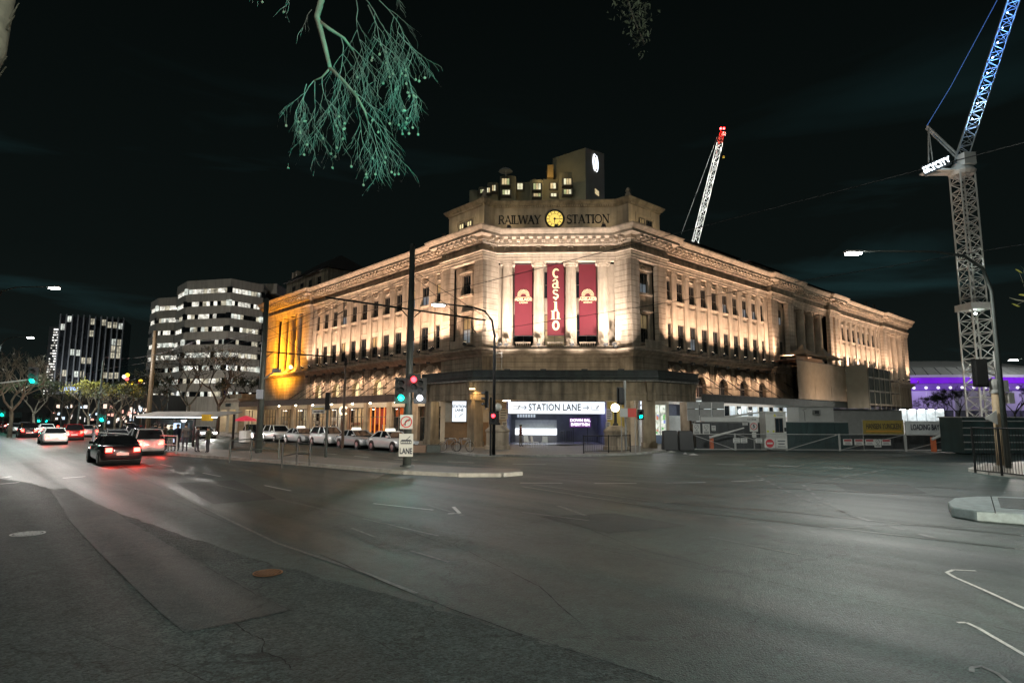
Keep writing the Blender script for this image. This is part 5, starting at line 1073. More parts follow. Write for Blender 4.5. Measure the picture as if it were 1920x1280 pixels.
# ---- overhead wires
M_wire = mat('wire', (.02, .02, .02), rough=.5, var=0)
def wire(pts, label, r=.018, sag=0):
    P = []
    for i in range(len(pts) - 1):
        for k in range(8):
            q = k / 8; p = pts[i].lerp(pts[i + 1], q); p = p - Vector((0, 0, sag * 4 * q * (1 - q))); P.append(p)
    P.append(pts[-1]); o = tag(MB().path(P, r, 5).build('overhead_wire', M_wire), label, 'wire', 'overhead tram wires')
def A1(u_, side, z): return P1 + dl3 * u_ + dr3 * side + Vector((0, 0, z - P1.z))
for side, lab in ((-3.6, 'near'), (3.7, 'far')):
    a = A1(0, side, 6.85); wire([A1(-24, side, 6.85), a, P2 + dr3 * (side + 1.2 if side > 0 else side - .5) + Vector((0, 0, 6.1)), P5 + dr3 * side + Vector((0, 0, 6.1)) + dl3 * 0, P5 + dl3 * 60 + dr3 * side + Vector((0, 0, 6.4))], '%s tram contact wire crossing in front of the station' % lab, .011, .05)
    wire([A1(0, side, 7.7), P2 + dr3 * (side + 1.2 if side > 0 else side - .5) + Vector((0, 0, 6.9)), P5 + dr3 * side + Vector((0, 0, 7.1))], '%s sagging carrier wire above the contact wire' % lab, .013, .5)
wire([at(285, 742, 60), at(495, 640, 40), at(600, 590, 33), at(765, 497, 29.3)], 'stay wire rising from the shelter pole to the tall centre pole', .014, .1)
wire([at(770, 505, 29.3), at(920, 600, 33)], 'short stay wire from the centre pole to its right arm', .014)
wire([at(130, 745, 95), at(280, 700, 62), at(490, 612, 42)], 'long pale wire above the tram shelter', .02, .3)
M_white_c = mat('cafe_white', (.75, .76, .75), rough=.4, var=.05)
# ================================================================ vehicles
def car_meshes(kind):
    L, Wd = (4.75, .91) if kind == 'sedan' else (4.45, .92)
    def loft(secs, name, m, smooth=True):
        mb = MB(); n = len(secs[0]); vs = [p for s in secs for p in s]; fs = [(i * n + k, i * n + k + 1, (i + 1) * n + k + 1, (i + 1) * n + k) for i in range(len(secs) - 1) for k in range(n - 1)]
        fs.append(tuple(range(n - 1, -1, -1))); fs.append(tuple((len(secs) - 1) * n + k for k in range(n))); mb.add(vs, fs)
        for i in range(len(secs) - 1): mb.f.append([i * n + n - 1, i * n, (i + 1) * n, (i + 1) * n + n - 1]); mb.mi.append(0)
        return mb
    hood = .92 if kind == 'sedan' else 1.02; tail = 1.0 if kind == 'sedan' else 1.08
    st_ = [(-L / 2, .42, .62, tail - .14, .72), (-L / 2 + .08, .30, .70, tail - .06, .84), (-L / 2 + .5, .26, .78, tail, .89), (-.9, .22, .80, 1.0 if kind == 'sedan' else 1.06, Wd), (.4, .22, .80, .99 if kind == 'sedan' else 1.05, Wd), (1.2, .22, .78, hood + .02, .90), (L / 2 - .5, .26, .72, hood - .10, .87), (L / 2 - .12, .30, .66, hood - .22, .80), (L / 2, .40, .60, hood - .32, .66)]
    secs = []
    for x, zb, zm, zt, w in st_:
        half = [(w * .92, zb), (w, zb + .14), (w * 1.0, zm), (w * .95, zt - .05), (w * .86, zt)]
        secs.append([(x, -y, z) for y, z in half] + [(x, y, z) for y, z in reversed(half)])
    body = loft(secs, 'body', None)
    ro = 1.44 if kind == 'sedan' else 1.66; base = .98 if kind == 'sedan' else 1.03
    cab = [(-1.75 if kind == 'sedan' else -2.08, .03, .80), (-1.05 if kind == 'sedan' else -1.78, ro - base - .05, .64), (-.5, ro - base, .64), (.1, ro - base - .02, .63), (.98, .04, .78)]
    secs = []
    for x, h, w in cab: secs.append([(x, -.82, base - .04), (x, -.80 if h < .1 else -.78, base), (x, -w, base + h * .93), (x, -w * .86, base + h), (x, w * .86, base + h), (x, w, base + h * .93), (x, .80 if h < .1 else .78, base), (x, .82, base - .04)])
    glass = loft(secs, 'cabin', None)
    roof_ = MB(); x0, x1 = (-1.12, .22) if kind == 'sedan' else (-1.82, .2); zz = ro + .004
    roof_.hexa([(x0, -.62, zz - .05), (x1, -.60, zz - .07), (x1, .60, zz - .07), (x0, .62, zz - .05), (x0 + .06, -.54, zz + .015), (x1 - .06, -.53, zz), (x1 - .06, .53, zz), (x0 + .06, .54, zz + .015)])
    for y in (-1, 1):
        for (xa, za), (xb, zb_) in (((x1, ro - .04), (.99, base + .03)), ((x0, ro - .05), (-1.74 if kind == 'sedan' else -2.07, base + .03)), ((-.42, ro - .02), (-.42, base))):
            roof_.path([(xa, y * .635, za), (xb, y * .80, zb_)], .045, 6)
    return body, glass, roof_
CARM = {k: car_meshes(k) for k in ('sedan', 'wagon')}
M_tyre = mat('tyre', (.012, .012, .012), rough=.85, var=0); M_rim = mat('wheel_rim', (.35, .35, .36), rough=.3, metal=.8, var=0); M_cglass = glassmat('car_glass', (.012, .014, .016), .04)
TAIL, HEADL, TAILD = emit('tail_red', (1, .03, .02), 16), emit('head_white', (1, .95, .88), 30), mat('tail_dark', (.25, .01, .01), rough=.2, var=0); HEADD = mat('head_clear', (.55, .56, .58), rough=.1, var=0)
def paint(name, c): return mat('paint_' + name, c, rough=.25, var=0, coat=.8, metal=.15)
PROTO = {}
def car_proto(kind, colname, col, lights):
    key = (kind, colname, lights)
    if key in PROTO: return PROTO[key]
    b, g, r = CARM[kind]; p = paint(colname, col); out_ = []
    def P(n, me): out_.append((n, me)); return me
    P('body', b.mesh('car_body', p, smooth=True)); P('cabin_glass', g.mesh('car_glass', M_cglass)); P('roof', r.mesh('car_roof', p, smooth=False))
    L = 4.75 if kind == 'sedan' else 4.45
    w = MB(); w.M = Matrix.Rotation(math.pi / 2, 4, 'X'); w.lathe((0, 0, -.11), [(.2, 0), (.31, .0), (.33, .04), (.33, .18), (.31, .22), (.2, .22)], 20); PROTO[('tyre',)] = w.mesh('tyre', M_tyre, smooth=False)
    w = MB(); w.M = Matrix.Rotation(math.pi / 2, 4, 'X'); w.lathe((0, 0, -.12), [(.05, 0), (.21, .01), (.21, .23), (.05, .24)], 12); PROTO[('rim',)] = w.mesh('rim', M_rim)
    z = .78 if kind == 'sedan' else .86; tl = MB(); tl.box(-L / 2 - .015, -L / 2 + .12, -.74, -.46, z - .1, z + .1); tr = MB(); tr.box(-L / 2 - .015, -L / 2 + .12, .46, .74, z - .1, z + .1)
    for q in (tl, tr): P('tail_light', q.mesh('tail_light', TAIL if lights == 'on' else TAILD))
    for sg in (-1, 1):
        q = MB(); q.box(L / 2 - .22, L / 2 - .015, sg * .64 - .16, sg * .64 + .16, .60, .74); P('headlight', q.mesh('headlight', HEADL if lights == 'on' else HEADD))
        q = MB(); q.box(.72, .86, sg * .93 - .09, sg * .93 + .09, 1.0, 1.13); P('mirror', q.mesh('mirror', p))
    q = MB(); q.box(-L / 2 - .02, -L / 2 + .02, -.26, .26, .52, .64); P('number_plate', q.mesh('number_plate', M_plate))
    q = MB(); q.box(L / 2 - .06, L / 2 + .01, -.45, .45, .42, .56); P('grille', q.mesh('grille', M_sigb))
    for xx in (-L / 2 + .85, L / 2 - .9):
        q = MB(); q.M = Matrix.Rotation(math.pi / 2, 4, 'X'); q.lathe((xx, .36, -.915), [(.40, 0), (.40, 1.83)], 20); P('wheel_arch', q.mesh('wheel_arch', M_sigb))
    PROTO[key] = out_; return out_
def car(pos, heading, kind, colname, col, label, group, lights='on', taxi=False, glow=True, z=0.0):
    rz = math.atan2(heading[1], heading[0]); t = thing('car', (pos[0], pos[1], z), label, 'car', group); t.rotation_euler = (0, 0, rz); L = 4.75 if kind == 'sedan' else 4.45
    for n, me in car_proto(kind, colname, col, lights): link(bpy.data.objects.new(n, me), t)
    for xx in (-L / 2 + .85, L / 2 - .9):
        for y in (-.83, .83):
            w = bpy.data.objects.new('wheel', PROTO[('tyre',)]); w.location = (xx, y, .33); link(w, t); r = bpy.data.objects.new('rim', PROTO[('rim',)]); link(r, w)
    if taxi:
        q = MB(); q.hexa([(-.5, -.38, 1.45), (-.2, -.38, 1.45), (-.2, .38, 1.45), (-.5, .38, 1.45), (-.44, -.34, 1.63), (-.26, -.34, 1.63), (-.26, .34, 1.63), (-.44, .34, 1.63)]); link(bpy.data.objects.new('taxi_sign', q.mesh('taxi_sign', emit('taxi_glow', (1, .96, .85), 1.3) if taxi == 1 else emit('taxi_yellow', (1, .75, .1), 1.2))), t)
    if lights == 'on' and glow:
        for y in (-.6, .6):
            d = bpy.data.lights.new('tail_glow', 'POINT'); d.energy = 55; d.color = (1, .05, .03); d.shadow_soft_size = .08; o = bpy.data.objects.new('tail_glow', d); o.location = (-L / 2 - .12, y, .75); link(o, t)
        d = bpy.data.lights.new('head_beam', 'SPOT'); d.energy = 1300; d.color = (1, .95, .86); d.spot_size = rad(70); d.spot_blend = 1; d.shadow_soft_size = .15; o = bpy.data.objects.new('head_beam', d); o.location = (L / 2 + .08, 0, .7); o.rotation_euler = Vector((1, 0, -.10)).to_track_quat('-Z', 'Y').to_euler(); link(o, t)
    return t
WHT, SIL, BLK, GRY, RDC = ('white', (.75, .76, .76)), ('silver', (.42, .43, .44)), ('black', (.015, .015, .017)), ('grey', (.12, .125, .13)), ('dark_red', (.22, .02, .02))
tx = 'taxis waiting at the kerb'
for u_, c_, tk, lab in ((7.6, WHT, 1, 'white taxi with lit roof sign nearest the traffic signals'), (12.9, SIL, 1, 'silver taxi second in the rank from the traffic signals'), (18.2, WHT, 2, 'white taxi with yellow roof sign behind the slim post'), (23.8, SIL, 1, 'silver taxi fourth in the rank, under the orange lit wall'), (29.6, WHT, 1, 'white taxi beside the tall grey tram pole'), (35.5, BLK, 0, 'black car at the kerb left of the tall grey tram pole')):
    car(uv(u_, -10.1), (-dL.x, -dL.y), 'sedan' if tk and u_ not in (18.2, 29.6) else 'wagon', c_[0], c_[1], lab, tx, 'off', tk)
on = 'oncoming traffic'; aw = 'traffic driving away up the street'
for u_, v_, k, c_, lab in ((44, -13.2, 'sedan', SIL, 'silver oncoming car with headlights behind the tram shelter'), (52, -13.4, 'wagon', WHT, 'white oncoming wagon behind the tram shelter'), (66, -13.2, 'sedan', GRY, 'grey oncoming car left of the shelter'), (84, -13.3, 'sedan', SIL, 'silver oncoming car near the pale trees'), (118, -13.5, 'wagon', BLK, 'dark oncoming wagon under the green lights'), (150, -13.5, 'sedan', WHT, 'farthest white oncoming car')):
    car(uv(u_, v_), (-dL.x, -dL.y), k, c_[0], c_[1], lab, on, 'on', 0, u_ < 90)
for u_, v_, k, c_, lab in ((5.5, -28.2, 'sedan', BLK, 'black car with red tail lights nearest of the departing cars'), (13.5, -25.3, 'wagon', SIL, 'silver wagon with red tail lights second nearest of the departing cars'), (24, -25.2, 'sedan', GRY, 'grey car with red tail lights ahead of the silver wagon'), (32, -22.6, 'wagon', BLK, 'black wagon with red tail lights in the tram side lane'), (35, -28.0, 'sedan', WHT, 'white car with red tail lights in the kerb lane'), (46, -25.4, 'wagon', RDC, 'dark red wagon with tail lights in the middle lane'), (56, -22.7, 'sedan', SIL, 'silver car with tail lights further up the tram side lane'), (58, -28.2, 'wagon', BLK, 'black wagon with tail lights further up the kerb lane'), (72, -25.3, 'sedan', WHT, 'white car with tail lights far up the middle lane'), (80, -28.2, 'sedan', GRY, 'grey car far up the kerb lane'), (92, -22.8, 'wagon', BLK, 'black wagon far up the tram side lane'), (104, -25.5, 'sedan', SIL, 'silver car with the farthest tail lights in the middle lane'), (112, -28.3, 'sedan', RDC, 'dark red car farthest up the kerb lane')):
    car(uv(u_, v_), (dL.x, dL.y), k, c_[0], c_[1], lab, aw, 'on', 0, u_ < 75)
wc = 'unseen cars added for their headlight beams'  # unseen cars added so their strong beams brighten the road
for x_, y_, k, c_, lab in ((15.2, -1.2, 'sedan', WHT, 'unseen white car added for its headlight beam, kerb lane'), (19.6, 2.0, 'wagon', SIL, 'unseen silver wagon added for its headlight beam, middle lane')):
    t = car(Vector((x_, y_, 0)), (dL.x, dL.y), k, c_[0], c_[1], lab, wc, 'on', 0)
    for ch in t.children:
        if ch.name.startswith('head_beam'): ch.data = ch.data.copy(); ch.data.energy = 42000; ch.data.spot_size = rad(30); ch.data.color = (1, .90, .72); ch.rotation_euler = Vector((1, 0, -.05)).to_track_quat('-Z', 'Y').to_euler()
# ================================================================ people
def person(pos, face, coat, legs, label, hgt=1.7, pose=0, bag=None, hairc=(.02, .015, .01)):
    t = thing('person', pos, label, 'person'); t.rotation_euler = (0, 0, math.atan2(face[1], face[0]) - math.pi / 2)   # local +y is forward
    k = hgt / 1.75; mw = .035 * (pose % 3)
    V = [(0, 0, .98), (0, .0, 1.12), (0, .01, 1.28), (0, .0, 1.44), (0, .01, 1.52), (0, .03, 1.60), (0, .03, 1.70),
         (-.09, 0, .93), (-.10, .03 + mw, .52), (-.10, -.02 + mw * 2, .09), (-.11, .12 + mw * 2, .04),
         (.09, 0, .93), (.10, .03 - mw, .52), (.10, -.03 - mw, .09), (.11, .11 - mw, .04),
         (-.19, 0, 1.42), (-.24, -.03, 1.15), (-.22, .10 + mw * 2, .92), (-.21, .14 + mw * 2, .84),
         (.19, 0, 1.42), (.24, -.03, 1.15), (.21, .12, .93 if pose < 2 else 1.12), (.19, .17, .86 if pose < 2 else 1.2)]
    R = [.15, .135, .15, .12, .055, .085, .085, .095, .06, .045, .04, .095, .06, .045, .04, .065, .05, .038, .035, .065, .05, .038, .035]
    Ed = [(0, 1), (1, 2), (2, 3), (3, 4), (4, 5), (5, 6), (0, 7), (7, 8), (8, 9), (9, 10), (0, 11), (11, 12), (12, 13), (13, 14), (3, 15), (15, 16), (16, 17), (17, 18), (3, 19), (19, 20), (20, 21), (21, 22)]
    me = bpy.data.meshes.new('body'); me.from_pydata([(x * k, y * k, z * k) for x, y, z in V], Ed, [])
    o = bpy.data.objects.new('body', me); link(o, t)
    sk = o.modifiers.new('skin', 'SKIN'); sk.use_smooth_shade = True; sub = o.modifiers.new('sub', 'SUBSURF'); sub.levels = 1; sub.render_levels = 1
    for i, v in enumerate(me.skin_vertices[0].data): v.radius = (R[i] * 1.18 * k, R[i] * 1.18 * k * (.78 if i in (0, 1, 2, 3) else 1)); v.use_root = (i == 0)
    nm = 'clothes_%d' % len(MATS); m = bpy.data.materials.new(nm); m.use_nodes = True; tr = m.node_tree; b = tr.nodes['Principled BSDF']; b.inputs['Roughness'].default_value = .85
    tc_ = tr.nodes.new('ShaderNodeTexCoord'); sx = tr.nodes.new('ShaderNodeSeparateXYZ'); tr.links.new(tc_.outputs['Object'], sx.inputs[0]); rp_ = tr.nodes.new('ShaderNodeValToRGB'); dv = tr.nodes.new('ShaderNodeMath'); dv.operation = 'DIVIDE'; dv.inputs[1].default_value = hgt * 1.05; tr.links.new(sx.outputs[2], dv.inputs[0]); tr.links.new(dv.outputs[0], rp_.inputs[0])
    rp_.color_ramp.interpolation = 'CONSTANT'; el = rp_.color_ramp.elements; el[0].position = 0; el[0].color = (.02, .02, .02, 1); el[1].position = .06; el[1].color = (*legs, 1); e2 = el.new(.50); e2.color = (*coat, 1); e3 = el.new(.845); e3.color = (.42, .26, .19, 1); tr.links.new(rp_.outputs[0], b.inputs['Base Color']); MATS[nm] = m; me.materials.append(m)
    MB().sphere((0, .015 * k, 1.69 * k), .115 * k, 10, 7, 1.0).build_local('hair', mat('hair', hairc, rough=.7, var=.2), t)
    if bag: MB().box(-.30 * k, -.2 * k, -.1, .14, .95 * k, 1.3 * k).build_local('bag', mat('bag_dark', bag, rough=.7, var=.2), t)
    return t
def _bl(s, name, m, parent):
    o = bpy.data.objects.new(name, s.mesh(name, m, smooth=True)); return link(o, parent)
MB.build_local = _bl
pr = Vector((11.75, 52.4, .13)); person(pr, (.3, -1), (.012, .012, .014), (.02, .02, .025), 'person in a long dark coat standing beside the slim kiosk', 1.68, 0, (.02, .02, .02))
p_ = at(976, 800, 51); p_.z = .13; person(p_, (1, .2), (.06, .012, .014), (.10, .09, .08), 'person in a dark red jacket standing in front of the bright counter', 1.75, 2)
rgp = random.Random(11)
crowd = [(288, 843, 'person in black at the left end of the tram stop queue', (.02, .02, .02)), (297, 843.5, 'person with pale trousers at the tram stop', (.05, .05, .055)), (307, 844, 'person in brown coat beside the pale trousered one at the stop', (.10, .07, .05)), (318, 845, 'person in dark green jacket at the tram stop', (.03, .05, .035)), (331, 845, 'person in navy coat under the middle of the shelter', (.02, .025, .05)), (346, 846, 'person in grey coat at the tram stop by the ad panel', (.09, .09, .09)), (368, 847, 'person in a large dark coat right of the ad panel', (.02, .02, .022)), (389, 848, 'person in olive jacket at the right end of the tram stop', (.06, .06, .03)), (174, 832, 'person waiting alone by the far pole', (.03, .03, .03))]
for i, (x, y, lab, c_) in enumerate(crowd):
    p_ = gnd(x, y, .15); person(p_, (rgp.uniform(-1, 1), rgp.uniform(-1, 1)), c_, (.3, .28, .26) if i in (1, 3) else (.03, .03, .04), lab, rgp.uniform(1.6, 1.82), i % 4, (.03, .03, .03) if i % 3 == 0 else None)
# ================================================================ tram shelter
sB = gnd(350, 846, .15); sh_t = thing('tram_shelter', sB, 'tram stop shelter with long flat tilted roof and lit ad panel', 'shelter')
q0, q1 = at(272, 782, 48.5), at(432, 780, 45.0); ax = (q1 - q0); ax.z = 0; ax.normalize(); pe = Vector((-ax.y, ax.x, 0)); Ls = (Vector((q1.x, q1.y)) - Vector((q0.x, q0.y))).length
def FSH(a, o, z): return Vector((q0.x, q0.y, 0)) + ax * a + pe * o + Vector((0, 0, z))
M_shr = mat('shelter_metal', (.30, .29, .27), rough=.5, var=.2, metal=.2)
MB().hexa([FSH(0, -.9, 2.45), FSH(Ls, -.9, 2.45), FSH(Ls, 1.1, 2.75), FSH(0, 1.1, 2.75), FSH(0, -.9, 2.55), FSH(Ls, -.9, 2.55), FSH(Ls, 1.1, 2.86), FSH(0, 1.1, 2.86)]).build('roof', M_shr, sh_t)
MB().fbox(FSH, .2, Ls - .4, -.86, -.78, 2.36, 2.44).build('roof_light', emit('shelter_tube', (.85, .95, 1), 2.2), sh_t)
for s in (.5, 2.6, 4.7, Ls - .3): MB().fbox(FSH, s, s + .12, .5, .62, .15, 2.66).build('post', M_iron, sh_t)
for s in (.65, 2.75): MB().fbox(FSH, s, s + 1.85, .54, .57, .5, 2.2).build('glass_panel', glassmat('shelter_glass', (.03, .035, .035), .05), sh_t)
MB().fbox(FSH, 3.1, 3.75, .1, .2, .5, 1.95).build('ad_panel', emit('ad_blue', (.55, .75, 1), 1.1), sh_t)
MB().fbox(FSH, 2.2, 3.0, .2, .26, 1.1, 1.8).build('map_board', mat('map_cream', (.6, .55, .42), var=.2, scale=4), sh_t); MB().fbox(FSH, 1.0, 2.6, .2, .55, .5, .58).build('bench_seat', M_shr, sh_t)
MB().fbox(FSH, Ls - 1.6, Ls - .9, -1.1, -.7, 2.15, 2.6).build('yellow_box', mat('yellow_box', (.6, .36, .02), rough=.5, var=.1), sh_t)
lamp('POINT', FSH(2.6, -.3, 2.2), 60, (.9, .95, 1), .2, sh_t); lamp('POINT', FSH(5.0, -.3, 2.2), 40, (.9, .95, 1), .2, sh_t)
# market umbrella (red) by the shops
ub = at(459, 818, 58); ub.z = .13; um = thing('patio_umbrella', ub, 'small red lit umbrella over a white counter by the kerb', 'umbrella')
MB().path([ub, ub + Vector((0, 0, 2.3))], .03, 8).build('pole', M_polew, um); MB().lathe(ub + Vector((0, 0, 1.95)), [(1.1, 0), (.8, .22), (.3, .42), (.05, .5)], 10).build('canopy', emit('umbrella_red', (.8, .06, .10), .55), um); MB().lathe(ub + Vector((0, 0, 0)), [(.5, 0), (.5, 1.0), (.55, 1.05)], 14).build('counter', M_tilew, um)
# ---- railings
def railing(pts, label, h=1.1, nb=0, m=None, posts=True, cat='railing', r=.03, name='railing', spacing=.14):
    t = thing(name, pts[0], label, cat); m = m or M_iron
    for i in range(len(pts) - 1):
        a, b = pts[i], pts[i + 1]; L = (b - a).length
        MB().path([a + Vector((0, 0, h)), b + Vector((0, 0, h))], r, 8).build('top_rail', m, t); MB().path([a + Vector((0, 0, .12 if nb else h * .5)), b + Vector((0, 0, .12 if nb else h * .5))], r * .8, 8).build('lower_rail', m, t)
        if nb:
            n = int(L / spacing)
            for k in range(1, n): q = a.lerp(b, k / n); MB().path([q + Vector((0, 0, .12)), q + Vector((0, 0, h))], .011, 5).build('bar', m, t)
    for p in pts: MB().path([p, p + Vector((0, 0, h + .06))], r * 1.4, 8).build('post', m, t)
    return t
railing([gnd(528, 876, .15), gnd(556, 871, .15), gnd(580, 873, .15)], 'angled tube railing on the tram median beside the slim post', 1.05, 0, M_iron)
railing([gnd(430, 866, .15), gnd(470, 862, .15), gnd(522, 860, .15)], 'tube railing on the tram median by the tall grey pole', 1.1, 0, M_pole)
railing([gnd(176, 838, .15), gnd(250, 845, .15), gnd(330, 851, .15)], 'long tube railing along the tram stop platform', 1.1, 0, M_polew)
railing([Vector((4.8, 41.2, .13)), Vector((6.6, 42.1, .13)), Vector((8.3, 43.3, .13))], 'black barred pedestrian fence at the kerb before the entrance', 1.15, 1, M_iron, name='pedestrian_fence', cat='fence')
fa, fb = gnd(1829, 886, .14), gnd(1935, 898, .14); fm = fa.lerp(fb, .5)
railing([fa, fm, fb, fb + (fb - fa)], 'black barred pedestrian fence at the right corner', 1.95, 1, M_iron, name='pedestrian_fence', cat='fence', r=.035)
# ---- white cafe chairs in front of the hall
for k, (px, lab) in enumerate(((990, 'white cafe chair nearest the unlit globe lamp'), (1003, 'white cafe chair before the bright counter, middle one'), (1021, 'white cafe chair nearest the black pedestrian fence'))):
    q = at(px, 815, 49.2 - .3 * k); q.z = .13; t = thing('cafe_chair', q, lab, 'chair', 'white cafe chairs before the hall'); a_ = .6 + k * 1.3; cx, sx_ = math.cos(a_), math.sin(a_)
    def FC(a, o, z): return Vector((q.x + a * cx - o * sx_, q.y + a * sx_ + o * cx, z + .13))
    MB().fbox(FC, -.22, .22, -.22, .22, .43, .47).build('seat', M_white_c, t); MB().hexa([FC(-.22, .20, .47), FC(.22, .20, .47), FC(.22, .24, .47), FC(-.22, .24, .47), FC(-.2, .28, .92), FC(.2, .28, .92), FC(.2, .31, .92), FC(-.2, .31, .92)]).build('backrest', M_white_c, t)
    for a in (-.19, .19):
        for o in (-.19, .19): MB().path([FC(a * 1.1, o * 1.1, 0), FC(a, o, .43)], .018, 6).build('leg', M_polew, t)
# ---- bicycles on hoops
def bicycle(c, d, label):
    t = thing('bicycle', c, label, 'bicycle', 'bicycles at the hoops'); d = Vector(d).normalized(); U = Vector((0, 0, 1))
    for k, s in ((0, -.52), (1, .52)):
        w = [c + d * (s + .33 * math.cos(q * math.pi / 12)) + U * (.34 + .33 * math.sin(q * math.pi / 12)) for q in range(25)]; wo = MB().path(w, .018, 6, cap=False).build('wheel', M_tyre, t); MB().path([c + d * s + U * .34 - Vector((-d.y, d.x, 0)) * .05, c + d * s + U * .34 + Vector((-d.y, d.x, 0)) * .05], .03, 6).build('hub', M_polew, wo)
    fr = MB(); A, B, Cc, D_ = c - d * .52 + U * .34, c - d * .08 + U * .30, c - d * .2 + U * .82, c + d * .36 + U * .78
    for a, b in ((A, B), (A, Cc), (B, Cc), (B, D_), (Cc, D_), (D_, c + d * .52 + U * .34)): fr.path([a, b], .018, 6)
    fr.build('frame', mat('bike_frame', (.25, .25, .26), rough=.3, metal=.5, var=0), t); MB().cbox(Cc + U * .08, .26 * abs(d.x) + .08, .1 + .2 * abs(d.y), .05).build('saddle', M_sigb, t); n = Vector((-d.y, d.x, 0)); MB().path([D_ + U * .05 - n * .26, D_ + U * .14, D_ + U * .05 + n * .26], .014, 6).build('handlebar', M_sigb, t)
cb = gnd(842, 846, .13); bicycle(cb, (1, -.35, 0), 'parked bicycle leaning by the hoops, left one'); bicycle(cb + Vector((1.0, -.1, 0)), (1, -.5, 0), 'parked bicycle leaning by the hoops, right one')
for k, lab in ((0, 'bent steel bicycle hoop, left of two'), (1, 'bent steel bicycle hoop, right of two')):
    q = cb + Vector((.1 + .95 * k, .35, 0)); hp = thing('bicycle_hoop', q, lab, 'bicycle rack'); MB().path([q + Vector((-.4, 0, 0)), q + Vector((-.4, 0, .75)), q + Vector((-.3, 0, .88)), q + Vector((.3, 0, .88)), q + Vector((.4, 0, .75)), q + Vector((.4, 0, 0))], .028, 8).build('hoop', M_polew, hp)
# planter boxes by the bicycles
for px, lab, c_ in ((786, 'low brown planter box left of the bicycles', (.25, .16, .11)), (813, 'low dark planter box beside the bicycles', (.08, .09, .08))):
    q = gnd(px, 848, .13); t = thing('planter_box', q, lab, 'planter'); MB().box(q.x - .45, q.x + .45, q.y - .2, q.y + .25, .13, .62).build('box', mat('planter_%d' % px, c_, var=.2), t, bevel=.03); MB().box(q.x - .4, q.x + .4, q.y - .15, q.y + .2, .621, .64).build('soil', mat('soil', (.02, .015, .01), var=.3), t)
# ================================================================ construction site on the right
M_hoard = mat('hoarding_dark', (.045, .05, .052), rough=.55, var=.25, scale=1.0, streak=.3)
M_teal = mat('hoarding_teal', (.025, .05, .05), rough=.6, var=.25, scale=1.0, streak=.3)
M_white = mat('site_white', (.48, .48, .46), rough=.5, var=.12, scale=1.5)
M_grey = mat('site_grey', (.28, .28, .27), rough=.6, var=.15)
FH = Frame(Vector((14.0, 50.2)), Vector((1, 0)), Vector((0, -1)))       # hoarding line, s = metres to the right
def hoarding(s0, s1, z1, label, m, o=0.0, step=1.2, z0=.05):
    t = thing('site_hoarding', FH((s0 + s1) / 2, o, 0), label, 'hoarding'); n = max(1, round((s1 - s0) / step)); w = (s1 - s0) / n
    for k in range(n): MB().fbox(FH, s0 + w * k + .01, s0 + w * (k + 1) - .01, o - .05, o + (.012 if k % 2 else 0), z0, z1).build('panel', m, t)
    MB().fbox(FH, s0, s1, o - .08, o + .04, z1, z1 + .07).build('top_rail', M_grey, t); return t
hoarding(1.0, 7.4, 2.15, 'dark site hoarding with no smoking notices right of the arcade', M_hoard)
hoarding(8.0, 13.6, 2.2, 'dark teal site hoarding right of the guard booth', M_teal, -.3); hoarding(13.7, 26, 1.2, 'low dark hoarding under the loading bay banners', M_hoard, -.6)
bm = thing('site_beam', FH(4.4, .1, 2.2), 'pale fascia beam over the dark hoarding', 'beam'); MB().fbox(FH, 1.4, 6.4, .06, .2, 2.25, 2.6).build('fascia', M_white, bm); text('hot drink', FH(5.5, .21, 2.42), .14, M_sblack, 0, bm)
gp = thing('site_screen', FH(2.2, -1, 2.3), 'tall grey panel screen beside the arcade end pillar', 'screen')
for k in range(3): MB().fbox(FH, .6 + k * 1.05, 1.6 + k * 1.05, -1.0, -.94, 2.3, 3.25).build('panel', M_grey, gp); MB().fbox(FH, .6 + k * 1.05, 1.6 + k * 1.05, -1.0, -.94, 3.3, 3.85).build('upper_panel', M_grey, gp)
def small_sign(s, z, w, h, label, kind, o=.05):
    t = thing('site_sign', FH(s, o, z), label, 'sign', 'site safety signs'); MB().fbox(FH, s - w / 2, s + w / 2, o, o + .02, z, z + h).build('board', M_plate, t)
    mb = MB(); f = lambda a, b, c_, d, e=.02: mb.fbox(FH, s + a * w, s + b * w, o + e, o + e + .004, z + c_ * h, z + d * h)
    if kind == 'ban':
        mb.path([FH(s + w * .28 * math.cos(q * math.pi / 10), o + .025, z + h * .72 + w * .28 * math.sin(q * math.pi / 10)) for q in range(21)], .014, 5, cap=False); mb.path([FH(s - w * .2, o + .025, z + h * .72 - w * .2), FH(s + w * .2, o + .025, z + h * .72 + w * .2)], .014, 5); f(-.12, .12, .36, .42); f(-.36, .36, .22, .28); f(-.36, .36, .08, .14)
    elif kind == 'danger': f(-.36, .36, .1, .16); f(-.3, .3, .28, .34); f(-.36, .30, .42, .47)
    elif kind == 'text': f(-.38, .38, .12, .2); f(-.3, .3, .4, .5); f(-.36, .36, .7, .8)
    if mb.v: tag(mb.build('print', M_sblack, t), kind='stuff')
    if kind == 'danger': MB().fbox(FH, s - w * .42, s + w * .42, o + .02, o + .026, z + h * .62, z + h * .92).build('danger_strip', mat('danger_red', (.30, .03, .04), rough=.5, var=0), t)
    return t
def hs_(px, Y): return at(px, 800, Y).x - 14.0
def zy(py, Y): return at(1500, py, Y).z
small_sign(hs_(1307, 50), 1.2, .58, .85, 'no smoking notice nearest the arcade on the dark hoarding', 'ban'); small_sign(hs_(1325, 50), 1.2, .58, .85, 'second no smoking notice on the dark hoarding', 'ban'); small_sign(hs_(1339, 50), 1.5, .32, .42, 'small white notice right of the no smoking notices', 'text'); small_sign(hs_(1402, 49.6), 1.95, .42, .3, 'small white plate left of the speed sign', 'text')
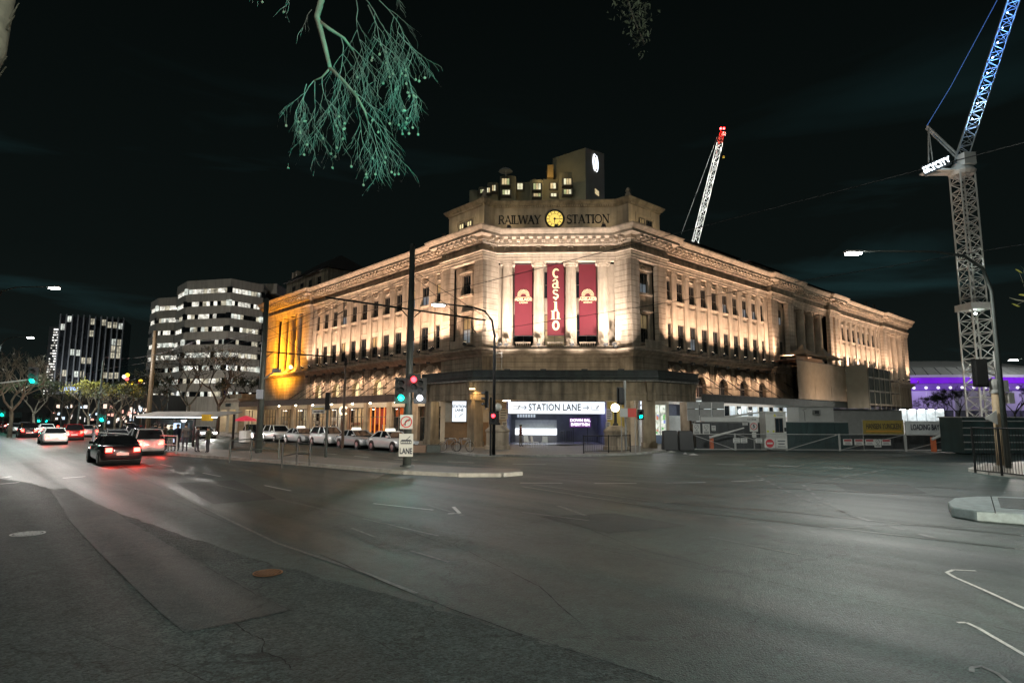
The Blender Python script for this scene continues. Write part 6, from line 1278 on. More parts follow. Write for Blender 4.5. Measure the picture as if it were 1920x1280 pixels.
sp5 = thing('speed_sign', FH(hs_(1415, 49.8), .2, 1.2), 'square white speed sign with a ringed 5', 'sign'); c5 = hs_(1415, 49.8)
MB().fbox(FH, c5 - .33, c5 + .33, .2, .22, 1.45, 2.25).build('board', M_plate, sp5); MB().path([FH(c5 + .26 * math.cos(q * math.pi / 14), .235, 1.87 + .26 * math.sin(q * math.pi / 14)) for q in range(29)], .028, 6, cap=False).build('ring', mat('ring_red', (.45, .03, .04), var=0), sp5); text('5', FH(c5, .235, 1.87), .3, M_sblack, 0, sp5, bold=.012); MB().fbox(FH, c5 - .17, c5 + .17, .2, .22, .98, 1.40).build('lower_plate', M_plate, sp5); MB().fbox(FH, c5 - .04, c5 + .04, .1, .19, .05, 2.0).build('post', M_grey, sp5)
# guard booth
gb = thing('guard_booth', FH(7.0, 1.6, 0), 'pale guard booth with tall sliding window', 'booth'); b0, b1 = hs_(1437, 48.6), hs_(1475, 48.6)
MB().fbox(FH, b0, b1, .3, 1.5, .05, 2.98).build('cabin', M_grey if False else mat('booth_grey', (.46, .46, .43), rough=.5, var=.12), gb); MB().fbox(FH, b0 - .05, b1 + .05, .2, 1.6, 2.98, 3.06).build('roof', M_white, gb)
wz0, wz1 = 1.4, 2.55; wf = MB().fbox(FH, b0 + .72, b0 + 1.36, 1.5, 1.54, wz0, wz1).build('window', M_frame, gb); MB().fbox(FH, b0 + .77, b0 + 1.02, 1.54, 1.55, wz0 + .06, wz1 - .06).build('pane', M_glass, wf); MB().fbox(FH, b0 + 1.06, b0 + 1.31, 1.54, 1.55, wz0 + .06, wz1 - .06).build('pane', M_glass, wf)
tri = MB(); tri.fprism(FH, [(b0 + .62, 2.66), (b0 + .86, 2.66), (b0 + .74, 2.88)], 1.5, 1.52); tri.build('warning_triangle', mat('warn_yellow', (.55, .5, .05), var=0), gb); text('HAZARD', FH(b0 + 1.15, 1.51, 2.75), .09, M_sblack, 0, gb)
for dx in (.05, .5): MB().fprism(FH, [(b0 + dx + .09 + .09 * math.cos(q), 1.5 + .09 * math.sin(q)) for q in [k * .628 for k in range(10)]], 1.5, 1.515).build('yellow_dot', mat('dot_yellow', (.42, .45, .05), var=0), gb)
MB().fbox(FH, b1 - .16, b1 - .03, 1.5, 1.56, 1.5, 1.8).build('intercom', M_sigb, gb)
# white shed with air conditioner
ws = thing('site_shed', (27.2, 55.5, 0), 'white site shed with wall air conditioner above the hoarding', 'shed'); MB().box(25.7, 28.8, 55, 57.4, .05, 3.55).build('cabin', M_white, ws); MB().box(25.6, 28.9, 54.9, 57.5, 3.55, 3.63).build('roof', M_grey, ws); ac = MB().box(26.9, 27.5, 54.7, 55, 2.9, 3.3).build('air_conditioner', M_grey, ws); MB().box(26.97, 27.35, 54.68, 54.7, 2.96, 3.24).build('grille', M_hoard, ac); MB().path([(26.2, 54.97, 2.3), (26.2, 54.97, 3.1), (26.05, 54.97, 3.3), (26.4, 54.97, 3.42)], .02, 5).build('cable', M_sigb, ws)
gs = thing('site_shed', (31.5, 58, 0), 'long grey site shed behind the teal hoarding', 'shed'); MB().box(29.2, 36.5, 57.5, 61, .05, 3.3).build('cabin', M_grey, gs); MB().box(29.1, 36.6, 57.4, 61.1, 3.3, 3.38).build('roof', M_hoard, gs)
# banners with lettering
def big_banner(x0, x1, y0, y1, label, m, txt, tm, h, o=.9):
    s0, s1 = hs_(x0, 49.3), hs_(x1, 49.3); z0, z1 = zy(y1, 49.3), zy(y0, 49.3); t = thing('site_banner', FH((s0 + s1) / 2, o, z0), label, 'banner')
    nx = 12; mb = MB(); vs = []
    for j in (0, 1):
        for k in range(nx + 1): vs.append(FH(s0 + (s1 - s0) * k / nx, o + .02 * math.sin(k * 1.3), z0 + (z1 - z0) * j))
    n = len(vs); vs += [v + Vector((0, .01, 0)) for v in vs]; fs = []
    for k in range(nx): fs += [(k, k + 1, nx + 2 + k, nx + 1 + k), (n + k, n + nx + 1 + k, n + nx + 2 + k, n + k + 1)]
    mb.add(vs, fs); mb.build('cloth', m, t); text(txt, FH((s0 + s1) / 2, o + .03, (z0 + z1) / 2 + .06), h, tm, 0, t, sx=(s1 - s0) * .92 / (len(txt) * h * .93), bold=.012)
    for s in (s0, s1): MB().fbox(FH, s - .03, s + .03, o - .06, o - .02, .05, z1 + .05).build('post', M_grey, t)
    return t, s0, s1, z0
t, s0, s1, z0 = big_banner(1618, 1694, 787, 813, 'mustard yellow builder banner with dark lettering', mat('banner_mustard', (.24, .18, .04), rough=.7, var=.2), 'HANSEN YUNCKEN', mat('banner_ink', (.06, .05, .03), var=0), .44); MB().fbox(FH, s0 + .2, s1 - .2, .925, .935, z0 + .18, z0 + .28).build('strip', mat('banner_ochre', (.45, .22, .03), var=0), t)
big_banner(1698, 1776, 788, 815, 'pale banner reading LOADING BAY 1', mat('banner_pale', (.50, .52, .52), rough=.7, var=.1), 'LOADING BAY 1', M_sblack, .46)
# teal container
tc_ = thing('shipping_container', (33.7, 45.5, 0), 'teal corrugated container behind the pedestrian fence', 'container'); mb = MB()
MB().box(32.3, 38.5, 44.1, 46.5, .1, 2.62).build('body', M_teal, tc_)
for k in range(5): MB().box(32.25, 38.5, 44.04, 44.1, .35 + .5 * k, .42 + .5 * k).build('rail', M_grey, tc_)
MB().box(32.2, 38.6, 44.0, 46.6, 2.62, 2.7).build('roof_edge', M_grey, tc_)
for (px, py, w, h, m_, lab) in ((1795, 795, .95, .75, M_plate, 'white notice board left of the container'), (1797, 809, .9, .4, mat('board_orange', (.5, .22, .05), var=.1), 'orange notice board left of the container'), (1803, 817, .9, .36, mat('board_pink', (.65, .30, .26), var=.1), 'pink notice board left of the container')):
    q = at(px, py, 46.5); t = thing('site_sign', q, lab, 'sign'); MB().box(q.x - w / 2, q.x + w / 2, q.y - .02, q.y, q.z - h / 2, q.z + h / 2).build('board', m_, t); MB().box(q.x - .03, q.x + .03, q.y + .001, q.y + .05, .05, q.z + h / 2).build('post', M_grey, t)
# mesh gates with warning signs
M_mesh = mat('gate_mesh', (.10, .105, .105), rough=.6, metal=.2, var=.1)
def gate(x0, x1, label, diag=1, Y=47.4):
    a, b = at(x0, 840, Y), at(x1, 840, Y); a.z = b.z = .06; t = thing('mesh_gate', a.lerp(b, .5), label, 'gate', 'mesh gates of the building site'); h = 1.25
    for p in (a, b): MB().path([p, p + Vector((0, 0, h + .05))], .035, 8).build('post', M_polew, t)
    for z in (.08, h): MB().path([a + Vector((0, 0, z)), b + Vector((0, 0, z))], .028, 8).build('rail', M_polew, t)
    MB().path([a + Vector((0, 0, h if diag > 0 else .08)), b + Vector((0, 0, .08 if diag > 0 else h))], .024, 8).build('diagonal_brace', M_polew, t)
    mb = MB(); n = int((b - a).length / .1)
    for k in range(1, n): q = a.lerp(b, k / n); mb.path([q + Vector((0, 0, .1)), q + Vector((0, 0, h - .02))], .004, 3)
    for k in range(1, 12): mb.path([a + Vector((0, .008, .1 * k)), b + Vector((0, .008, .1 * k))], .004, 3)
    tag(mb.build('wire_mesh', M_mesh, t), kind='stuff')
gate(1294, 1378, 'mesh gate next to the black barrier', 1); gate(1380, 1474, 'mesh gate with the round no entry sign', 1); gate(1476, 1574, 'mesh gate below the teal hoarding', -1); gate(1576, 1698, 'mesh gate carrying five warning signs', -1); gate(1700, 1818, 'mesh gate below the loading bay banner', -1)
def gsign(px, py, w, h, lab, kind): 
    s = hs_(px, 47.3); z = zy(py, 47.3); small_sign(s, z - h / 2, w, h, lab, kind, 2.86)
for px, lab in ((1588, 'first of the warning signs on the gate'), (1609, 'second of the warning signs on the gate'), (1629, 'third of the warning signs on the gate'), (1660, 'last of the warning signs on the gate, right of the pedestrian ban')): gsign(px, 828, .68, .45, lab, 'danger')
gsign(1644, 830, .52, .62, 'upright pedestrian ban sign between the warning signs', 'ban')
for px, lab in ((1380, 'left grey warning plate on the gate beside the boom'), (1394, 'right grey warning plate on the gate beside the boom'), (1422, 'grey warning plate left of the round no entry sign'), (1464, 'square text plate right of the round no entry sign')): gsign(px, 826 if px < 1460 else 831, .5 if px < 1460 else .8, .36 if px < 1460 else .72, lab, 'text')
s = hs_(1443, 47.2); z = zy(831, 47.2); ne = thing('no_entry_sign', FH(s, 2.95, z), 'square sign with round red no entry mark on the gate', 'sign'); MB().fbox(FH, s - .4, s + .4, 2.87, 2.89, z - .36, z + .36).build('board', M_plate, ne); MB().fprism(FH, [(s + .32 * math.cos(q * math.pi / 12), z + .32 * math.sin(q * math.pi / 12)) for q in range(24)], 2.89, 2.895).build('disc', mat('noentry_red', (.42, .04, .05), var=0), ne); MB().fbox(FH, s - .22, s + .22, 2.896, 2.90, z - .06, z + .06).build('bar', M_plate, ne)
# boom barriers
def boom(px, py, qx, qy, Y, label, ladder=False):
    a, b = at(px, py, Y), at(qx, qy, Y); t = thing('boom_barrier', Vector((a.x, a.y, .05)), label, 'barrier'); MB().box(a.x - .12, a.x + .12, a.y, a.y + .3, .05, a.z + .1).build('post', mat('boom_orange', (.55, .14, .06), rough=.5, var=.1), t)
    MB().path([a - Vector((.2, 0, .05)), b], [.11, .05], 8).build('arm', M_white, t)
    if ladder:
        u_ = (b - a).normalized(); n = Vector((-u_.z, 0, u_.x)); MB().path([a + n * .32, b + n * .2], .03, 6).build('upper_arm', M_white, t)
        for k in range(14): q = a.lerp(b, k / 13); MB().path([q, q + n * (.32 - .12 * k / 13)], .012, 5).build('rung', M_white, t)
boom(1335, 819, 1395, 802, 48.9, 'raised white boom on an orange post by the mesh gate'); boom(1752, 822, 1826, 790, 46.9, 'raised ladder boom beside the loading bay banner', True); boom(1318, 786, 1425, 773, 51.6, 'long thin white boom above the dark hoarding')
# black barrier block
q = Vector((12.0, 47.2, .05)); bb = thing('barrier_block', q, 'black plastic barrier block at the corner of the site', 'barrier')
for k in range(2): MB().hexa([(11.55 + 1.2 * k, 47.0, .06), (12.7 + 1.2 * k, 47.0, .06), (12.7 + 1.2 * k, 47.8, .06), (11.55 + 1.2 * k, 47.8, .06), (11.6 + 1.2 * k, 47.15, 1.55), (12.65 + 1.2 * k, 47.15, 1.55), (12.65 + 1.2 * k, 47.65, 1.55), (11.6 + 1.2 * k, 47.65, 1.55)]).build('segment', M_sigb, bb, bevel=.04)
# pale litter by the kerb
for k, (px, py, w, lab) in enumerate(((1258, 848, .8, 'white plastic sheet scrap by the black barrier'), (1285, 851, .35, 'small crumpled white scrap by the gate post'), (1300, 853, .7, 'flat crumpled white bag on the road'))):
    q = gnd(px, py, .01); rgk = random.Random(k); vs = [(q.x + w * .5 * math.cos(a_) * rgk.uniform(.6, 1.1), q.y + .2 * math.sin(a_) * rgk.uniform(.6, 1.2), .02 + .03 * rgk.random()) for a_ in [i * .7 for i in range(9)]]
    tag(MB().add(vs + [(q.x, q.y, .14)], [(i, (i + 1) % 9, 9) for i in range(9)] + [tuple(range(8, -1, -1))]).build('litter', M_white), lab, 'litter')
# ---- scaffold wrapped in sheeting, open scaffold and two marquees
M_sheet = mat('sheeting', (.50, .36, .25), rough=.8, var=.12, scale=1.2); M_sheet2 = mat('sheeting_pale', (.42, .36, .28), rough=.8, var=.1, scale=1.2); M_tube = mat('scaffold_tube', (.30, .26, .2), rough=.5, metal=.3, var=.2)
sc_t = thing('scaffold_enclosure', FR(33, 3.4, 0), 'scaffold wrapped in beige sheeting against the right wing', 'scaffold')
def sheetpanel(F, a, b, o, z0, z1, m, along=True, oo=None):
    nx, nz = 10, 6; vs = []; fs = []
    for j in range(nz + 1):
        for k in range(nx + 1):
            w = .05 * math.sin(k * 2.1 + j * .7) * math.sin(j * 1.1 + .5)
            vs.append(F(a + (b - a) * k / nx, o + w, z0 + (z1 - z0) * j / nz) if along else F(a + w, o + (oo - o) * k / nx, z0 + (z1 - z0) * j / nz))
    n = len(vs); vs += [v + Vector((.02, .03, 0)) for v in vs]
    for j in range(nz):
        for k in range(nx): q = j * (nx + 1) + k; fs += [(q, q + 1, q + nx + 2, q + nx + 1), (n + q, n + q + nx + 1, n + q + nx + 2, n + q + 1)]
    return MB().add(vs, fs).build('sheet', m, sc_t, smooth=True)
for a, b in ((25.6, 30.2), (30.25, 35), (35.05, 39.9)): sheetpanel(FR, a, b, 3.5, 4.75, 9.1, M_sheet)
sheetpanel(FR, 40, 40, 3.5, 3.9, 9.3, M_sheet2, False, 6.0); MB().fbox(FR, 25.5, 40, .2, 3.45, 9.1, 9.2).build('deck', M_awn, sc_t); MB().fbox(FR, 25.6, 33, 3.3, 3.45, 9.2, 9.6).build('edge_board', mat('edge_ply', (.36, .18, .08), var=.2), sc_t)
so = thing('open_scaffold', FR(46, 6, 0), 'open dark scaffold of tubes and decks beside the wrapped part', 'scaffold')
for k in range(7):
    s = 40.3 + 2.0 * k
    for o in (6.0, 4.6): MB().path([FR(s, o, .05), FR(s, o, 9.6)], .05, 6).build('standard', M_tube, so)
for z in (4.4, 6.1, 7.8, 9.4):
    for o in (6.0, 4.6): MB().path([FR(40.2, o, z), FR(52.5, o, z)], .045, 6).build('ledger', M_tube, so)
    if z < 9: MB().fbox(FR, 40.2, 52.4, 4.6, 6.0, z - .16, z - .08).build('deck', mat('scaffold_plank', (.10, .07, .045), var=.3), so)
for k in range(3): MB().fbox(FR, 40.3 + 3.0 * k, 43.2 + 3.0 * k, 5.86, 5.9, 4.5, 9.0).build('shade_net', mat('shade_net', (.018, .022, .015), rough=.95, var=.2), so)
MB().fbox(FR, 40, 52.5, .2, 5.8, 3.6, 3.8).build('gantry_deck', M_hoard, so)
for s in (41, 44, 47): p = FR(s, 5.2, 3.5); MB().box(p.x - .3, p.x + .3, p.y - .1, p.y + .1, p.z, p.z + .08).build('work_light', emit('work_light', (1, .85, .5), 10), so)
lamp('POINT', FR(44, 5.0, 3.2), 120, (1, .85, .6), .3, so); lamp('SPOT', FR(30, 9, 4.9), 700, (1, .78, .55), .2, sc_t, FR(31, 3.4, 7.2), 100)  # spot without a fixture added to light the sheeting
for s, o, w, lab in ((31.5, 1.8, 3.2, 'peaked marquee on top of the wrapped scaffold, left one'), (36.6, 2.2, 3.0, 'peaked marquee on top of the wrapped scaffold, right one')):
    t = thing('marquee', FR(s, o, 9.2), lab, 'marquee'); mb = MB(); n = 4
    prof = [(w, 0), (w * .5, .42), (w * .2, .85), (.03, 1.5)]; vs = []
    for r_, z in prof: vs += [FR(s + r_ * a_, o + r_ * b_ * .55, 10.0 + z) for a_, b_ in ((-1, -1), (1, -1), (1, 1), (-1, 1))]
    mb.add(vs, [(i * 4 + k, i * 4 + (k + 1) % 4, i * 4 + 4 + (k + 1) % 4, i * 4 + 4 + k) for i in range(3) for k in range(4)] + [(3, 2, 1, 0)]); mb.build('canopy', mat('marquee_canvas', (.30, .24, .17), rough=.8, var=.1), t)
    for a_, b_ in ((-1, -1), (1, -1), (1, 1), (-1, 1)): p = FR(s + w * .95 * a_, o + w * .52 * b_, 9.2); MB().path([p, p + Vector((0, 0, .85))], .04, 6).build('leg', M_tube, t)
# bright site stall
b = at(1707, 770, 75); b.z = 0; st_t = thing('site_stall', b, 'row of bright white lit cabins beyond the scaffold', 'cabin')
for k in range(5): MB().box(b.x + 1.15 * k - 1.5, b.x + 1.15 * k - .5, 75, 77, 2.2, 3.7).build('cabin', emit('stall_white', (.85, .95, 1), .32, var=.5, scale=2), st_t); MB().box(b.x + 1.15 * k - 1.3, b.x + 1.15 * k - .7, 74.8, 74.95, 3.6, 3.72).build('lamp', emit('stall_lamp', (1, 1, .95), 14), st_t)
MB().box(b.x - 2, b.x + 6, 74.9, 79, .05, 2.18).build('base', M_grey, st_t); lamp('POINT', (b.x + 1, 73.5, 3.6), 160, (.9, 1, 1), .4, st_t)
# ================================================================ cranes
M_crane = mat('crane_white', (.62, .63, .60), rough=.5, var=.15, scale=.5)
def lattice(p0, p1, w0, w1, n, side, r=.06, tri=False):
    mb = MB(); p0, p1 = Vector(p0), Vector(p1); d = (p1 - p0).normalized(); a = (side - d * side.dot(d)).normalized(); b = d.cross(a)
    cs_ = [(-1, -1), (1, -1), (1, 1), (-1, 1)] if not tri else [(-1, -.6), (1, -.6), (0, 1)]
    def pt(i, c_): q = i / n; w = w0 + (w1 - w0) * q; return p0.lerp(p1, q) + a * c_[0] * w / 2 + b * c_[1] * w / 2
    m = len(cs_)
    for c_ in cs_: mb.path([pt(0, c_), pt(n, c_)], r * 1.6, 5)
    for i in range(n):
        for k in range(m):
            c0, c1 = cs_[k], cs_[(k + 1) % m]; mb.path([pt(i, c0 if i % 2 else c1), pt(i + 1, c1 if i % 2 else c0)], r * .8, 4); mb.path([pt(i, c0), pt(i, c1)], r * .8, 4)
            if not tri: mb.path([pt(i, c1 if i % 2 else c0), pt(i + 1, c0 if i % 2 else c1)], r * .8, 4) if i % 3 else None
    return mb
X0 = Vector((1, 0, 0)); cb_ = Vector((70.7, 92, 0)); cr_t = thing('tower_crane', cb_, 'white luffing tower crane with SKYCITY sign and blue lit jib', 'crane')
lattice(cb_ + Vector((0, 0, .05)), cb_ + Vector((0, 0, 19.5)), 2.9, 2.9, 10, X0, .09).build('lower_mast', M_crane, cr_t); lattice(cb_ + Vector((0, 0, 19.5)), cb_ + Vector((0, 0, 41)), 2.3, 2.3, 14, X0, .08).build('upper_mast', M_crane, cr_t)
MB().cbox(cb_ + Vector((0, 0, 19.6)), 3.5, 3.5, 1.0).build('climbing_collar', M_crane, cr_t); MB().lathe(cb_ + Vector((0, 0, 40.6)), [(1.6, 0), (1.9, .5), (1.6, 1.0), (1.2, 1.8)], 16).build('slew_ring', M_crane, cr_t)
pv = at(1797, 302, 92); jt = at(1912, -45, 92); lattice(pv, jt, 1.9, 1.9, 22, Vector((.9, 0, -.3)), .06, True).build('jib', M_crane, cr_t)
d0, d1 = at(1793, 318, 92), at(1736, 328, 92); MB().path([d0, d1], .25, 6).build('counter_deck_beam', M_crane, cr_t); MB().cbox(d0.lerp(d1, .5) + Vector((0, .3, .15)), (d0 - d1).length, 2.4, .25).build('counter_deck', M_crane, cr_t); MB().cbox(at(1802, 308, 92) + Vector((0, -1.2, .2)), 1.8, 1.6, 1.9).build('cab', M_crane, cr_t)
af = at(1738, 236, 92); MB().path([at(1793, 288, 92), af], .18, 6).build('a_frame_leg', M_crane, cr_t); MB().path([at(1797, 300, 92), af + Vector((.4, .8, 0))], .14, 6).build('a_frame_leg', M_crane, cr_t)
for x in (1741, 1749): MB().path([af + Vector((.2, 0, -.2)), at(x, 305, 92)], .10, 6).build('back_stay', M_crane, cr_t)
MB().path([af, at(1783, 162, 92), at(1870, 0, 92), at(1895, -50, 92)], .05, 6).build('luffing_rope', emit('rope_blue_glow', (.15, .35, 1), .35), cr_t)  # blue light falling on the rope is put into its own glow
g0, g1 = at(1736, 329, 91), at(1786, 307, 91); sd = (g1 - g0).normalized(); ang = math.atan2(sd.z, sd.x); gl = (g1 - g0).length
mb = MB(); un = Vector((-sd.z, 0, sd.x)); mb.hexa([g0 + Vector((0, .25, 0)), g1 + Vector((0, .25, 0)), g1 + Vector((0, .05, 0)), g0 + Vector((0, .05, 0)), g0 + un * 1.55 + Vector((0, .25, 0)), g1 + un * 1.55 + Vector((0, .25, 0)), g1 + un * 1.55 + Vector((0, .05, 0)), g0 + un * 1.55 + Vector((0, .05, 0))]); mb.build('sign_box', mat('sign_dark', (.03, .035, .04), var=0), cr_t)
tx_ = text('SKYCITY', g0.lerp(g1, .5) + un * .78 + Vector((0, .02, 0)), 1.0, emit('sky_white', (.85, .95, 1), 5), 0, cr_t, bold=.05, sx=.88, ext=.03); tx_.rotation_euler = (rad(90), -ang, 0); lamp('POINT', g0.lerp(g1, .5) + Vector((0, -1.5, .8)), 120, (.8, .95, 1), .5, cr_t)
for px, py, e_ in ((1817, 488, 420), (1829, 588, 420), (1832, 695, 420)): q = at(px, py, 91.6); MB().sphere(q, .16, 8, 6).build('mast_light', emit('mast_lamp', (.9, 1, 1), 60), cr_t); lamp('POINT', q, e_, (.85, .97, 1), .15, cr_t)
for k in range(9):
    q = pv.lerp(jt, .22 + .082 * k); lamp('POINT', q + Vector((0, -.2, -.1)), 330, (.10, .30, 1) if k > 1 else (.35, .6, 1), .15, cr_t); MB().sphere(q, .10, 8, 6).build('jib_light', emit('jib_lamp', (.5, .7, 1), 20), cr_t)
lamp('POINT', cb_ + Vector((-6, -12, 8)), 2600, (1, .95, .85), .5, cr_t)  # extra point light added to brighten the lower mast
c2 = thing('tower_crane', Vector((at(1297, 700, 150).x, 150, 0)), 'distant white lit crane jib with red beacon behind the station', 'crane')
j0, j1 = at(1286, 520, 150), at(1349, 268, 150); lattice(j0, j1, 1.7, 1.5, 20, Vector((1, 0, -.3)), .06, True).build('jib', M_crane, c2); j2 = at(1354, 246, 150); lattice(j1, j2, 1.4, 1.0, 3, Vector((1, 0, -.3)), .06, True).build('jib_tip', mat('crane_red', (.5, .08, .05), var=.1), c2)
MB().path([Vector((j0.x - 2, 150, 0)), j0 + Vector((-2, 0, -2)), j0], .5, 8).build('mast', M_crane, c2); MB().path([at(1277, 440, 150), at(1345, 256, 150)], .05, 5).build('stay_rope', M_crane, c2); MB().cbox(at(1357, 252, 150), .9, .9, .9).build('tip_cage', M_crane, c2); MB().sphere(at(1357, 295, 150), .35, 8, 6).build('hook', mat('hook_yellow', (.5, .35, .03), var=0), c2); MB().path([at(1357, 256, 150), at(1357, 293, 150)], .03, 4).build('hoist_rope', M_iron, c2)
for k in range(8): lamp('POINT', j0.lerp(j1, .12 + .12 * k) + Vector((0, -1.6, 0)), 420, (1, 1, .95), .3, c2)
for dx in (-.4, .4): q = j2 + Vector((dx, -.2, .6)); MB().sphere(q, .28, 8, 6).build('red_beacon', emit('beacon', (1, .03, .03), 30), c2)
lamp('POINT', j2 + Vector((0, -1.5, -.8)), 420, (1, .08, .06), .3, c2)
# ================================================================ stadium with purple ring
sd_ = thing('stadium', (251, 330, 0), 'distant stadium with pale panelled roof and glowing purple ring', 'stadium'); SCX, SCY, SR = 262, 445, 118
M_pan = mat('stadium_panel', (.42, .42, .42), rough=.6, var=.12, scale=.05); M_pur = emit('purple_ring', (.24, .02, .85), .6, True, var=.25, scale=.08); M_bowl = mat('stadium_bowl', (.5, .48, .52), rough=.6, var=.15, scale=.05)
def sc_p(a_, r, z): return Vector((SCX + r * math.sin(a_), SCY - r * math.cos(a_), z))
na = 44; A0, A1_ = -1.25, .95
for k in range(na):
    a0 = A0 + (A1_ - A0) * k / na + .0025; a1 = A0 + (A1_ - A0) * (k + 1) / na - .0025; bow = lambda a_: 1.0
    MB().add([sc_p(a0, SR, 27.0), sc_p(a1, SR, 27.0), sc_p(a1, SR - 9, 31.8), sc_p(a0, SR - 9, 31.8), sc_p(a0, SR - .5, 26.8), sc_p(a1, SR - .5, 26.8), sc_p(a1, SR - 9.5, 31.4), sc_p(a0, SR - 9.5, 31.4)], [(0, 1, 2, 3), (7, 6, 5, 4), (0, 4, 5, 1), (2, 6, 7, 3), (0, 3, 7, 4), (1, 5, 6, 2)]).build('roof_panel', M_pan, sd_)
def ringband(name, r0, z0, r1, z1, m): 
    mb = MB(); n = 60; vs = []
    for k in range(n + 1): a_ = A0 + (A1_ - A0) * k / n; vs += [sc_p(a_, r0, z0), sc_p(a_, r1, z1)]
    mb.add(vs, [(2 * k, 2 * k + 2, 2 * k + 3, 2 * k + 1) for k in range(n)]); return mb.build(name, m, sd_)
ringband('upper_fascia', SR - .2, 25.3, SR - .1, 27.0, M_bowl); ringband('purple_band', SR + .3, 22.4, SR + .3, 25.6, M_pur); ringband('lower_fascia', SR + .8, 18.6, SR + .6, 22.2, emit('purple_dim', (.30, .14, .7), .22, False, var=.5, scale=.15)); ringband('bowl_soffit', SR - 6, 8, SR + .2, 18.4, M_bowl); ringband('concourse', SR - 6.2, 0, SR - 6, 8, M_hoard); ringband('inner_roof', SR - 40, 38, SR - 9, 31.6, M_pan)
for k in range(20):
    a_ = A0 + (A1_ - A0) * (k + .5) / 20; MB().path([sc_p(a_, SR + .3, 18.4), sc_p(a_ + .012, SR - 4.5, 5), sc_p(a_ + .012, SR - 4.5, 0)], [.5, .4, .4], 6).build('raking_column', M_bowl, sd_)
for k in range(46): a_ = A0 + (A1_ - A0) * (k + .5) / 46; q = sc_p(a_, SR + 1.2, 20.0); MB().sphere(q, .8, 8, 5).build('rim_lamp', emit('rim_lamp', (.95, .9, 1), 1.1), sd_)
for k in range(3): q = sc_p(-.85 + .5 * k, SR + 14, 13); lamp('POINT', q, 12000, (.55, .4, 1), 2, sd_)
for k in range(2): q = sc_p(-.7 + .7 * k, SR + 26, 36); lamp('POINT', q, 30000, (.9, .95, .9), 2, sd_)
# ================================================================ hotel behind the station
ht = thing('hotel_tower', (10, 118, 0), 'dim hotel tower with lit logo and rows of bay windows behind the station', 'building'); M_ht = mat('hotel_render', (.24, .225, .16), rough=.8, var=.2, scale=.3)
def px_poly(pts, Y): return [at(x, y, Y) for x, y in pts]
HY = 115
def hb(x0, x1, y1, Y, dep=10, curve=False, name='bay'):
    a, b = at(x0, 360, Y), at(x1, 360, Y); z1 = at((x0 + x1) / 2, y1, Y).z
    poly = [(a.x, Y), (b.x, Y), (b.x, Y + dep), (a.x, Y + dep)]
    if curve:
        c_ = (a.x + b.x) / 2; w = (b.x - a.x) / 2; poly = [(c_ + w * math.cos(math.pi + math.pi * k / 8), Y + .2 + w * .45 * math.sin(math.pi + math.pi * k / 8)) for k in range(9)] + [(b.x, Y + dep), (a.x, Y + dep)]
    return MB().prism(poly, 19, z1).build(name, M_ht, ht)
for x0, x1, y1, cu in ((880, 897, 357, True), (897, 914, 351, True), (914, 935, 343, True), (937, 968, 331, True), (968, 994, 342, False), (994, 1019, 338, True), (1019, 1048, 336, False), (1048, 1080, 326, True)): hb(x0, x1, y1, HY + (3 if not cu else 1.5), 12, cu)
ta, tb, tcx = at(1037, 330, HY + 4), at(1098, 330, HY - 1), at(1133, 330, HY + 7)
mb = MB(); zA, zB, zC = at(1040, 297, HY + 4).z, at(1098, 277, HY - 1).z, at(1130, 288, HY + 7).z
mb.add([(ta.x, ta.y, 19), (tb.x, tb.y, 19), (tcx.x, tcx.y, 19), (tcx.x - 2, tcx.y + 14, 19), (ta.x, ta.y + 12, 19), (ta.x, ta.y, zA), (tb.x, tb.y, zB), (tcx.x, tcx.y, zC), (tcx.x - 2, tcx.y + 14, zC), (ta.x, ta.y + 12, zA)], [(0, 1, 6, 5), (1, 2, 7, 6), (2, 3, 8, 7), (3, 4, 9, 8), (4, 0, 5, 9), (5, 6, 7, 8, 9), (4, 3, 2, 1, 0)]); mb.build('tower', M_ht, ht)
HW = [emit('hotel_warm', (1, .78, .42), .6, var=.4, scale=1.5), emit('hotel_pale', (.95, .9, .6), .85, var=.4, scale=1.5), emit('hotel_green', (.75, .8, .4), .5, var=.4, scale=1.5)]
for i, (x, y, w, h) in enumerate(((948, 341, 15, 12), (975, 350, 11, 12), (1007, 350, 15, 12), (1037, 349, 11, 11), (1064, 341, 15, 12), (949, 361, 15, 9), (1007, 366, 14, 6), (1038, 366, 11, 6), (1064, 360, 15, 9), (926, 353, 7, 11), (916, 357, 6, 9), (904, 359, 7, 7))):
    Y = HY - 1.2 if w > 12 else HY + 2.8; 
    if x < 930: Y = HY - .3
    c_ = at(x, y, Y); ww, hh = w / 1154 * Y, h / 1154 * Y; wf = MB().box(c_.x - ww / 2 - .25, c_.x + ww / 2 + .25, c_.y - .12, c_.y + 1.6, c_.z - hh / 2 - .12, c_.z + hh / 2 + .12).build('window', M_frame, ht)
    n = 3 if w > 12 else 2
    for k in range(n): MB().box(c_.x - ww / 2 + ww * k / n + .04, c_.x - ww / 2 + ww * (k + 1) / n - .04, c_.y - .16, c_.y - .121, c_.z - hh / 2, c_.z + hh / 2).build('pane', HW[(i + k) % 3] if k != 1 else HW[i % 2], wf)
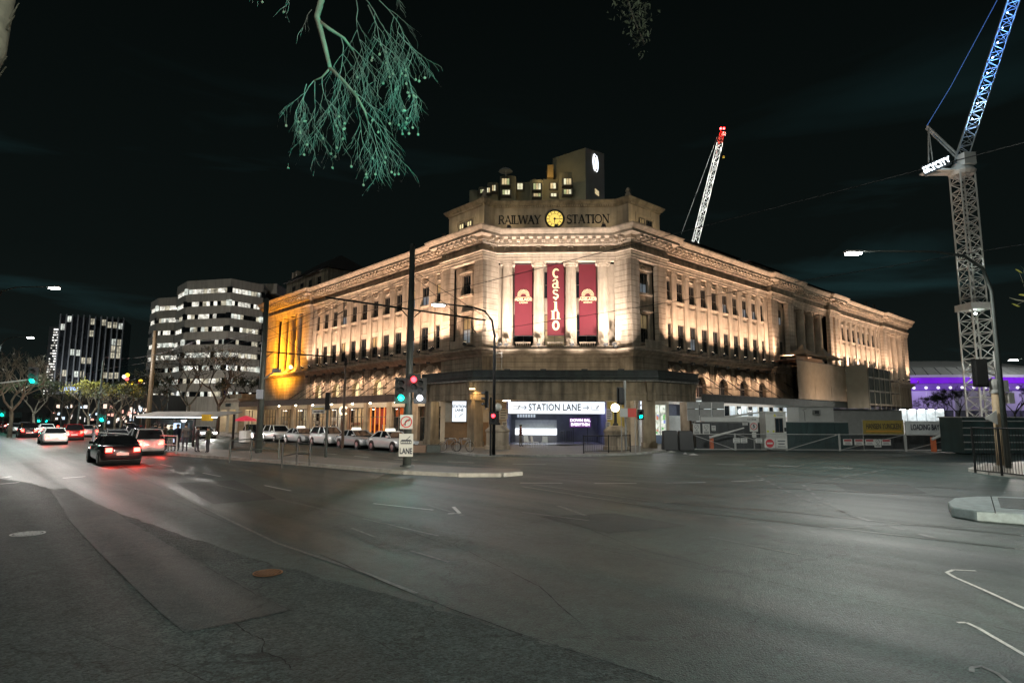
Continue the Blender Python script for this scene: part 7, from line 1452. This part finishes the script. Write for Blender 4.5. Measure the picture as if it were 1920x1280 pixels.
# tower window and logo on the right face
nx_ = (Vector((tcx.x, tcx.y, 0)) - Vector((tb.x, tb.y, 0))).normalized(); nf = Vector((nx_.y, -nx_.x, 0))
def FT(a, o, z): return Vector((tb.x, tb.y, 0)) + nx_ * a + nf * o + Vector((0, 0, z))
wl_ = (Vector((tcx.x, tcx.y, 0)) - Vector((tb.x, tb.y, 0))).length; cz = at(1116, 306, HY + 3).z; cxl = wl_ * .52; M_logo = emit('logo_white', (.85, .9, 1), 2.2)
for k_, sgn, off in ((1, 1, 0), (2, -1, 0), (3, -1, -.42)): MB().path([FT(cxl + off + sgn * 1.05 * math.cos(q) , .12, cz + 1.75 * math.sin(q)) for q in [(-1.35 + 2.7 * k / 12) for k in range(13)]], .085, 6).build('logo_stroke', M_logo, ht)
lb = MB(); lb.fbox(FT, cxl - .16, cxl + .16, .05, .16, cz - .95, cz + .95); lb.fbox(FT, cxl - .4, cxl + .4, .05, .15, cz + .96, cz + 1.12); lb.fbox(FT, cxl - .4, cxl + .4, .05, .15, cz - 1.12, cz - .96); lb.build('logo_bar', M_logo, ht)
MB().fbox(FT, cxl - .5, cxl + 1.4, .02, .1, at(1116, 353, HY).z, at(1116, 344, HY).z).build('tower_window', HW[0], ht)
a, b = at(1026, 336, HY + 3), at(1037, 313, HY + 3); MB().box(a.x, b.x, HY + 2, HY + 6, a.z, b.z).build('lit_drum', mat('hotel_orange', (.5, .33, .12), var=.2), ht); lamp('POINT', Vector((a.x - .3, HY - 1, a.z - 1)), 250, (1, .7, .3), .4, ht)
for x in (945, 1060): lamp('POINT', at(x, 366, HY - 7), 260, (1, .9, .6), 1, ht)
lamp('POINT', at(1110, 380, HY - 12), 420, (.8, .95, .85), 1, ht)
dsh = at(948, 322, HY); MB().lathe(dsh, [(1.4, 0), (.9, .5), (.1, .9)], 12).build('dish', M_polew, ht); MB().path([dsh - Vector((0, 0, 1.2)), dsh], .12, 6).build('dish_mount', M_polew, ht)
# ================================================================ banded office building, its lower wing, dark tower
M_band = mat('office_concrete', (.46, .43, .38), rough=.85, var=.16, scale=.15, streak=.2); M_wdark = glassmat('office_glass', (.012, .014, .016), .1)
WL = [emit('office_white_%d' % k, c_, s_, var=.8, scale=.9) for k, (c_, s_) in enumerate((((1, .97, .85), .85), ((.95, 1, .9), .6), ((1, .92, .7), .4)))]
def banded(name, cs, ztop, fh, rows, lit, label, npan, seed, pent=None):
    rg = random.Random(seed); t = thing(name, (cs[1].x, cs[1].y, 0), label, 'building')
    pl = [Vector((c_.x, c_.y)) for c_ in cs]; back = [Vector((pl[-1].x, pl[-1].y + 16)), Vector((pl[0].x, pl[0].y + 16))]
    ins = []
    for i, p in enumerate(pl): ins.append(Vector((p.x, p.y + .45)))
    MB().prism([(p.x, p.y) for p in ins + back], .1, ztop - .6).build('glass_core', M_wdark, t)
    z = ztop - 2.2
    MB().prism([(p.x, p.y) for p in pl + back], z, ztop).build('parapet_band', M_band, t)
    for r in range(rows):
        zw1 = z; zw0 = z - 1.2; zb0 = zw0 - (fh - 1.2); MB().prism([(p.x, p.y) for p in pl + back], zb0, zw0).build('spandrel_band', M_band, t)
        for i in range(len(pl) - 1):
            a, b = pl[i], pl[i + 1]; d = (b - a); L = d.length; d.normalize(); nn = Vector((d.y, -d.x)); n = npan[i]
            F = Frame(a, d, nn)
            for k in range(n):
                s0 = .6 + (L - 1.2) * k / n; s1 = .6 + (L - 1.2) * (k + 1) / n - .12
                if rg.random() < lit[r]: m = WL[0 if rg.random() < .6 else rg.randint(1, 2)]
                else: m = M_wdark
                MB().fbox(F, s0, s1, -.3, -.22, zw0 + .04, zw1 - .04).build('window', m, t)
            if L > 8: MB().fbox(F, L - .75, L + .35, -.3, .35, zw0 - .1, zw1 + .1).build('corner_bay', M_wdark if (r * 3 + i) % 4 else WL[1], t)
        z = zb0
    if z > .3: MB().prism([(p.x, p.y) for p in pl + back], .1, z).build('base_wall', M_band, t)
    if pent: MB().box(*pent).build('plant_room', M_band, t)
    return t
zt = at(380, 527, 150).z
banded('office_building', [at(328, 600, 157), at(346, 600, 150), at(429, 600, 147), at(491, 600, 154), at(516, 600, 170)], zt, 3.18, 9, [.98, .92, .5, .75, .45, .9, .75, .9, .6], 'octagonal banded office building with many lit window strips', [3, 11, 9, 4], 4, (at(462, 530, 160).x, at(520, 530, 160).x, 160, 172, zt - 1, zt + 1.6))
banded('office_building', [at(279, 620, 166), at(292, 620, 160), at(331, 620, 158)], at(310, 559, 160).z, 3.3, 8, [.98, .95, .25, .95, .95, .3, .5, .3], 'lower banded office wing left of the octagonal one', [2, 7], 9)
# dark finned tower
dt = thing('dark_tower', (at(170, 700, 200).x, 200, 0), 'dark office tower with vertical fins and scattered lit windows', 'building')
a, b = at(112, 620, 200), at(231, 620, 207); zt = at(112, 592, 200).z; d = Vector((b.x - a.x, b.y - a.y)); L = d.length; FD = Frame(Vector((a.x, a.y)), d.normalized(), Vector((d.y, -d.x)).normalized())
MB().fbox(FD, 0, L, -14, 0, .1, zt).build('wall', mat('tower_dark', (.02, .022, .026), rough=.25, var=.2, scale=.1), dt)
for k in range(12): s = L * k / 11; MB().fbox(FD, s - .18, s + .18, .02, .75, 8.5, zt + .6).build('fin', mat('tower_fin', (.20, .21, .22), rough=.5, var=.1), dt)
for x, y in ((590, 410), (630, 412), (668, 425), (710, 425), (752, 430), (585, 485), (700, 533), (742, 535), (700, 577), (740, 578), (695, 620), (738, 620), (457, 608), (494, 610), (528, 658), (570, 658), (405, 740), (482, 745), (522, 745), (642, 748), (685, 750), (727, 748), (440, 400), (400, 452)):
    c_ = at(x / 3.37, 480 + y / 3.37, 202); s = (Vector((c_.x, c_.y)) - FD.o).dot(FD.d); ww = L / 11 * .36
    s = (math.floor(s / (L / 11)) + .5) * L / 11; wf = MB().fbox(FD, s - ww, s + ww, .0, .06, c_.z - 1.0, c_.z + 1.0).build('window', WL[2] if (x + y) % 3 else WL[1], dt); MB().fbox(FD, s - .06, s + .06, .06, .1, c_.z - 1.2, c_.z + 1.2).build('mullion', M_frame, wf)
for k in range(7):
    for j in range(10):
        if random.random() < .55: s = (random.randint(0, 10) + .5) * L / 11; zz = zt - 2 - 3.1 * j; MB().fbox(FD, s - ww, s + ww, .0, .04, zz - 1.1, zz + 1.1).build('window', M_wdark, dt)
MB().fbox(FD, L * .05, L * .75, -.2, 1.2, 3, 8).build('podium', M_hoard, dt); c_ = at(138, 729, 199); MB().box(c_.x - 2.2, c_.x + 2.2, 197.5, 198, c_.z - .5, c_.z + .5).build('lit_name_sign', emit('sign_blue', (.4, .55, 1), 2.2), dt)
lamp('POINT', Vector((a.x + 6, 185, 10)), 9000, (.9, .95, 1), 1, dt)
# slim edge covered with white lights
le = thing('lit_tower_edge', (at(95, 700, 205).x, 205, 0), 'narrow tower side covered with small white lights', 'building'); x0, x1, zz1 = at(84, 700, 206).x, at(105, 700, 206).x, at(95, 612, 206).z
MB().box(x0, x1, 206, 212, .1, zz1).build('wall', M_hoard, le); rg = random.Random(2); M_led = [emit('led_a', (1, .98, .92), 1.6), emit('led_b', (1, .95, .85), .6)]
for k in range(34):
    z = 2 + (zz1 - 3) * k / 33; c_ = x0 + (x1 - x0) * (.25 + .45 * k / 33)
    for j in range(3):
        if rg.random() < .85: w = rg.uniform(.25, .75); q = c_ + (j - 1) * .9 + rg.uniform(-.25, .25); MB().box(q - w / 2, q + w / 2, 205.8, 206, z - .25, z + .25 * rg.uniform(.3, 1)).build('light_panel', M_led[rg.random() < .35], le)
# coloured lantern cluster
lc = thing('lantern_cluster', at(248, 760, 130), 'cluster of yellow and red glowing lanterns beside the dark tower', 'lanterns'); LYE, LRE, LWH = emit('lantern_yellow', (1, .72, .05), 2.2), emit('lantern_red', (1, .15, .15), 1.6), emit('lantern_white', (1, .9, .8), 2.5)
hub = at(252, 735, 130); MB().path([Vector((hub.x, hub.y, 0)), hub, at(252, 700, 130)], [.2, .15, .08], 6).build('mast', M_iron, lc)
for i, (x, y, m) in enumerate(((239, 703, LYE), (238, 710, LRE), (233, 706, LWH), (264, 714, LYE), (260, 720, LRE), (238, 719, LYE), (250, 719, LYE), (253, 725, LYE), (266, 731, LYE), (252, 735, LYE), (260, 739, LYE), (243, 727, LWH), (272, 721, LWH), (232, 722, LWH), (247, 733, LRE), (256, 732, LRE))): q = at(x, y, 130); MB().sphere(q, .42, 8, 6).build('lantern', m, lc, smooth=True); MB().path([q, hub.lerp(at(252, 700, 130), (i % 5) / 5)], .03, 4).build('lantern_arm', M_iron, lc)
# dark street awning across the far end of the street
fa_ = thing('street_awning', (at(90, 770, 125).x, 125, 0), 'long dark canopy across the far end of the street', 'awning'); a, b = at(-20, 768, 125), at(192, 768, 125); MB().box(a.x, b.x, 125, 128, a.z - .45, a.z + .4).build('canopy', M_hoard, fa_)
for k in range(7): q = a.lerp(b, k / 6); MB().box(q.x - .2, q.x + .2, 126, 126.4, 0, a.z - .45).build('post', M_hoard, fa_)
rg = random.Random(8)
fs_ = thing('far_shops', (at(60, 790, 140).x, 140, 0), 'row of glittering far shop windows under the dark canopy', 'shops'); MB().box(a.x - 6, b.x + 4, 141, 150, .1, 7.5).build('wall', M_hoard, fs_)
for k in range(70): x = a.x + (b.x - a.x) * rg.random(); z = rg.uniform(.8, 4.6); w = rg.uniform(.2, .7); MB().box(x - w / 2, x + w / 2, 140.8, 141, z, z + rg.uniform(.3, 1.0)).build('shop_light', emit('far_glow_%d' % (k % 4), [(1, .8, .65), (1, .95, .9), (1, .5, .4), (.7, .85, 1)][k % 4], 1.3), fs_)
db = thing('dark_block', (at(300, 760, 175).x, 175, 0), 'low dark building between the tower and the offices', 'building'); a, b = at(222, 760, 185), at(300, 760, 185); MB().box(a.x, b.x, 185, 195, .1, 14).build('wall', M_hoard, db); MB().box(a.x, b.x, 184.9, 195.2, 14, 14.5).build('parapet', M_hoard, db)
for k in range(6): MB().box(a.x + 1 + 2 * k, a.x + 2.2 + 2 * k, 184.8, 185, 8, 9.4).build('window', M_wdark if k % 3 else WL[2], db)
# ================================================================ trees
M_bark = mat('pale_bark', (.24, .22, .16), rough=.85, var=.35, scale=4, bump=.3); M_barkd = mat('dark_bark', (.10, .09, .07), rough=.9, var=.35, scale=4, bump=.3)
def leafmat(name, c_): return mat(name, c_, rough=.6, var=.4, scale=3)
def tree(base, h, spread, seed, label, leaves=0, leafm=None, bark=None, depth=5, r0=None, up=.75, grp=None):
    rg = random.Random(seed); t = thing('street_tree', base, label, 'tree', grp); bark = bark or M_bark; r0 = r0 or h * .018; tips = []; tr = MB(); cr_ = MB(); fork = h * rg.uniform(.25, .33)
    tr.path([base, base + Vector((rg.uniform(-.1, .1), rg.uniform(-.1, .1), fork * .6)), base + Vector((rg.uniform(-.15, .15), 0, fork))], [r0 * 1.3, r0, r0 * .9], 8)
    def grow(p, d, l, r, n):
        q = p + d * l * .5 + Vector((rg.uniform(-1, 1), rg.uniform(-1, 1), rg.uniform(-.4, .6))) * l * .1; e = p + d * l + Vector((rg.uniform(-1, 1), rg.uniform(-1, 1), 0)) * l * .08
        (tr if n >= depth - 1 else cr_).path([p, q, e], [r, r * .82, r * .62], 6 if n > 2 else 4, cap=False)
        if n <= 1: tips.append((p, e))
        if n == 0: return
        for k in range(rg.choice((2, 3, 3))):
            a_ = rg.uniform(0, 2 * math.pi); dv = (d * .75 + Vector((math.cos(a_) * spread, math.sin(a_) * spread, rg.uniform(-.15, up))) * .75).normalized(); grow(e if k else q.lerp(e, .7), dv, l * rg.uniform(.6, .8), r * .6, n - 1)
    for k in range(rg.choice((3, 4))):
        a_ = k * 2.1 + rg.uniform(-.4, .4); grow(base + Vector((0, 0, fork * .97)), Vector((math.cos(a_) * spread * .7, math.sin(a_) * spread * .7, .9)).normalized(), h * .25, r0 * .7, depth - 1)
    tr.build('trunk', bark, t, smooth=True); cr_.build('twigs', bark, t)
    if leaves:
        lf = MB()
        for i in range(leaves):
            p, e = rg.choice(tips); c_ = p.lerp(e, rg.random()) + Vector((rg.gauss(0, .22), rg.gauss(0, .22), rg.gauss(0, .2))); s = rg.uniform(.08, .17); u_ = Vector((rg.uniform(-1, 1), rg.uniform(-1, 1), rg.uniform(-1, 1))).normalized(); w = u_.orthogonal().normalized()
            lf.add([c_ - u_ * s, c_ + w * s * .5, c_ + u_ * s, c_ - w * s * .5], [(0, 1, 2, 3)])
        lf.build('crown', leafm, t)
    return t
def tb_(px, Y): p = at(px, 795, Y); p.z = .05; return p
LG, LY_, LD = leafmat('leaf_green', (.05, .075, .03)), leafmat('leaf_yellow', (.28, .26, .05)), leafmat('leaf_dark', (.03, .045, .022))
M_bark2 = mat('street_bark', (.17, .15, .115), rough=.9, var=.35, scale=4, bump=.3)
tree(tb_(165, 88), 8.5, .8, 1, 'pale trunked street tree with yellow lit leaves by the green light', 900, LY_, M_bark2, depth=5); tree(tb_(196, 82), 8, .8, 2, 'bright yellow leaved street tree right of the far tram pole', 1100, LY_, M_bark2, depth=5); tree(tb_(227, 78), 7.5, .75, 3, 'pale forked street tree with sparse green leaves', 500, LG, M_bark2, depth=5); tree(tb_(130, 100), 8, .8, 4, 'bare pale street tree left of the far tram pole', 0, None, M_bark2, depth=5); tree(tb_(215, 95), 9, .8, 16, 'green leaved tree behind the forked pale one', 1400, LG, M_bark2, depth=5)
tree(tb_(350, 92), 13.5, .75, 5, 'tall bare dark tree in front of the banded offices', 300, LD, M_barkd, 6); tree(tb_(408, 84), 12.5, .75, 6, 'bare dark tree right of the tall one before the offices', 350, LD, M_barkd, 6); tree(tb_(300, 105), 11, .8, 7, 'dark leafy tree behind the brown tram pole', 2200, LD, M_barkd, 5); tree(tb_(262, 110), 10, .8, 8, 'dark leafy tree beside the lantern cluster', 2200, LD, M_barkd, 5); tree(tb_(445, 98), 10, .8, 9, 'dark tree between the offices and the low pavilion', 1500, LD, M_barkd, 5)
tree(tb_(20, 70), 10.5, .9, 10, 'bare arching street tree at the left edge lit by the signal', 0, None, M_bark2, 6); tree(tb_(62, 88), 9.5, .85, 12, 'dark leafy street tree behind the overhead green light', 1500, LG, M_barkd, 5); tree(tb_(-35, 60), 9, .9, 13, 'bare tree partly outside the left edge of the street', 0, None, M_bark2, 6); tree(tb_(100, 120), 9, .8, 14, 'leafy street tree below the light covered tower', 1300, LG, M_barkd, 5)
tree(tb_(1800, 190), 15, .9, 21, 'dark round tree in front of the stadium, left one', 5200, LD, M_barkd, 5); tree(tb_(1772, 185), 12, .9, 22, 'lower dark tree in front of the stadium, right of the station', 4000, LD, M_barkd, 5); tree(tb_(1905, 185), 14, .9, 23, 'dark tree right of the crane mast', 4500, LD, M_barkd, 5); tree(tb_(1745, 180), 10, .9, 24, 'small dark tree beside the station end', 2600, LD, M_barkd, 5)
# ---------------------------------------------------------------- plane tree overhanging the camera side of the street
rg = random.Random(42); pb = Vector((-8.6, 6.4, 0)); pt_ = thing('plane_tree', pb, 'bare plane tree with hanging seed balls, branches over the road', 'tree'); YB = 9.5
trunk = MB(); limb = [pb, Vector((-8.2, 6.6, 2.5)), Vector((-7.4, 7.0, 4.6)), at(-16, 95, 7.6), at(0, 10, 7.9), at(50, -180, 8.6), at(250, -330, 9.2), at(470, -270, 9.5), at(590, -120, YB)]
trunk.path(limb, [.34, .30, .27, .16, .15, .14, .12, .09, .065], 12); trunk.build('trunk', M_bark, pt_, smooth=True)
for px, py, dx, dy in ((26, 28, 10, -22), (20, 45, 8, -16), (8, 118, 5, -12), (3, 140, 8, -14)): MB().path([at(px - 8, py + 8, 7.7), at(px + dx, py + dy, 7.6)], [.014, .006], 5).build('stub_twig', M_bark, pt_)
main = [at(590, -120, YB), at(603, 0, YB), at(594, 32, YB), at(606, 75, YB), at(615, 112, YB), at(619, 128, YB)]
lb = MB(); lb.path(main, [.065, .055, .05, .042, .036, .033], 8); M_twig = mat('twig_bark', (.20, .21, .18), rough=.7, var=.25, scale=10)
lb.path([at(598, 40, YB), at(618, 55, YB), at(645, 72, YB + .1), at(662, 95, YB + .2)], [.034, .03, .024, .016], 6)
lb.path([at(619, 128, YB), at(642, 150, YB), at(668, 180, YB - .1), at(684, 208, YB - .1), at(690, 228, YB)], [.031, .026, .022, .018, .014], 6)
lb.path([at(619, 128, YB), at(604, 145, YB + .1), at(588, 152, YB + .1)], [.018, .014, .01], 6); lb.build('branch', M_bark, pt_, smooth=True)
tw = MB(); balls = []
def twig(p, dx, dy, l, r, n, Y):
    """p in picture metres at the branch distance; droops and ends by turning up"""
    pts = [p]; q = p.copy(); d = Vector((dx, rg.uniform(-.25, .25), -dy)).normalized(); steps = 6
    for k in range(steps):
        f = k / steps; d = (d + Vector((rg.uniform(-.28, .28), rg.uniform(-.15, .15), -.16 + .34 * max(0, f - .55) * (2 if n < 2 else 0)))).normalized(); q = q + d * l / steps; pts.append(q.copy())
        if n > 0 and k > 0:
            for _ in range(1 if rg.random() < .85 else 2): sg = rg.choice((-1, 1)); dd = Vector((d.x + sg * rg.uniform(.3, .9), 0, d.z)); twig(q.copy(), dd.x, -dd.z, l * rg.uniform(.38, .68), r * .55, n - 1, Y)
    tw.path(pts, [max(.0014, r * (1 - .75 * k / steps)) for k in range(steps + 1)], 4, cap=False)
    if n == 0 and rg.random() < .12: balls.append(pts[-1])
for x, y, dx, dy, l, n in ((690, 228, .35, 1, .75, 2), (684, 208, 1, .7, .85, 2), (668, 180, .1, 1, .95, 2), (655, 165, 1, .5, .7, 2), (640, 150, .1, 1, .9, 2), (588, 152, -.35, .9, .75, 2), (590, 152, .15, 1, 1.0, 2), (604, 145, .05, 1, .9, 2), (575, 158, -.3, .8, .6, 2), (662, 95, .5, 1, .9, 2), (655, 85, .9, .8, .8, 2), (668, 0, .45, 1, 1.1, 2), (678, -10, .75, .8, 1.15, 2), (700, -10, .9, .7, 1.0, 2), (690, 10, .35, 1, 1.2, 2), (640, 72, .2, 1, .9, 2), (690, 228, .8, .8, .7, 2), (725, 110, .5, 1, .8, 2), (700, 70, .8, .9, .9, 2), (556, -30, -.4, .8, .5, 1), (585, 18, -.9, .5, .4, 1), (505, -35, -.6, .6, .4, 1), (735, -20, .9, .5, .4, 1), (745, 60, .7, .9, .7, 2), (760, 130, .4, 1, .65, 2), (730, 150, .6, .9, .6, 2), (770, 165, .3, 1, .55, 1)):
    twig(at(x, y, YB + rg.uniform(-.3, .4)), dx, dy, l, .0085, n, YB)
print('twig faces', len(tw.f)); tag(tw.build('twigs', M_twig, pt_), kind='stuff')
bl = MB()
for p in balls: bl.path([p, p - Vector((0, 0, .07))], .0018, 3); bl.sphere(p - Vector((0, 0, .085)), .022, 6, 4)
tag(bl.build('seed_balls', mat('seed_ball', (.34, .30, .22), rough=.9, var=.2, scale=30), pt_), kind='stuff')
# dim leafy tip at the top and small leaves at the right edge
ft = thing('tree_branch', at(1185, -60, 16), 'dim leafy branch tip hanging at the top of the sky', 'branch'); lf = MB(); br = MB(); P = [at(1200, -140, 16), at(1170, -20, 16), at(1190, 40, 16), at(1208, 80, 16)]; br.path(P, [.05, .03, .02, .008], 6); br.build('stem', M_barkd, ft)
for i in range(420):
    q = rg.random(); c_ = P[1].lerp(P[3], q) + Vector((rg.gauss(0, .36 * (1.1 - q)), rg.gauss(0, .3), rg.gauss(.1, .28))); s = rg.uniform(.05, .1); u_ = Vector((rg.uniform(-1, 1), rg.uniform(-1, 1), rg.uniform(-1, 1))).normalized(); w = u_.orthogonal().normalized(); lf.add([c_ - u_ * s, c_ + w * s * .5, c_ + u_ * s, c_ - w * s * .5], [(0, 1, 2, 3)])
lf.build('foliage', leafmat('leaf_pale', (.12, .14, .09)), ft)
rb_ = thing('tree_branch', at(1930, 570, 9), 'thin twig with a few yellow green leaves at the right edge', 'branch'); MB().path([at(2000, 575, 9), at(1930, 566, 9), at(1905, 562, 9), at(1893, 558, 9)], [.02, .012, .008, .004], 6).build('stem', M_bark, rb_)
for k, (x, y, m) in enumerate(((1905, 572, LY_), (1918, 553, LY_), (1919, 503, LG), (1919, 529, LG), (1910, 508, LY_))):
    c_ = at(x, y, 9); s = .06; a_ = rg.uniform(0, 3); u_ = Vector((math.cos(a_), .3, math.sin(a_))).normalized(); w = u_.orthogonal().normalized(); MB().add([c_ - u_ * s, c_ - u_ * s * .2 + w * s * .55, c_ + u_ * s * .5 + w * s * .3, c_ + u_ * s, c_ + u_ * s * .4 - w * s * .45, c_ - u_ * s * .3 - w * s * .5], [(0, 1, 2, 3, 4, 5)]).build('leaf', m, rb_); MB().path([c_, at(1930, 560, 9)], .003, 4).build('leaf_stalk', M_bark, rb_)
